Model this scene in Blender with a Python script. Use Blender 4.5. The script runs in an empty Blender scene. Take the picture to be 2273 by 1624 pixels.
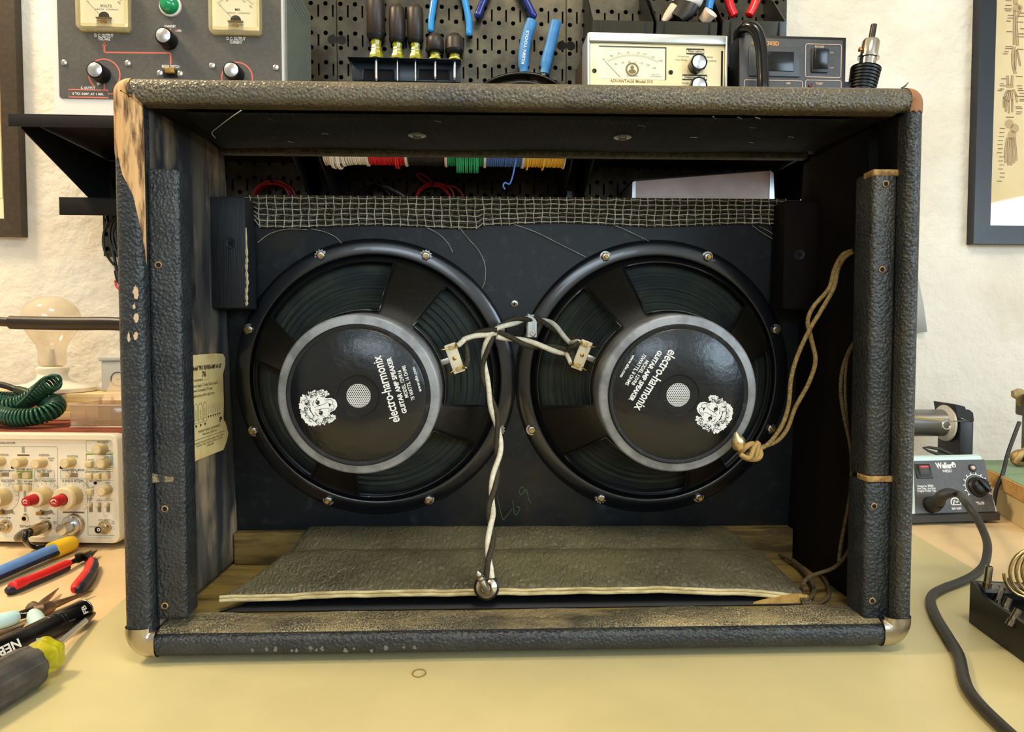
import bpy, bmesh, math, random
from mathutils import Vector, Matrix, Euler
random.seed(7)
SC = bpy.context.scene
COL = SC.collection
PI = math.pi
# ------------------------------------------------------------------ camera
IW, IH, FPX = 2273, 1624, 1517.0
CAMH, PITCH = 0.2806, 0.0418
cam = bpy.data.objects.new('camera', bpy.data.cameras.new('camera'))
COL.objects.link(cam)
cam.data.sensor_width = 36.0
cam.data.sensor_fit = 'HORIZONTAL'
cam.data.lens = FPX * 36.0 / IW
cam.data.clip_start = 0.02
cam.location = (0, 0, CAMH)
cam.rotation_euler = (PI / 2 - PITCH, 0, 0)
SC.camera = cam
# ------------------------------------------------------------------ world, lamps, exposure
w = bpy.data.worlds.new('daylight'); SC.world = w; w.use_nodes = True
w.node_tree.nodes['Background'].inputs[0].default_value = (0.75, 0.87, 1.0, 1)
w.node_tree.nodes['Background'].inputs[1].default_value = 5.0
SC.view_settings.view_transform = 'Standard'
SC.view_settings.look = 'None'
SC.view_settings.exposure = 0.12
SC.view_settings.gamma = 1.0
SC.view_settings.use_curve_mapping = False
def area(name, loc, target, sx, sy, power, col):
    l = bpy.data.lights.new(name, 'AREA'); l.shape = 'RECTANGLE'; l.size = sx; l.size_y = sy
    l.energy = power; l.color = col
    o = bpy.data.objects.new(name, l); COL.objects.link(o)
    o.location = loc
    d = Vector(target) - Vector(loc)
    o.rotation_euler = d.to_track_quat('-Z', 'Y').to_euler()
    return o
area('ceiling_lamp_warm', (-1.45, 0.52, 1.95), (-0.4, 0.95, 0.4), 0.4, 0.35, 39, (1.0, 0.80, 0.52))
area('ceiling_lamp_bench', (0.30, -0.30, 1.97), (0.2, 0.5, 0.0), 0.7, 0.4, 20, (1.0, 0.88, 0.66))
area('window_daylight', (2.70, -1.75, 1.15), (0.2, 0.8, 0.35), 1.5, 1.3, 32, (0.58, 0.82, 1.0))
area('window_daylight_rear', (-0.2, -2.9, 1.72), (0.0, 0.8, 0.4), 1.6, 0.5, 14, (0.70, 0.86, 1.0))
area('window_daylight_low', (2.76, -0.45, 0.72), (1.0, -0.3, 0.66), 0.6, 0.5, 9, (0.74, 0.88, 1.0))
# ------------------------------------------------------------------ helpers
def S(r, g, b):
    f = lambda c: (c / 255 / 12.92) if c / 255 <= .04045 else ((c / 255 + .055) / 1.055) ** 2.4
    return (f(r), f(g), f(b), 1.0)

RIGHT = Vector((1, 0, 0)); FWD = Vector((0, math.cos(PITCH), -math.sin(PITCH))); UP = Vector((0, math.sin(PITCH), math.cos(PITCH)))
EYE = Vector((0, 0, CAMH))
def ray(px, py):
    return RIGHT * ((px - IW / 2) / FPX) + UP * ((IH / 2 - py) / FPX) + FWD

class Fr:
    """a local frame in the room: origin and three axes; finds where a line of sight meets one of its planes"""
    def __init__(s, o, X, Y, Z):
        s.M = Matrix(((X[0], Y[0], Z[0], o[0]), (X[1], Y[1], Z[1], o[1]), (X[2], Y[2], Z[2], o[2]), (0, 0, 0, 1)))
        s.I = s.M.inverted()
    def at(s, px, py, ax=2, val=0.0):
        e = s.I @ EYE; d = s.I.to_3x3() @ ray(px, py)
        return e + d * ((val - e[ax]) / d[ax])
    def uv(s, px, py, w=0.0):
        p = s.at(px, py, 2, w); return (p.x, p.y)
    def world(s, p): return s.M @ Vector(p)
WORLD = Fr((0, 0, 0), (1, 0, 0), (0, 1, 0), (0, 0, 1))
def onY(px, py, Y): return WORLD.at(px, py, 1, Y)
def onZ(px, py, z=0.0): return WORLD.at(px, py, 2, z)
def face_frame(o, yaw=0.0, lean=0.0):
    """x to the side, y up the face, z out of the face towards the room"""
    U = Vector((math.cos(yaw), math.sin(yaw), 0)); N = Vector((math.sin(yaw), -math.cos(yaw), 0)); Z = Vector((0, 0, 1))
    V = Z * math.cos(lean) - N * math.sin(lean)
    Wn = N * math.cos(lean) + Z * math.sin(lean)
    return Fr(o, U, V, Wn)

def axisT(p, d, x=None):
    d = Vector(d).normalized()
    x = Vector(x) if x is not None else (Vector((1, 0, 0)) if abs(d.x) < .9 else Vector((0, 1, 0)))
    y = d.cross(x).normalized(); x = y.cross(d)
    p = Vector(p)
    return Matrix(((x.x, y.x, d.x, p.x), (x.y, y.y, d.y, p.y), (x.z, y.z, d.z, p.z), (0, 0, 0, 1)))
def T(x=0, y=0, z=0): return Matrix.Translation((x, y, z))
def RZ(a): return Matrix.Rotation(a, 4, 'Z')

def smooth(pts, k=6, closed=False):
    P = [Vector(p) for p in pts]; n = len(P); out = []
    for i in range(n if closed else n - 1):
        if closed: a, b, c, d = P[i - 1], P[i], P[(i + 1) % n], P[(i + 2) % n]
        else: a, b, c, d = P[max(i - 1, 0)], P[i], P[i + 1], P[min(i + 2, n - 1)]
        for j in range(k):
            t = j / k
            out.append(.5 * ((2 * b) + (c - a) * t + (2 * a - 5 * b + 4 * c - d) * t * t + (3 * b - a - 3 * c + d) * t ** 3))
    if not closed: out.append(P[-1])
    return out

class MB:
    def __init__(s): s.v = []; s.f = []; s.mi = []; s.m = 0; s.T = None
    def add(s, vs, fs):
        o = len(s.v)
        if s.T is not None: vs = [s.T @ Vector(v) for v in vs]
        s.v.extend(vs)
        for f in fs: s.f.append([i + o for i in f]); s.mi.append(s.m)
        return s
    def box(s, x0, x1, y0, y1, z0, z1, bev=0, seg=2):
        if x0 > x1: x0, x1 = x1, x0
        if y0 > y1: y0, y1 = y1, y0
        if z0 > z1: z0, z1 = z1, z0
        bm = bmesh.new()
        v = [bm.verts.new(p) for p in ((x0, y0, z0), (x1, y0, z0), (x1, y1, z0), (x0, y1, z0), (x0, y0, z1), (x1, y0, z1), (x1, y1, z1), (x0, y1, z1))]
        for q in ((3, 2, 1, 0), (4, 5, 6, 7), (0, 1, 5, 4), (1, 2, 6, 5), (2, 3, 7, 6), (3, 0, 4, 7)): bm.faces.new([v[i] for i in q])
        if bev: bmesh.ops.bevel(bm, geom=list(bm.edges), offset=min(bev, .49 * min(x1 - x0, y1 - y0, z1 - z0)), segments=seg, profile=.5, affect='EDGES')
        bm.verts.index_update()
        s.add([q.co.copy() for q in bm.verts], [[q.index for q in f.verts] for f in bm.faces]); bm.free(); return s
    def lathe(s, prof, n=24, M=None, a0=0, a1=2 * PI):
        full = abs(a1 - a0 - 2 * PI) < 1e-6; k = n if full else n + 1
        vs = []; fs = []
        for (r, z) in prof:
            for i in range(k):
                a = a0 + (a1 - a0) * i / n
                p = Vector((r * math.cos(a), r * math.sin(a), z)); vs.append(M @ p if M is not None else p)
        for j in range(len(prof) - 1):
            for i in range(n):
                i2 = (i + 1) % k if full else i + 1
                fs.append([j * k + i, j * k + i2, (j + 1) * k + i2, (j + 1) * k + i])
        s.add(vs, fs); return s
    def cyl(s, p0, p1, r0, r1=None, n=16, bev=0):
        r1 = r0 if r1 is None else r1
        p0, p1 = Vector(p0), Vector(p1); L = (p1 - p0).length
        if bev: pr = [(0, 0), (r0 - bev, 0), (r0, bev), (r1, L - bev), (r1 - bev, L), (0, L)]
        else: pr = [(0, 0), (r0, 0), (r1, L), (0, L)]
        return s.lathe(pr, n, axisT(p0, p1 - p0))
    def tube(s, pts, r, n=8, closed=False, flat=1.0):
        P = [Vector(p) for p in pts]; m = len(P)
        R = r if isinstance(r, (list, tuple)) else [r] * m
        vs = []; fs = []; nrm = None
        for i in range(m):
            if closed: t = P[(i + 1) % m] - P[i - 1]
            else: t = P[min(i + 1, m - 1)] - P[max(i - 1, 0)]
            t = t.normalized() if t.length > 1e-9 else Vector((0, 0, 1))
            if nrm is None:
                nrm = t.orthogonal().normalized()
            else:
                nrm = (nrm - t * nrm.dot(t)); nrm = nrm.normalized() if nrm.length > 1e-6 else t.orthogonal().normalized()
            b = t.cross(nrm)
            for k in range(n):
                a = 2 * PI * k / n
                vs.append(P[i] + (nrm * math.cos(a) + b * math.sin(a) * flat) * R[i])
        for i in range(m if closed else m - 1):
            i2 = (i + 1) % m
            for k in range(n):
                k2 = (k + 1) % n
                fs.append([i * n + k, i * n + k2, i2 * n + k2, i2 * n + k])
        if not closed:
            fs.append(list(range(n - 1, -1, -1))); fs.append([(m - 1) * n + k for k in range(n)])
        s.add(vs, fs); return s
    def prism(s, poly, z0, z1, M=None):
        """outline in x,y pushed from z0 to z1"""
        n = len(poly); g = lambda p, z: (M @ Vector((p[0], p[1], z))) if M is not None else Vector((p[0], p[1], z))
        vs = [g(p, z0) for p in poly] + [g(p, z1) for p in poly]
        fs = [list(range(n - 1, -1, -1)), list(range(n, 2 * n))] + [[i, (i + 1) % n, n + (i + 1) % n, n + i] for i in range(n)]
        s.add(vs, fs); return s
    def poly(s, pts): s.add([Vector(p) for p in pts], [list(range(len(pts)))]); return s
    def line2(s, pts, wd, z, closed=False):
        """flat printed line of width wd on the plane z"""
        P = [Vector((p[0], p[1])) for p in pts]; n = len(P); L = []; Rr = []
        for i in range(n):
            a = P[i - 1] if (i or closed) else P[0]; b = P[(i + 1) % n] if (i < n - 1 or closed) else P[-1]
            t = (b - a); t = t.normalized() if t.length > 1e-9 else Vector((1, 0))
            q = Vector((-t.y, t.x)) * wd / 2
            L.append(P[i] + q); Rr.append(P[i] - q)
        vs = [(p.x, p.y, z) for p in L] + [(p.x, p.y, z) for p in Rr]
        fs = [[i, n + i, n + (i + 1) % n, (i + 1) % n] for i in range(n if closed else n - 1)]
        s.add([Vector(v) for v in vs], fs); return s
    def disc(s, x, y, z, r, n=16, ry=None):
        ry = r if ry is None else ry
        s.poly([(x + r * math.cos(2 * PI * i / n), y + ry * math.sin(2 * PI * i / n), z) for i in range(n)]); return s
    def ring(s, x, y, z, r0, r1, n=32, a0=0, a1=2 * PI):
        s.lathe([(r1, z), (r0, z)], n, T(x, y, 0), a0, a1); return s
    def rect(s, x0, x1, y0, y1, z): s.poly([(x0, y0, z), (x1, y0, z), (x1, y1, z), (x0, y1, z)]); return s
    def rrect(s, x0, x1, y0, y1, r, n=4):
        o = []
        for cx, cy, a in ((x1 - r, y0 + r, -PI / 2), (x1 - r, y1 - r, 0), (x0 + r, y1 - r, PI / 2), (x0 + r, y0 + r, PI)):
            for i in range(n + 1): o.append((cx + r * math.cos(a + PI / 2 * i / n), cy + r * math.sin(a + PI / 2 * i / n)))
        return o
    def grid(s, rows):
        n = len(rows[0]); vs = [Vector(p) for r in rows for p in r]
        s.add(vs, [[j * n + i, j * n + i + 1, (j + 1) * n + i + 1, (j + 1) * n + i] for j in range(len(rows) - 1) for i in range(n - 1)]); return s
    def text(s, t, x, y, size, z=0, ang=0, width=None, al='C', bold=0.0, res=2, shear=0, M=None):
        cu = bpy.data.curves.new('t', 'FONT'); cu.body = t; cu.size = size; cu.resolution_u = res
        cu.align_x = {'C': 'CENTER', 'L': 'LEFT', 'R': 'RIGHT'}[al]; cu.align_y = 'CENTER'; cu.offset = bold * size; cu.shear = shear
        o = bpy.data.objects.new('t', cu); me = bpy.data.meshes.new_from_object(o)
        vs = [v.co.copy() for v in me.vertices]; fs = [list(p.vertices) for p in me.polygons]
        bpy.data.objects.remove(o); bpy.data.curves.remove(cu); bpy.data.meshes.remove(me)
        if not vs: return s
        k = 1.0
        if width:
            ww = max(v.x for v in vs) - min(v.x for v in vs); k = width / ww if ww > 0 else 1
        ca, sa = math.cos(ang), math.sin(ang)
        out = [Vector((x + ca * v.x * k - sa * v.y, y + sa * v.x * k + ca * v.y, z)) for v in vs]
        if M is not None: out = [M @ p for p in out]
        s.add(out, fs); return s
    def build(s, name, mats, parent=None, label=None, flat=False, ang=50, kind=None):
        me = bpy.data.meshes.new(name); me.from_pydata([tuple(v) for v in s.v], [], s.f)
        if not isinstance(mats, (list, tuple)): mats = [mats]
        for m in mats: me.materials.append(m)
        if len(mats) > 1: me.polygons.foreach_set('material_index', [min(i, len(mats) - 1) for i in s.mi])
        me.validate(); me.update()
        if not flat:
            me.shade_smooth(); me.set_sharp_from_angle(angle=math.radians(ang))
        o = bpy.data.objects.new(name, me); COL.objects.link(o)
        if parent is not None: o.parent = parent
        if label: o['label'] = label
        if kind: o['kind'] = kind
        return o

def thing(name, label, cat, fr=None, group=None):
    o = bpy.data.objects.new(name, None); COL.objects.link(o)
    o.empty_display_size = .02
    if fr is not None: o.matrix_world = fr.M if isinstance(fr, Fr) else fr
    o['label'] = label; o['category'] = cat
    if group: o['group'] = group
    return o
def tag(o, label, cat, group=None, kind=None):
    o['label'] = label; o['category'] = cat
    if group: o['group'] = group
    if kind: o['kind'] = kind
    return o
def inst(src, parent, M, name=None):
    o = src.copy(); COL.objects.link(o); o.parent = parent; o.matrix_local = M
    if name: o.name = name
    for ch in list(src.children):
        c = ch.copy(); COL.objects.link(c); c.parent = o
    return o

# ------------------------------------------------------------------ materials
MATS = {}
def pane(name, tint, f0=.05, frost=0.0, rough=.03):
    """clear sheet: lets light straight through, mirrors a little, more at a slant"""
    m = bpy.data.materials.new(name); m.use_nodes = True; nt = m.node_tree; N = nt.nodes; L = nt.links; N.clear()
    out = N.new('ShaderNodeOutputMaterial'); tr = N.new('ShaderNodeBsdfTransparent'); tr.inputs[0].default_value = tint
    gl = N.new('ShaderNodeBsdfGlossy'); gl.inputs['Roughness'].default_value = rough
    lw = N.new('ShaderNodeLayerWeight'); pw = N.new('ShaderNodeMath'); pw.operation = 'POWER'; pw.inputs[1].default_value = 4.0; L.new(lw.outputs['Facing'], pw.inputs[0])
    fr = N.new('ShaderNodeMath'); fr.operation = 'MULTIPLY_ADD'; fr.inputs[1].default_value = .6; fr.inputs[2].default_value = f0; L.new(pw.outputs[0], fr.inputs[0])
    mx = N.new('ShaderNodeMixShader'); L.new(fr.outputs[0], mx.inputs[0])
    if frost:
        df = N.new('ShaderNodeBsdfDiffuse'); df.inputs[0].default_value = tint; tl = N.new('ShaderNodeBsdfTranslucent'); tl.inputs[0].default_value = tint
        ad = N.new('ShaderNodeMixShader'); ad.inputs[0].default_value = .5; L.new(df.outputs[0], ad.inputs[1]); L.new(tl.outputs[0], ad.inputs[2])
        m2 = N.new('ShaderNodeMixShader'); m2.inputs[0].default_value = frost; L.new(tr.outputs[0], m2.inputs[1]); L.new(ad.outputs[0], m2.inputs[2]); base = m2.outputs[0]
    else: base = tr.outputs[0]
    L.new(base, mx.inputs[1]); L.new(gl.outputs[0], mx.inputs[2]); L.new(mx.outputs[0], out.inputs[0])
    MATS[name] = m
    return m
def mat(name, c, rough=.5, metal=0., c2=None, scale=40, stretch=(1, 1, 1), lo=.42, hi=.62, detail=4, bump=0., bscale=None, bkind='noise',
        bstretch=None, spec=.5, trans=0., alpha=1., ior=1.45, emit=0., coat=0., c3=None, s3=8, lo3=.5, hi3=.7, edge=None, rough2=None, st3=(1, 1, 1), thin=False):
    m = bpy.data.materials.new(name); m.use_nodes = True; nt = m.node_tree; N = nt.nodes; L = nt.links
    b = N['Principled BSDF']
    b.inputs['Roughness'].default_value = rough; b.inputs['Metallic'].default_value = metal
    b.inputs['Specular IOR Level'].default_value = spec; b.inputs['Transmission Weight'].default_value = trans
    b.inputs['Alpha'].default_value = alpha; b.inputs['IOR'].default_value = ior; b.inputs['Coat Weight'].default_value = coat
    b.inputs['Base Color'].default_value = c
    if emit: b.inputs['Emission Color'].default_value = c; b.inputs['Emission Strength'].default_value = emit
    tc = N.new('ShaderNodeTexCoord')
    def mapped(st):
        mp = N.new('ShaderNodeMapping'); mp.inputs['Scale'].default_value = st; L.new(tc.outputs['Object'], mp.inputs[0]); return mp.outputs[0]
    def noise(sc, st, det=detail):
        n = N.new('ShaderNodeTexNoise'); n.inputs['Scale'].default_value = sc; n.inputs['Detail'].default_value = det
        n.inputs['Roughness'].default_value = .6; L.new(mapped(st), n.inputs['Vector']); return n.outputs['Fac']
    def ramp(src, a, z):
        r = N.new('ShaderNodeMapRange'); r.inputs[1].default_value = a; r.inputs[2].default_value = z; r.clamp = True; L.new(src, r.inputs[0]); return r.outputs[0]
    def mix(f, A, Bc):
        x = N.new('ShaderNodeMix'); x.data_type = 'RGBA'; L.new(f, x.inputs['Factor'])
        for v, k in ((A, 'A'), (Bc, 'B')):
            i = [q for q in x.inputs if q.name == k and q.type == 'RGBA'][0]
            if hasattr(v, 'links'): L.new(v, i)
            else: i.default_value = v
        return [q for q in x.outputs if q.type == 'RGBA'][0]
    cur = None
    if c2 is not None:
        f = ramp(noise(scale, stretch), lo, hi); cur = mix(f, c, c2)
        if rough2 is not None:
            rr = N.new('ShaderNodeMapRange'); rr.inputs[3].default_value = rough; rr.inputs[4].default_value = rough2; L.new(f, rr.inputs[0]); L.new(rr.outputs[0], b.inputs['Roughness'])
    if c3 is not None:
        cur = mix(ramp(noise(s3, st3), lo3, hi3), cur if cur is not None else c, c3)
    if edge is not None:      # light grain lines between the pebbles: (colour, scale, width, patch scale, patch lo, patch hi)
        ec, es, ew, ps, pl, ph = edge
        vo = N.new('ShaderNodeTexVoronoi'); vo.feature = 'DISTANCE_TO_EDGE'; vo.inputs['Scale'].default_value = es
        nz = N.new('ShaderNodeTexNoise'); nz.inputs['Scale'].default_value = es * .7; L.new(mapped((1, 1, 1)), nz.inputs['Vector'])
        ad = N.new('ShaderNodeMixRGB'); ad.blend_type = 'ADD'; ad.inputs[0].default_value = .9 / es
        L.new(mapped((1, 1, 1)), ad.inputs[1]); L.new(nz.outputs['Color'], ad.inputs[2]); L.new(ad.outputs[0], vo.inputs['Vector'])
        f1 = ramp(vo.outputs['Distance'], ew, 0.0); f2 = ramp(noise(ps, (1, 1, 1), 3), pl, ph)
        mu = N.new('ShaderNodeMath'); mu.operation = 'MULTIPLY'; L.new(f1, mu.inputs[0]); L.new(f2, mu.inputs[1])
        cur = mix(mu.outputs[0], cur if cur is not None else c, ec)
    if cur is not None: L.new(cur, b.inputs['Base Color'])
    if bump:
        bp = N.new('ShaderNodeBump'); bp.inputs['Strength'].default_value = min(1, bump); bp.inputs['Distance'].default_value = .001 * max(1, bump)
        st = bstretch or (1, 1, 1); bs = bscale or scale
        if bkind == 'noise': h = noise(bs, st)
        elif bkind == 'wave':
            wv = N.new('ShaderNodeTexWave'); wv.inputs['Scale'].default_value = bs; wv.inputs['Distortion'].default_value = 1.5; L.new(mapped(st), wv.inputs['Vector']); h = wv.outputs['Fac']
        elif bkind == 'pebble':      # soft leather pebbles
            vo = N.new('ShaderNodeTexVoronoi'); vo.feature = 'SMOOTH_F1'; vo.inputs['Scale'].default_value = bs; vo.inputs['Smoothness'].default_value = .35
            nz = N.new('ShaderNodeTexNoise'); nz.inputs['Scale'].default_value = bs * .9; nz.inputs['Detail'].default_value = 2; L.new(mapped(st), nz.inputs['Vector'])
            ad = N.new('ShaderNodeMixRGB'); ad.blend_type = 'ADD'; ad.inputs[0].default_value = .8 / bs
            L.new(mapped(st), ad.inputs[1]); L.new(nz.outputs['Color'], ad.inputs[2]); L.new(ad.outputs[0], vo.inputs['Vector'])
            h = ramp(vo.outputs['Distance'], .75, 0.1)
        elif bkind == 'crease':
            vo = N.new('ShaderNodeTexVoronoi'); vo.feature = 'DISTANCE_TO_EDGE'; vo.inputs['Scale'].default_value = bs
            nz = N.new('ShaderNodeTexNoise'); nz.inputs['Scale'].default_value = bs * .8; nz.inputs['Detail'].default_value = 3; L.new(mapped(st), nz.inputs['Vector'])
            ad = N.new('ShaderNodeMixRGB'); ad.blend_type = 'ADD'; ad.inputs[0].default_value = 1.2 / bs
            L.new(mapped(st), ad.inputs[1]); L.new(nz.outputs['Color'], ad.inputs[2]); L.new(ad.outputs[0], vo.inputs['Vector'])
            h = ramp(vo.outputs['Distance'], 0, .35)
        L.new(h, bp.inputs['Height']); L.new(bp.outputs[0], b.inputs['Normal'])
    MATS[name] = m
    return m
# ------------------------------------------------------------------ shared materials
tolex = mat('black_tolex', S(32, 36, 40), .40, c2=S(44, 48, 50), scale=40, bump=.75, bscale=350, bkind='pebble', spec=.6)
tolex_worn = mat('worn_tolex', S(34, 38, 41), .40, c2=S(54, 54, 48), scale=14, lo=.45, hi=.75, bump=.75, bscale=350, bkind='pebble', spec=.6,
                 edge=(S(104, 98, 82), 440, .10, 9, .42, .75))
tolex_top = mat('top_edge_tolex', S(66, 62, 52), .38, c2=S(88, 79, 58), scale=9, lo=.38, hi=.62, bump=.75, bscale=340, bkind='pebble', spec=.6, edge=(S(150, 132, 92), 330, .08, 6, .42, .62))  # paler than the other covering: dust and dirt, plus caught light put into the colour
tolex_dusty = mat('dusty_tolex', S(60, 56, 46), .6, c2=S(126, 112, 80), scale=16, stretch=(1, 2.5, 2.5), lo=.44, hi=.66, bump=.75, bscale=230, bkind='pebble',
                  edge=(S(196, 180, 138), 430, .09, 7, .34, .56))
bare_wood = mat('bare_pine', S(214, 168, 112), .7, c2=S(92, 62, 38), scale=26, stretch=(5, 5, .8), lo=.48, hi=.62, c3=S(60, 50, 40), s3=40, lo3=.58, hi3=.7, st3=(1, 1, .5), bump=.5, bscale=200, bstretch=(4, 4, .3))
bare_wood_red = mat('bare_pine_red', S(150, 102, 64), .7, c2=S(96, 58, 34), scale=60, stretch=(1, 1, 1), lo=.5, hi=.7)
stain_side = mat('stained_inner_side', S(40, 42, 46), .7, c2=S(92, 86, 76), scale=16, stretch=(3, 3, .35), lo=.42, hi=.64, bump=.6, bscale=60, bstretch=(4, 4, .25),
                 c3=S(168, 146, 112), s3=9, lo3=.49, hi3=.64, st3=(1.6, 1.6, .6))
black_side = mat('black_inner_side', S(14, 10, 8), .8, c2=S(24, 15, 10), scale=9, stretch=(2, 2, .5), spec=.2)
floor_wood = mat('cabinet_floor_wood', S(140, 118, 60), .75, c2=S(80, 62, 32), scale=14, stretch=(.6, 4, 4), lo=.4, hi=.65, bump=.4, bscale=80, bstretch=(.4, 4, 4), c3=S(160, 140, 88), s3=10, lo3=.55, hi3=.75)
black_wood = mat('black_painted_wood', S(24, 26, 29), .55, c2=S(34, 35, 36), scale=30, stretch=(6, 6, .5), bump=.6, bscale=90, bstretch=(8, 8, .3))
baffle_m = mat('black_baffle_board', S(20, 23, 26), .55, c2=S(46, 50, 54), scale=70, stretch=(1, 1, 1), lo=.55, hi=.75, bump=.3, bscale=150, c3=S(58, 50, 34), s3=7, lo3=.54, hi3=.8)
mesh_cloth = mat('black_woven_lining', S(24, 24, 20), .8, spec=.2, c2=S(36, 35, 29), scale=8, bump=.8, bscale=180, bkind='wave', bstretch=(1, .7, 1))
steel = mat('bright_steel', S(205, 205, 200), .25, 1.0)
zinc = mat('zinc_steel', S(190, 188, 180), .35, 1.0, c2=S(150, 146, 136), scale=200)
chrome_worn = mat('worn_chrome', S(186, 176, 160), .32, 1.0, c2=S(120, 104, 82), scale=60, lo=.55, hi=.72, rough2=.55, bump=.15, bscale=120)
brass = mat('brass', S(200, 160, 90), .35, 1.0)
black_metal = mat('black_powder_coat', S(15, 14, 13), .6, c2=S(19, 18, 17), scale=60, spec=.25)
black_plastic = mat('black_plastic', S(18, 18, 19), .4)
black_gloss = mat('black_gloss', S(10, 10, 11), .18)
dark_hole = mat('dark_hole', S(6, 6, 6), .9)
white_print = mat('white_print', S(232, 232, 228), .6)
black_print = mat('black_print', S(26, 25, 24), .6)
tan_fibre = mat('tan_fibre', S(176, 140, 84), .85, c2=S(120, 90, 50), scale=180)

# ------------------------------------------------------------------ the room
ROOM = face_frame((-0.09, 1.255, 0), 0.061)       # the back wall: x along it, y up, z out of it
plaster = mat('white_plaster', S(226, 220, 207), .9, c2=S(218, 209, 192), scale=5, bump=8, bscale=20, c3=S(238, 232, 220), s3=3)
ceil_m = mat('ceiling_paint', S(222, 216, 204), .9)
floor_m = mat('grey_floor', S(110, 104, 96), .8)
def structure(o): o['kind'] = 'structure'; return o
mb = MB(); mb.T = ROOM.M; mb.box(-2.6, 2.9, -.9, 2.05, -.12, 0)
structure(mb.build('wall_back', plaster))
mb = MB(); mb.box(-2.6, 2.8, -3.0, 1.5, -.98, -.9); structure(mb.build('floor', floor_m))
mb = MB(); mb.box(-2.6, 2.8, -3.0, 1.5, 2.05, 2.12); structure(mb.build('ceiling', ceil_m))
mb = MB(); mb.box(-2.7, -2.6, -3.0, 1.4, -.9, 2.05); structure(mb.build('wall_left', plaster))
mb = MB()
for y0, y1, z0, z1 in ((-3, -2.6, -.9, 2.05), (-.9, -.80, -.9, 2.05), (-.1, 1.5, -.9, 2.05), (-2.6, -.9, -.9, .45), (-2.6, -.9, 1.85, 2.05), (-.8, -.1, -.9, .35), (-.8, -.1, .92, 2.05)): mb.box(2.8, 2.9, y0, y1, z0, z1)
structure(mb.build('wall_right', plaster))
mb = MB()
for x0, x1, z0, z1 in ((-2.7, -.75, -.9, 2.05), (.95, 2.9, -.9, 2.05), (-.75, .95, -.9, .9), (-.75, .95, 1.98, 2.05)): mb.box(x0, x1, -3.1, -3.0, z0, z1)
structure(mb.build('wall_rear', plaster))
win_m = mat('window_frame_paint', S(225, 225, 220), .5)
def window_frame(name, M, w_, h_):
    mb = MB(); mb.T = M; t = .045
    mb.box(-w_ / 2, w_ / 2, -.03, .03, 0, t); mb.box(-w_ / 2, w_ / 2, -.03, .03, h_ - t, h_)
    mb.box(-w_ / 2, -w_ / 2 + t, -.03, .03, 0, h_); mb.box(w_ / 2 - t, w_ / 2, -.03, .03, 0, h_); mb.box(-.02, .02, -.025, .025, 0, h_)
    structure(mb.build(name, win_m))
window_frame('window_1', T(2.85, -1.75, .45) @ RZ(PI / 2), 1.7, 1.4)
window_frame('window_3', T(2.85, -.45, .35) @ RZ(PI / 2), .7, .57)
window_frame('window_2', T(.1, -3.05, .9), 1.7, 1.08)

# ------------------------------------------------------------------ the bench and its mat
bench_m = mat('cream_bench_laminate', S(222, 194, 150), .55, c2=S(212, 184, 138), scale=9, bump=.1, bscale=300)
bench_leg_m = mat('bench_leg_paint', S(90, 84, 74), .6)
t = thing('workbench', 'cream topped workbench carrying the open cabinet, the tools and instruments', 'workbench', Fr((0, .8, -.9), (1, 0, 0), (0, 1, 0), (0, 0, 1)))
mb = MB(); mb.T = T(0, -.8, .9); mb.box(-1.5, 1.6, .22, 1.14, -.035, 0, .003); mb.build('bench_top', bench_m, t)
for x in (-1.4, 1.5):
    for y in (-.52, .26):
        mb = MB(); mb.box(x - .03, x + .03, y - .03, y + .03, 0, .865, .004); mb.build('leg', bench_leg_m, t)
mat_m = mat('grey_green_bench_mat', S(188, 176, 130), .40, c2=S(198, 186, 138), scale=4, bump=.06, bscale=500, c3=S(170, 164, 126), s3=2.2, lo3=.5, hi3=.8)
a0, a1 = onZ(285, 1325), onZ(0, 1575); b0, b1 = onZ(2024, 1186), onZ(2183, 1279)
fx = lambda a, b, Y: a.x + (b.x - a.x) * (Y - a.y) / (b.y - a.y)
ly0, ly1 = .26, .97
mb = MB(); mb.prism([(fx(a0, a1, ly0), ly0), (fx(b0, b1, ly0), ly0), (fx(b0, b1, ly1), ly1), (fx(a0, a1, ly1), ly1)], .0002, .0022)
tag(mb.build('bench_mat', mat_m), 'thin grey-green work mat lying under the cabinet on the bench', 'mat')
MZ = .0022

# ------------------------------------------------------------------ amplifier cabinet
CX, CD, CZ, CYAW = .01201, .5785, .008, .03359
W2, HH, RC, RB = .3412, .4862, .0135, .0222
cc, cs = math.cos(CYAW), math.sin(CYAW)
CAB = Fr((CX, CD, CZ), (cc, cs, 0), (-cs, cc, 0), (0, 0, 1))
cab = thing('speaker_cabinet', 'open-backed black tolex amplifier cabinet with two loudspeakers, worn bare at two corners', 'cabinet', CAB)
yfront = lambda z: .238 + (.178 - .238) * max(0, min(1, z / HH))
def cornerpt(sx, sz, s, t):
    R = RC if sz > 0 else RB
    zo = HH if sz > 0 else 0.0; q = R * PI / 2
    if s <= 0: return (sx * (W2 - R + s), zo - sz * t)
    if s >= q: return (sx * (W2 - t), zo - sz * (R + s - q))
    a = s / R; cx, cz = sx * (W2 - R), zo - sz * R
    if t <= R: return (cx + sx * math.sin(a) * (R - t), cz + sz * math.cos(a) * (R - t))
    return (cx - sx * (t - R), cz - sz * (t - R))
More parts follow.
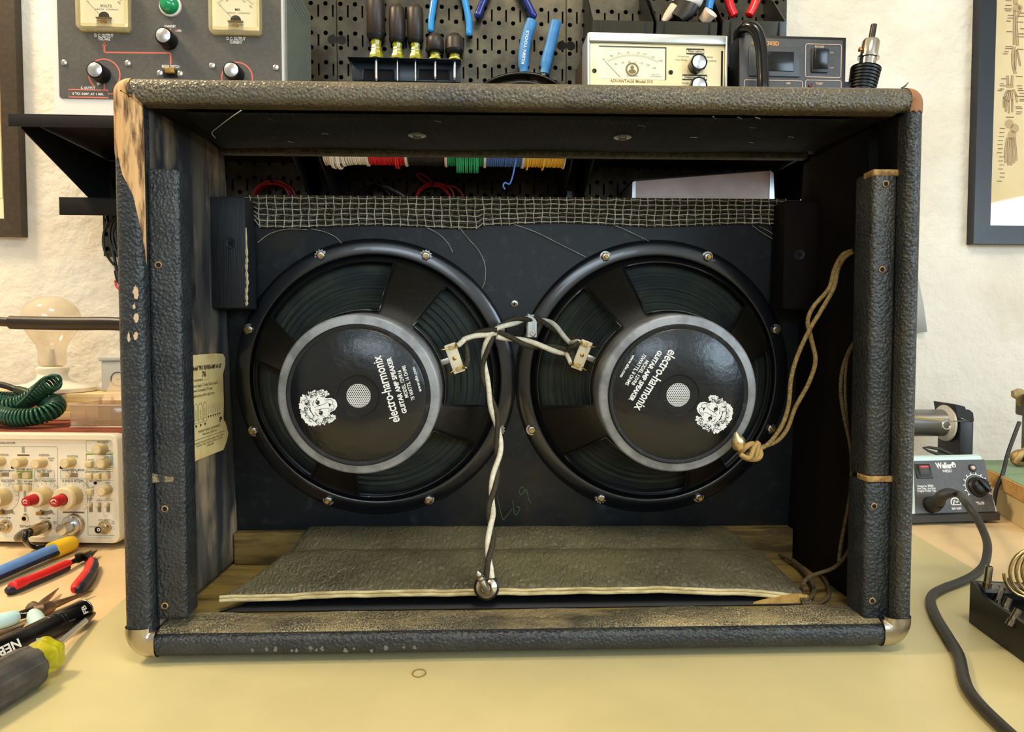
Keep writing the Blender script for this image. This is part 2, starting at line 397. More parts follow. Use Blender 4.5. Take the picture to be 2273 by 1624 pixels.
def edge_profile(tin, tin2, d=0.0):
    ro, ri = .009, .006; P = [(-d, None)]
    for i in range(6):
        a = PI / 2 * i / 5; P.append((ro - (ro + d) * math.cos(a), ro - (ro + d) * math.sin(a)))
    for i in range(5):
        a = PI / 2 * i / 4; P.append((tin - ri + (ri + d) * math.sin(a), ri - (ri + d) * math.cos(a)))
    P.append((tin, .016)); P.append((tin2, None)); return P
def panel(name, st, prof, mats, label=None):
    rows = []
    for (sx, sz, s) in st:
        r = []
        for t_, y in prof:
            x, z = cornerpt(sx, sz, s, t_); r.append(Vector((x, yfront(z) if y is None else y, z)))
        r.append(r[0]); rows.append(r)
    mb = MB(); n = len(rows[0]); k = len(prof)
    vs = [p for r in rows for p in r]
    for j in range(len(rows) - 1):
        for i in range(n - 1):
            mb.f.append([j * n + i, (j + 1) * n + i, (j + 1) * n + i + 1, j * n + i + 1]); mb.mi.append(1 if i == k - 2 else 0)
    mb.v = vs
    return mb.build(name, mats, cab, label)
q = RC * PI / 2; qb = RB * PI / 2
VL = HH - RC - RB
def side_st(sx):
    return [(sx, 1, q * (.5 + .5 * i / 4)) for i in range(5)] + [(sx, 1, q + VL * i / 12) for i in range(1, 12)] + [(sx, -1, qb * (1 - .5 * i / 4)) for i in range(5)]
def hor_st(sz):
    R = RC if sz > 0 else RB; k = R * PI / 2; HL = 2 * W2 - 2 * R
    return [(-1, sz, k * (.5 - .5 * i / 4)) for i in range(5)] + [(-1, sz, -HL * i / 12) for i in range(1, 12)] + [(1, sz, k * .5 * i / 4) for i in range(5)]
panel('side_panel', side_st(-1), edge_profile(.0237, .0237), [tolex, stain_side], 'side with stained bare wood inside')
panel('side_panel', side_st(1), edge_profile(.0150, .0150), [tolex_worn, black_side], 'side painted black inside')
panel('top_panel', hor_st(1), edge_profile(.0212, .0102), [tolex_top, black_side])
panel('bottom_panel', hor_st(-1), edge_profile(.019, .019), [tolex, floor_wood], 'bottom with dusty bare wood inside')
def overlay(name, sx, sz, ends, prof, m, label=None, s0=None, d=.0005, n=14):
    """a strip that follows the rounded rear edge; ends[j] = how far along each profile point runs"""
    rows = []
    for j, (t_, y) in enumerate(prof):
        a, b = ends(j)
        rows.append([Vector((lambda c: (c[0], y, c[1]))(cornerpt(sx, sz, a + (b - a) * i / n, t_))) for i in range(n + 1)])
    mb = MB(); mb.grid(rows); return mb.build(name, m, cab, label)
ep = [(t_, y) for t_, y in edge_profile(.0237, .0237, .0005)[1:-1]]
ep2 = [(-.0005, .13), (-.0005, .06)] + ep[:-1]
jag = [.040, .046, .043, .050, .047, .055, .052, .066, .084, .098, .112, .126, .140, .150, .146]
overlay('bare_corner', -1, 1, lambda j: (-.002, RC * PI / 2 + jag[j % 15]), ep2, bare_wood, 'pale bare pine where the covering is torn off', n=30)
overlay('bare_corner', 1, 1, lambda j: (-.004 + .0006 * j, RC * PI / 2 + .007 + .0012 * (j % 3)), [(-.0005, .1), (-.0005, .03)] + [(t_, y) for t_, y in edge_profile(.0150, .0150, .0005)[1:10]], bare_wood_red, 'reddish bare wood where the covering is torn off', n=16)
def metal_cap(sx):
    pr = edge_profile(.0220, .0220, .0012)[1:-1]; pr = [(-.0014, .03)] + pr[:-1]
    rows = []
    for t_, y in pr:
        rows.append([Vector((lambda c: (c[0], y, c[1]))(cornerpt(sx, -1, -.004 + (.004 + qb + .004) * i / 22, t_))) for i in range(23)])
    mb = MB(); mb.grid(rows)
    mb.build('corner_cap', chrome_worn, cab)
metal_cap(-1); metal_cap(1)
# a flap of torn covering curling up beside the bare corner
p = Vector((.322, .005, HH - .0006))
mb = MB(); mb.tube(smooth([p, p + Vector((.003, 0, .002)), p + Vector((.006, 0, .0055))], 4), [.0012, .0012, .001, .001, .0009, .0007, .0005, .0003, .0001], 6, flat=.4); mb.build('torn_flap', tolex, cab)
# pale scuffs on the edge
for px, py, a, b in ((302, 650, .0022, .006), (303, 706, .0022, .004), (302, 745, .002, .0035), (286, 748, .0012, .004), (298, 680, .0012, .002)):
    p = CAB.at(px, py, 1, -.0004)
    mb = MB(); mb.T = axisT(p, (0, -1, 0), (1, 0, 0))
    mb.prism([(a * math.cos(i * PI / 11) * random.uniform(.6, 1.25), b * math.sin(i * PI / 11) * random.uniform(.75, 1.2)) for i in range(22)], 0, .0003)
    mb.build('scuff', mat('scuff_tan', S(206, 176, 140), .8) if 'scuff_tan' not in MATS else MATS['scuff_tan'], cab)
for k, px in enumerate((566, 592, 612, 640, 664, 686, 710, 722, 766, 786, 820, 850, 893, 925)):
    p = CAB.at(px + random.uniform(-8, 8), 1435 + random.uniform(0, 9), 1, .0006)
    mb = MB(); mb.T = axisT(p, (0, -1, -.35), (1, 0, 0)); a, b = .0012 + .0009 * (k * 13 % 3) / 2, .0016 + .001 * (k * 7 % 3) / 2
    mb.prism([(a * math.cos(i * PI / 7) * random.uniform(.4, 1.3), b * math.sin(i * PI / 7) * random.uniform(.5, 1.3)) for i in range(14)], 0, .0006)
    mb.build('scuff', mat('scuff_grey', S(116, 116, 111), .8) if 'scuff_grey' not in MATS else MATS['scuff_grey'], cab)
# feet
for x in (-.27, .27):
    for y in (.045, .2):
        mb = MB(); mb.cyl((x, y, -CZ + MZ), (x, y, .0005), .010, .011, 16); mb.build('foot', black_plastic, cab)
# battens along the rear opening
def batten(name, x0, x1, pz0, pz1, y0, y1, m, px):
    z0 = CAB.at(px, pz0, 1, y0).z; z1 = CAB.at(px, pz1, 1, y0).z
    mb = MB(); mb.box(x0, x1, y0, y1, min(z0, z1), max(z0, z1), .004, 3); return mb.build(name, m, cab)
xl = CAB.at(322, 700, 1, .009).x; xr = CAB.at(402, 700, 1, .009).x
batten('rear_batten', -.3178, xr, 372, 1376, .009, .034, tolex, 360)
xa = CAB.at(1932, 700, 1, .014).x; xb = CAB.at(1987, 700, 1, .014).x
batten('rear_batten', xa, xb, 376, 1062, .014, .045, tolex_worn, 1950)
batten('rear_batten', xa - .001, xb + .001, 1068, 1392, .013, .045, tolex, 1950)
batten('batten_backing', xb - .004, .3263, 376, 1392, .036, .045, black_side, 1950)
mb = MB()
mb.prism([(.046, .0192), (yfront(.02) - .004, .0192), (yfront(.46) - .004, .464), (.046, .464)], .3175, .3264, Matrix(((0, 0, 1, 0), (1, 0, 0, 0), (0, 1, 0, 0), (0, 0, 0, 1)))); mb.build('inner_board', black_side, cab)
for px, py0, py1, x0, x1 in ((1940, 1058, 1071, xa, xb),):
    z0 = CAB.at(px, py1, 1, .011).z; z1 = CAB.at(px, py0, 1, .011).z
    mb = MB(); mb.box(x0 - .0005, x1 + .0012, .0125, .03, z0, z1, .0008); mb.build('torn_seam', tan_fibre, cab)
z0 = CAB.at(1960, 382, 1, .013).z
mb = MB(); mb.box(xa - .0003, xb + .0003, .0137, .03, z0 - .003, z0 + .0028, .001); mb.build('torn_seam', tan_fibre, cab)
# dusty scuff across the left batten
p = CAB.at(352, 1062, 1, .0085)
dust_m = mat('dust_smear', S(150, 136, 104), .85, c2=S(60, 58, 54), scale=150, lo=.4, hi=.6, bump=.8, bscale=400, bkind='crease')
mb = MB(); mb.T = T(p.x, .0088, p.z); mb.T = mb.T @ Matrix.Rotation(PI / 2, 4, 'X')
mb.prism([(-.012, -.01), (-.009, -.004), (0, -.003), (.012, -.003), (.013, .001), (0, .003), (-.008, .006), (-.012, .012), (-.014, .004)], 0, .0003); mb.build('dust_smear', dust_m, cab)
# screw holes in the battens
hm = MB(); hm.m = 0; hm.lathe([(.0030, .0002), (.0026, .0005), (.0022, .0005), (.0018, .0003)], 12); hm.m = 1; hm.lathe([(.0020, .0005), (0, .0004)], 12)
src = None
for px, py, yy in ((352, 588, .009), (366, 1129, .009), (366, 1344, .009), (1966, 408, .014), (1958, 598, .014), (1940, 1123, .013), (1936, 1333, .013)):
    p = CAB.at(px, py, 1, yy - .0002); Mx = axisT(p, (0, -1, 0), (1, 0, 0))
    if src is None: src = hm.build('screw_hole', [tan_fibre, dark_hole], cab); src.matrix_local = Mx
    else: inst(src, cab, Mx)
# the covering folded in over the bottom panel
rows = []
for i in range(41):
    x = -.3165 + .633 * i / 40
    rows.append([(x, y, z + .0006 * math.sin(i * .9) * (1 if y > .03 else 0)) for y, z in ((.0075, .0190), (.012, .0212), (.02, .0222), (.032, .0225), (.041 + .002 * math.sin(i * .7), .0224), (.043 + .002 * math.sin(i * .7), .0190))])
mb = MB(); mb.grid(rows); mb.build('folded_covering', tolex_dusty, cab, 'dusty covering folded over the bottom edge')
# top lining, its staples and screws
zu = .466
def under(px, py): return CAB.at(px, py, 2, zu)
def ztop(y): return HH - (.0212 + (.0102 - .0212) * max(0, (y - .016)) / (.18 - .016)) - .0012
rows = []
for j in range(11):
    y = .017 + .152 * j / 10; tt = j / 10
    xl_ = -.288 - .026 * tt; xr_ = .284 + .028 * tt
    rows.append([(xl_ + (xr_ - xl_) * i / 40, y, ztop(y) - .0011 - .0010 * math.sin(i * .43 + j * .5) * math.sin(j * .6)) for i in range(41)])
mb = MB(); mb.grid(rows); o = mb.build('top_lining', mesh_cloth, cab, 'black woven cloth stapled under the top'); o.modifiers.new('s', 'SOLIDIFY').thickness = .0008
def on_top(px, py):
    p = CAB.at(px, py, 2, zu)
    for _ in range(6): p = CAB.at(px, py, 2, ztop(p.y) - .0032)
    return p
mb = MB(); mb.box(-.0034, .0034, -.0003, .0003, -.0004, .0004); src = None
for px, py, a in ((600, 264, 1.2), (646, 314, .9), (722, 296, .3), (972, 269, .5), (1424, 279, .2), (1586, 261, .9), (1642, 262, .7), (1682, 262, .6), (1672, 283, 0), (1540, 304, .1), (1756, 303, .3), (1668, 315, .4)):
    p = on_top(px, py); Mx = T(*p) @ RZ(a)
    if src is None: src = mb.build('staple', steel, cab); src.matrix_local = Mx
    else: inst(src, cab, Mx)
wm = MB(); wm.m = 0; wm.lathe([(.0085, 0), (.0085, -.001), (.004, -.0016), (.004, -.0022)], 20); wm.m = 1; wm.lathe([(.004, -.0018), (.0036, -.0032), (0, -.0036)], 16)
src = None
for px, py in ((926, 299), (1382, 303)):
    p = on_top(px, py)
    if src is None: src = wm.build('washer_screw', [zinc, mat('dull_screw', S(104, 98, 84), .5, .8)], cab); src.matrix_local = T(*p)
    else: inst(src, cab, T(*p))
mb = MB(); mb.tube(smooth([on_top(535, 245), on_top(510, 262), on_top(480, 285), on_top(470, 295), on_top(478, 306)], 5), .0004, 5); mb.build('loose_thread', white_print, cab)
fuzz = mat('fuzzy_edge', S(72, 66, 50), .9, c2=S(40, 38, 30), scale=160, stretch=(1, 1, 1), bump=1, bscale=300)
mb = MB(); mb.box(-.3165, .3165, .163, .177, ztop(.17) - .0065, ztop(.17) + .0005, .002); mb.build('front_cleat', fuzz, cab)
# baffle frame
BD, BT, BXS, BZC = .18496, -.08111, -.00201, .22576
cb, sb = math.cos(BT), math.sin(BT)
BL = Matrix(((1, 0, 0, BXS), (0, sb, -cb, BD), (0, cb, sb, BZC), (0, 0, 0, 1)))       # x, up the board, out of the board
BW = CAB.M @ BL
BAF = Fr((0, 0, 0), (1, 0, 0), (0, 1, 0), (0, 0, 1)); BAF.M = BW; BAF.I = BW.inverted()
vtop = BAF.at(1140, 440)[1]; vbot = -.205
mb = MB(); mb.T = BL; mb.box(-.3150, .3192, vbot, vtop, -.018, 0, .001); mb.build('baffle_board', baffle_m, cab)
# side cleats
for sx, lab in ((-1, None), (1, None)):
    za = CAB.at(520, 437, 1, .14).z; zb = CAB.at(520, 684, 1, .14).z
    xw = .3178 * sx; xi = (CAB.at(545, 560, 1, .14).x) if sx < 0 else CAB.at(1740, 560, 1, .14).x
    mb = MB(); mb.box(min(xw, xi), max(xw, xi), .14, .172, zb, za, .001)
    o = mb.build('side_cleat', black_wood if sx < 0 else black_side, cab)
    p = CAB.at(512, 540, 1, .1399) if sx < 0 else CAB.at(1775, 565, 1, .1399)
    mb = MB(); mb.T = axisT(p, (0, -1, 0)); mb.m = 0; mb.lathe([(.0058, 0), (.0052, .0005), (.0044, .0001), (.0026, 0)], 18); mb.m = 1; mb.lathe([(.0027, .0002), (0, .0001)], 14)
    mb.build('screw_hole', [black_wood, dark_hole], cab)
glue_m = mat('old_glue', S(196, 176, 132), .5)
mb = MB(); pts = [CAB.at(546 + dx, py, 1, .1405) for py, dx in ((505, 0), (548, 1), (575, 2), (590, 1), (612, 2), (630, 3), (650, 1), (668, 2), (678, 1))]
mb.tube(smooth(pts, 4), [.0006 + .0013 * abs(math.sin(i * .9)) * min(1, i / 6) for i in range(33)], 6); mb.build('glue_bead', glue_m, cab)
# bottom cleat
cleat_m = mat('pale_cleat_wood', S(126, 106, 54), .8, c2=S(76, 60, 30), scale=30, stretch=(.5, 3, 3), bump=.5, bscale=60)
za = CAB.at(580, 1184, 1, .183).z
mb = MB(); mb.box(-.316, .316, .183, .1995, .0188, za, .002); mb.build('bottom_cleat', cleat_m, cab)
# knot in the bare side
def onside(px, py, off=.0006): return CAB.at(px, py, 0, -.3175 + off)
p = onside(421, 650)
mb = MB(); mb.T = axisT(p, (1, 0, 0), (0, 1, 0))
mb.prism([(.013 * math.cos(i * PI / 8) * (1 + .12 * math.sin(i * 2.1)), .017 * math.sin(i * PI / 8) * (1 + .1 * math.sin(i * 1.3))) for i in range(16)], -.0004, .0002)
mb.build('wood_knot', mat('dark_knot', S(24, 22, 22), .7, c2=S(46, 40, 36), scale=120), cab)
# tube chart label
SIDE = Fr((0, 0, 0), (0, 1, 0), (0, 0, 1), (1, 0, 0)); SIDE.M = CAB.M @ SIDE.M; SIDE.I = SIDE.M.inverted()
SL = Matrix(((0, 0, 1, 0), (1, 0, 0, 0), (0, 1, 0, 0), (0, 0, 0, 1)))
sw = -.3175 + .0010
suv = lambda px, py: SIDE.uv(px, py, sw)
paper_m = mat('aged_label_paper', S(240, 216, 150), .75, c2=S(220, 176, 90), scale=22, lo=.5, hi=.75, c3=S(240, 222, 176), s3=14)
out = [suv(*q_) for q_ in ((419, 789), (440, 787), (478, 784), (495, 785), (500, 795), (500, 810), (495, 830), (496, 860), (497, 890), (496, 925), (503, 945), (507, 962), (503, 980), (496, 998), (470, 1008), (440, 1020), (424, 1029), (421, 950), (420, 870))]
mb = MB(); mb.T = SL; mb.prism(out, sw - .0006, sw)
lab_o = mb.build('paper_label', paper_m, cab, 'yellowed paper tube chart with torn lower edge')
u0, v0 = suv(419, 789); u1, _ = suv(500, 789); vb = suv(424, 1029)[1]
LW = u1 - u0; LH = v0 - vb
mb = MB(); mb.T = SL; zz = sw + .0003
def lt(t_, fu, fv, size, wd, al='L', b=0): mb.text(t_, u0 + LW * fu, v0 - LH * fv, size, zz, 0, LW * wd if wd else None, al, b)
lt('Model "PRO REVERB-AMP AA165"', .07, .125, .0062, .8, 'L', .02)
lt('76', .32, .19, .0075, .1, 'L', .03); lt('Production ...........', .07, .235, .0042, .42)
lt('Power Supply 117 volts, 50/60 cycles AC.', .07, .29, .0042, .7); lt('Power Consumption 175 watts', .07, .335, .0042, .52); lt('Tube locations, left to right at rear', .07, .385, .0042, .58)
for k in range(3):
    a = u0 + LW * (.1 + .115 * k); mb.line2([(a, v0 - LH * .645), (a, v0 - LH * .50)] + [(a + LW * .045 + LW * .045 * math.cos(PI - PI * i / 6), v0 - LH * .5 + LW * .05 * math.sin(PI * i / 6)) for i in range(7)] + [(a + LW * .09, v0 - LH * .50), (a + LW * .09, v0 - LH * .645), (a, v0 - LH * .645)], .0004, zz)
    mb.line2([(a, v0 - LH * .61), (a + LW * .09, v0 - LH * .61)], .0003, zz); mb.poly([(a + LW * .02, v0 - LH * .66, zz), (a + LW * .045, v0 - LH * .69, zz), (a + LW * .07, v0 - LH * .66, zz)])
    mb.text('6L6GC' if k < 2 else '5U4GB', a + LW * .045, v0 - LH * .555, .003, zz, PI / 2)
for k in range(6):
    a = u0 + LW * (.47 + .065 * k); mb.line2([(a - LW * .02, v0 - LH * .53), (a, v0 - LH * .505), (a + LW * .02, v0 - LH * .53)], .0003, zz); mb.line2([(a, v0 - LH * .505), (a, v0 - LH * .49)], .0003, zz)
    mb.text('7025' if k % 2 else '12AT7', a, v0 - LH * .56, .0024, zz, PI / 2); mb.poly([(a - LW * .02, v0 - LH * .6, zz), (a, v0 - LH * .625, zz), (a + LW * .02, v0 - LH * .6, zz)])
lt('P I', .78, .675, .0075, .15, 'L', .03)
lt('FENDER MUSICAL INSTRUMENTS', .5, .73, .0034, .62, 'C'); lt('Fullerton, California', .5, .765, .0034, .4, 'C')
mb.line2([(u0 + LW * .1, v0 - LH * .80), (u0 + LW * .92, v0 - LH * .80)], .0004, zz)
lt('MANUFACTURED UNDER ONE OR MORE OF THE FOLLOWING', .5, .835, .0026, .8, 'C'); lt('PATENTS: DES. 192,859  2,973,681  2,817,708', .5, .862, .0026, .72, 'C'); lt('2,784,384', .5, .889, .0026, .2, 'C')
mb.build('printed_text', black_print, lab_o, flat=True)
# grille cloth folded over the top of the baffle
base_m = mat('grille_cloth_weave', S(112, 104, 84), .85, c2=S(58, 52, 42), scale=240, stretch=(1, .4, 1), lo=.42, hi=.58, bump=1, bscale=260, bkind='wave', bstretch=(1, .05, .05))
bx0, by0 = BAF.uv(545, 442, .002); bx1, by1 = BAF.uv(1744, 500, .002)
by0 = vtop
lowv = lambda u: by1 + (-.004 if u < bx0 + .25 else -.0005) + .0016 * math.sin(u * 31) + (.006 if u < bx0 + .01 else 0)
rows = []
for i in range(121):
    u = bx0 + (bx1 - bx0) * i / 120; lv = lowv(u)
    rows.append([(u, vtop + .0012, -.016), (u, vtop + .0016, -.002), (u, vtop + .001, .0012)] + [(u, vtop + (lv - vtop) * k / 6, .0018 + .0004 * math.sin(i * .8 + k)) for k in range(1, 7)])
mb = MB(); mb.T = BL; mb.grid(rows)
gc = mb.build('grille_cloth', base_m, cab, 'woven silver and black grille cloth folded over the baffle top'); gc.modifiers.new('s', 'SOLIDIFY').thickness = .0008
thread_m = mat('silver_thread', S(196, 190, 168), .5, c2=S(150, 140, 112), scale=90)
mb = MB(); mb.T = BL; nv = 66
for i in range(nv):
    u = bx0 + .004 + (bx1 - bx0 - .006) * i / (nv - 1); lv = lowv(u); ph = random.random() * 6
    mb.tube([(u + .0006 * math.sin(k * 1.1 + ph) + .001 * math.sin(u * 20 + k * .2), vtop + .0012 + (lv - vtop - .001 - random.random() * .0008) * k / 8, .0031 + .0004 * math.cos(k * PI)) for k in range(9)], .00056, 5)
for j in range(6):
    mb.tube([(bx0 + (bx1 - bx0) * i / 130, vtop - .0015 + (lowv(bx0 + (bx1 - bx0) * i / 130) - vtop + .003) * j / 5 + .0004 * math.sin(i * 1.3 + j), .0031 + .0004 * math.cos(i * PI + j)) for i in range(131)], .00052, 5)
    for i in range(nv - 1):
        u = bx0 + .004 + (bx1 - bx0 - .006) * (i + .15) / (nv - 1)
mb.build('thread_grid', thread_m, gc, kind='stuff')
dash_m = mat('black_thread', S(18, 17, 15), .8)
mb = MB(); mb.T = BL
for j in range(5):
    for i in range(nv - 1):
        u = bx0 + .004 + (bx1 - bx0 - .006) * (i + .5) / (nv - 1); v = vtop - .0015 + (lowv(u) - vtop + .003) * (j + .5) / 5
        L_ = .0024 + random.random() * .0016
        mb.tube([(u - L_, v + random.uniform(-.0003, .0003), .0028), (u, v, .0031), (u + L_, v + random.uniform(-.0004, .0004), .0028)], .00058, 5)
mb.build('dark_slub', dash_m, gc, kind='stuff')
for pts in (((572, 538), (600, 518), (640, 508), (682, 510)), ((690, 508), (720, 514), (745, 526), (760, 541)), ((948, 505), (975, 520), (995, 540), (1005, 560)), ((1020, 505), (1040, 530), (1062, 555), (1076, 585), (1077, 620), (1070, 640)),
            ((1142, 498), (1190, 515), (1240, 540), (1300, 570)), ((1365, 500), (1400, 515), (1440, 535), (1478, 560)), ((1670, 500), (1690, 515), (1715, 530), (1733, 543)), ((1685, 502), (1710, 515), (1727, 530), (1735, 540))):
    mb = MB(); mb.tube(smooth([CAB.I @ BAF.world((*BAF.uv(px, py, .003), .003)) for px, py in pts], 4), .00028, 5); mb.build('loose_thread', thread_m, cab)
# chalk mark and the screw between the speakers
chalk_m = mat('green_chalk', S(74, 96, 66), .9)
mb = MB(); mb.T = BL
for st in (((1103, 1100), (1115, 1150), (1122, 1148), (1136, 1130)), ((1138, 1110), (1142, 1140), (1148, 1140), (1154, 1128), (1146, 1124)), ((1168, 1095), (1160, 1080), (1152, 1090), (1158, 1098), (1168, 1085), (1172, 1105), (1178, 1116))):
    mb.tube(smooth([(*BAF.uv(px, py, .0003), .0003) for px, py in st], 3), .0005, 4)
mb.build('chalk_writing', chalk_m, cab)
mb = MB(); mb.T = BL @ T(*BAF.uv(1142, 674), 0); mb.m = 0; mb.lathe([(.0042, 0), (.0038, .0012), (.0018, .0018), (0, .0018)], 18)
mb.m = 1; mb.box(-.0022, .0022, -.0005, .0005, .0016, .0021); mb.box(-.0005, .0005, -.0022, .0022, .0016, .0021); mb.build('screw_head', [zinc, dark_hole], cab)

# ------------------------------------------------------------------ loudspeakers
frame_m = mat('speaker_basket_enamel', S(16, 17, 20), .3, spec=.8, coat=.4)
frame_dust = mat('speaker_basket_dusty', S(26, 23, 18), .45, c2=S(46, 38, 24), scale=300, lo=.5, hi=.7)
cone_m = mat('paper_cone', S(36, 42, 41), .8, c2=S(54, 57, 48), scale=20, bump=.3, bscale=300)
ring_m = mat('grey_magnet_ring', S(150, 152, 154), .45, .25, c2=S(118, 120, 122), scale=40, bump=.2, bscale=200)
cover_m = mat('glossy_black_cover', S(14, 18, 22), .28, spec=.7, bump=.7, bscale=75)
cover_rim = mat('black_cover_rim', S(16, 18, 20), .5, c2=S(50, 52, 54), scale=160, lo=.56, hi=.7)
mesh_m = mat('silver_vent_mesh', S(224, 226, 226), .4, .4)
fibre_m = mat('terminal_board', S(226, 214, 184), .6)
solder_m = mat('solder_lug', S(214, 190, 130), .35, .8)
MAG = .10706; MR = .0775
def speaker(name, label, uc, rot, crot, model, watts, nut_style):
    Mx = BW @ T(uc, 0, 0)
    fr = Fr((0, 0, 0), (1, 0, 0), (0, 1, 0), (0, 0, 1)); fr.M = Mx; fr.I = Mx.inverted()
    t = thing(name, label, 'loudspeaker', fr, 'guitar speakers bolted to the baffle')
    # flange
    mb = MB(); mb.lathe([(.1300, .0002), (.1310, .0014), (.1345, .0018), (.1358, .0030), (.1368, .0060), (.1378, .0070), (.1392, .0072), (.1440, .0064), (.1490, .0052), (.1515, .0042), (.1532, .0028), (.1543, .0014), (.1545, .0001)], 96)
    mb.build('mounting_flange', frame_m, t)
    # basket with four windows
    prof = [(.1342, .0020), (.1300, .0135), (.122, .022), (.112, .033), (.101, .045), (.090, .056), (.080, .0645), (.070, .068), (.03, .068)]
    wins = [(rot + math.radians(a0), rot + math.radians(a1)) for a0, a1 in ((-12, 53), (80, 147), (170, 236), (261, 327))]
    mb = MB(); N = 144
    def inwin(a):
        for a0, a1 in wins:
            if (a - a0) % (2 * PI) < (a1 - a0): return True
        return False
    def taper(a, r):      # windows narrow a little towards the magnet
        return inwin(a)
    ks = len(prof)
    vs = []
    for r, z in prof:
        for i in range(N): vs.append((r * math.cos(2 * PI * i / N), r * math.sin(2 * PI * i / N), z))
    fs = []
    for j in range(ks - 1):
        for i in range(N):
            a = 2 * PI * (i + .5) / N
            if 1 <= j <= 5 and inwin(a): continue
            i2 = (i + 1) % N; fs.append([j * N + i, j * N + i2, (j + 1) * N + i2, (j + 1) * N + i])
    mb.add([Vector(v) for v in vs], fs)
    o = mb.build('basket', frame_dust, t); sm = o.modifiers.new('s', 'SOLIDIFY'); sm.thickness = .0016; sm.offset = -1
    # rolled rims of the windows
    for a0, a1 in wins:
        mb = MB(); path = []
        n = 24
        for i in range(n + 1): a = a0 + (a1 - a0) * i / n; path.append((.1298 * math.cos(a), .1298 * math.sin(a), .0142))
        for r, z in prof[2:6]: path.append((r * math.cos(a1), r * math.sin(a1), z + .0005))
        for i in range(n + 1): a = a1 + (a0 - a1) * i / n; path.append((.080 * math.cos(a), .080 * math.sin(a), .0650))
        for r, z in reversed(prof[2:6]): path.append((r * math.cos(a0), r * math.sin(a0), z + .0005))
        mb.tube(path, .0009, 6, closed=True); mb.build('window_rim', frame_m, t)
    # cone with pressed rings
    pr = []
    for i in range(80):
        f = i / 79; r = .1285 + (.045 - .1285) * f; z = .001 + .046 * f ** .8
        if .12 < f < .62: z += .0016 * math.sin((f - .12) * 2 * PI * 12)
        pr.append((r, z))
    mb = MB(); mb.lathe(pr, 72); mb.build('cone', cone_m, t)
    # magnet
    mb = MB(); mb.lathe([(.03, .066), (.066, .066), (.0672, .067), (.0672, .0705), (.0655, .072)], 72); mb.build('top_plate', frame_m, t)
    mb = MB(); mb.lathe([(.060, .0715), (MR - .002, .0715), (MR, .0735), (MR, MAG - .003), (MR - .0006, MAG - .001), (MR - .0025, MAG), (.05, MAG)], 96); mb.build('magnet_ring', ring_m, t)
    mb = MB(); mb.m = 0; mb.lathe([(.0686, MAG), (.0684, MAG + .0018), (.0672, MAG + .0030), (.0655, MAG + .0028), (.0640, MAG + .0024)], 96)
    mb.m = 1; mb.lathe([(.0640, MAG + .0024), (.0635, MAG + .0029), (.0200, MAG + .0029), (.0192, MAG + .0018), (.0118, MAG + .0016), (.0113, MAG + .0005)], 96)
    mb.build('magnet_cover', [cover_rim, cover_m], t)
    # vent screen
    mb = MB(); p_ = .00192; rr = .00062; seg = 8; R = .0108; vs = []
    mb.m = 0
    hexes = []
    for i in range(-8, 9):
        for j in range(-8, 9):
            x = (i + .5 * (j % 2)) * p_; y = j * p_ * .866
            if x * x + y * y < (R + .0012) ** 2: hexes.append((x, y))
    zv = MAG + .0010
    for x, y in hexes:
        hv = [(x + p_ / math.sqrt(3) * math.cos(PI / 6 + PI / 3 * k), y + p_ / math.sqrt(3) * math.sin(PI / 6 + PI / 3 * k), zv) for k in range(6)]
        iv = [(x + rr * math.cos(PI / 6 + PI / 3 * k), y + rr * math.sin(PI / 6 + PI / 3 * k), zv) for k in range(6)]
        mb.add([Vector(v) for v in hv + iv], [[k, (k + 1) % 6, 6 + (k + 1) % 6, 6 + k] for k in range(6)])
    mb.m = 1; mb.disc(0, 0, zv - .0008, R + .001, 24)
    mb.build('vent_screen', [mesh_m, dark_hole], t, flat=True)
    # printing
    ca, sa = math.cos(crot), math.sin(crot)
    PM = T(0, 0, MAG + .00295) @ RZ(crot)
    mb = MB(); mb.T = PM
    mb.text('electro-harmonix', -.001, -.0275, .0130, 0, 0, .066, 'C', .018, 3)
    mb.text('GUITAR AMP SPEAKER', 0, -.0383, .0062, 0, 0, .0556, 'C', .038)
    mb.text('MODEL ' + model, 0, -.0443, .0050, 0, 0, .0272, 'C', .02)
    mb.text(watts, -.0002, -.0495, .0050, 0, 0, .0342, 'C', .02)
    mb.text('www.ehx.com', .001, -.0580, .0045, 0, 0, .0245, 'C', .02)
    mb.build('lettering', white_print, t, flat=True)
    # lion head emblem
    EM = PM @ T(-.001, .0385, .0001)
    mb = MB(); mb.T = EM; rnd = random.Random(5); k = .0175
    for i in range(330):
        a = rnd.uniform(-.75, PI + .75); r = rnd.uniform(.5, 1.0) ** .8
        ex, ey = math.cos(a), math.sin(a); sx_ = max(abs(ex), abs(ey)); f = r * (1 / (.35 * sx_ + .65))
        x, y = ex * f * k * .92, ey * f * k * .95 + .001
        th = a + rnd.uniform(-.9, .9); c_, s_ = math.cos(th), math.sin(th); aa, bb = rnd.uniform(.0016, .0026), rnd.uniform(.0008, .0012)
        mb.poly([(x + aa * math.cos(q_) * c_ - bb * math.sin(q_) * s_, y + aa * math.cos(q_) * s_ + bb * math.sin(q_) * c_, .00004 + i * .0000004) for q_ in [2 * PI * m_ / 9 for m_ in range(9)]])
    face = [(-.60, .30), (-.35, .55), (0, .62), (.35, .55), (.60, .30), (.66, 0), (.6, -.28), (.46, -.5), (.40, -.78), (.22, -.98), (0, -1.02), (-.22, -.98), (-.40, -.78), (-.46, -.5), (-.6, -.28), (-.66, 0)]
    mb.poly([(x * k * .86, y * k * .9 - .0012, .00018) for x, y in face])
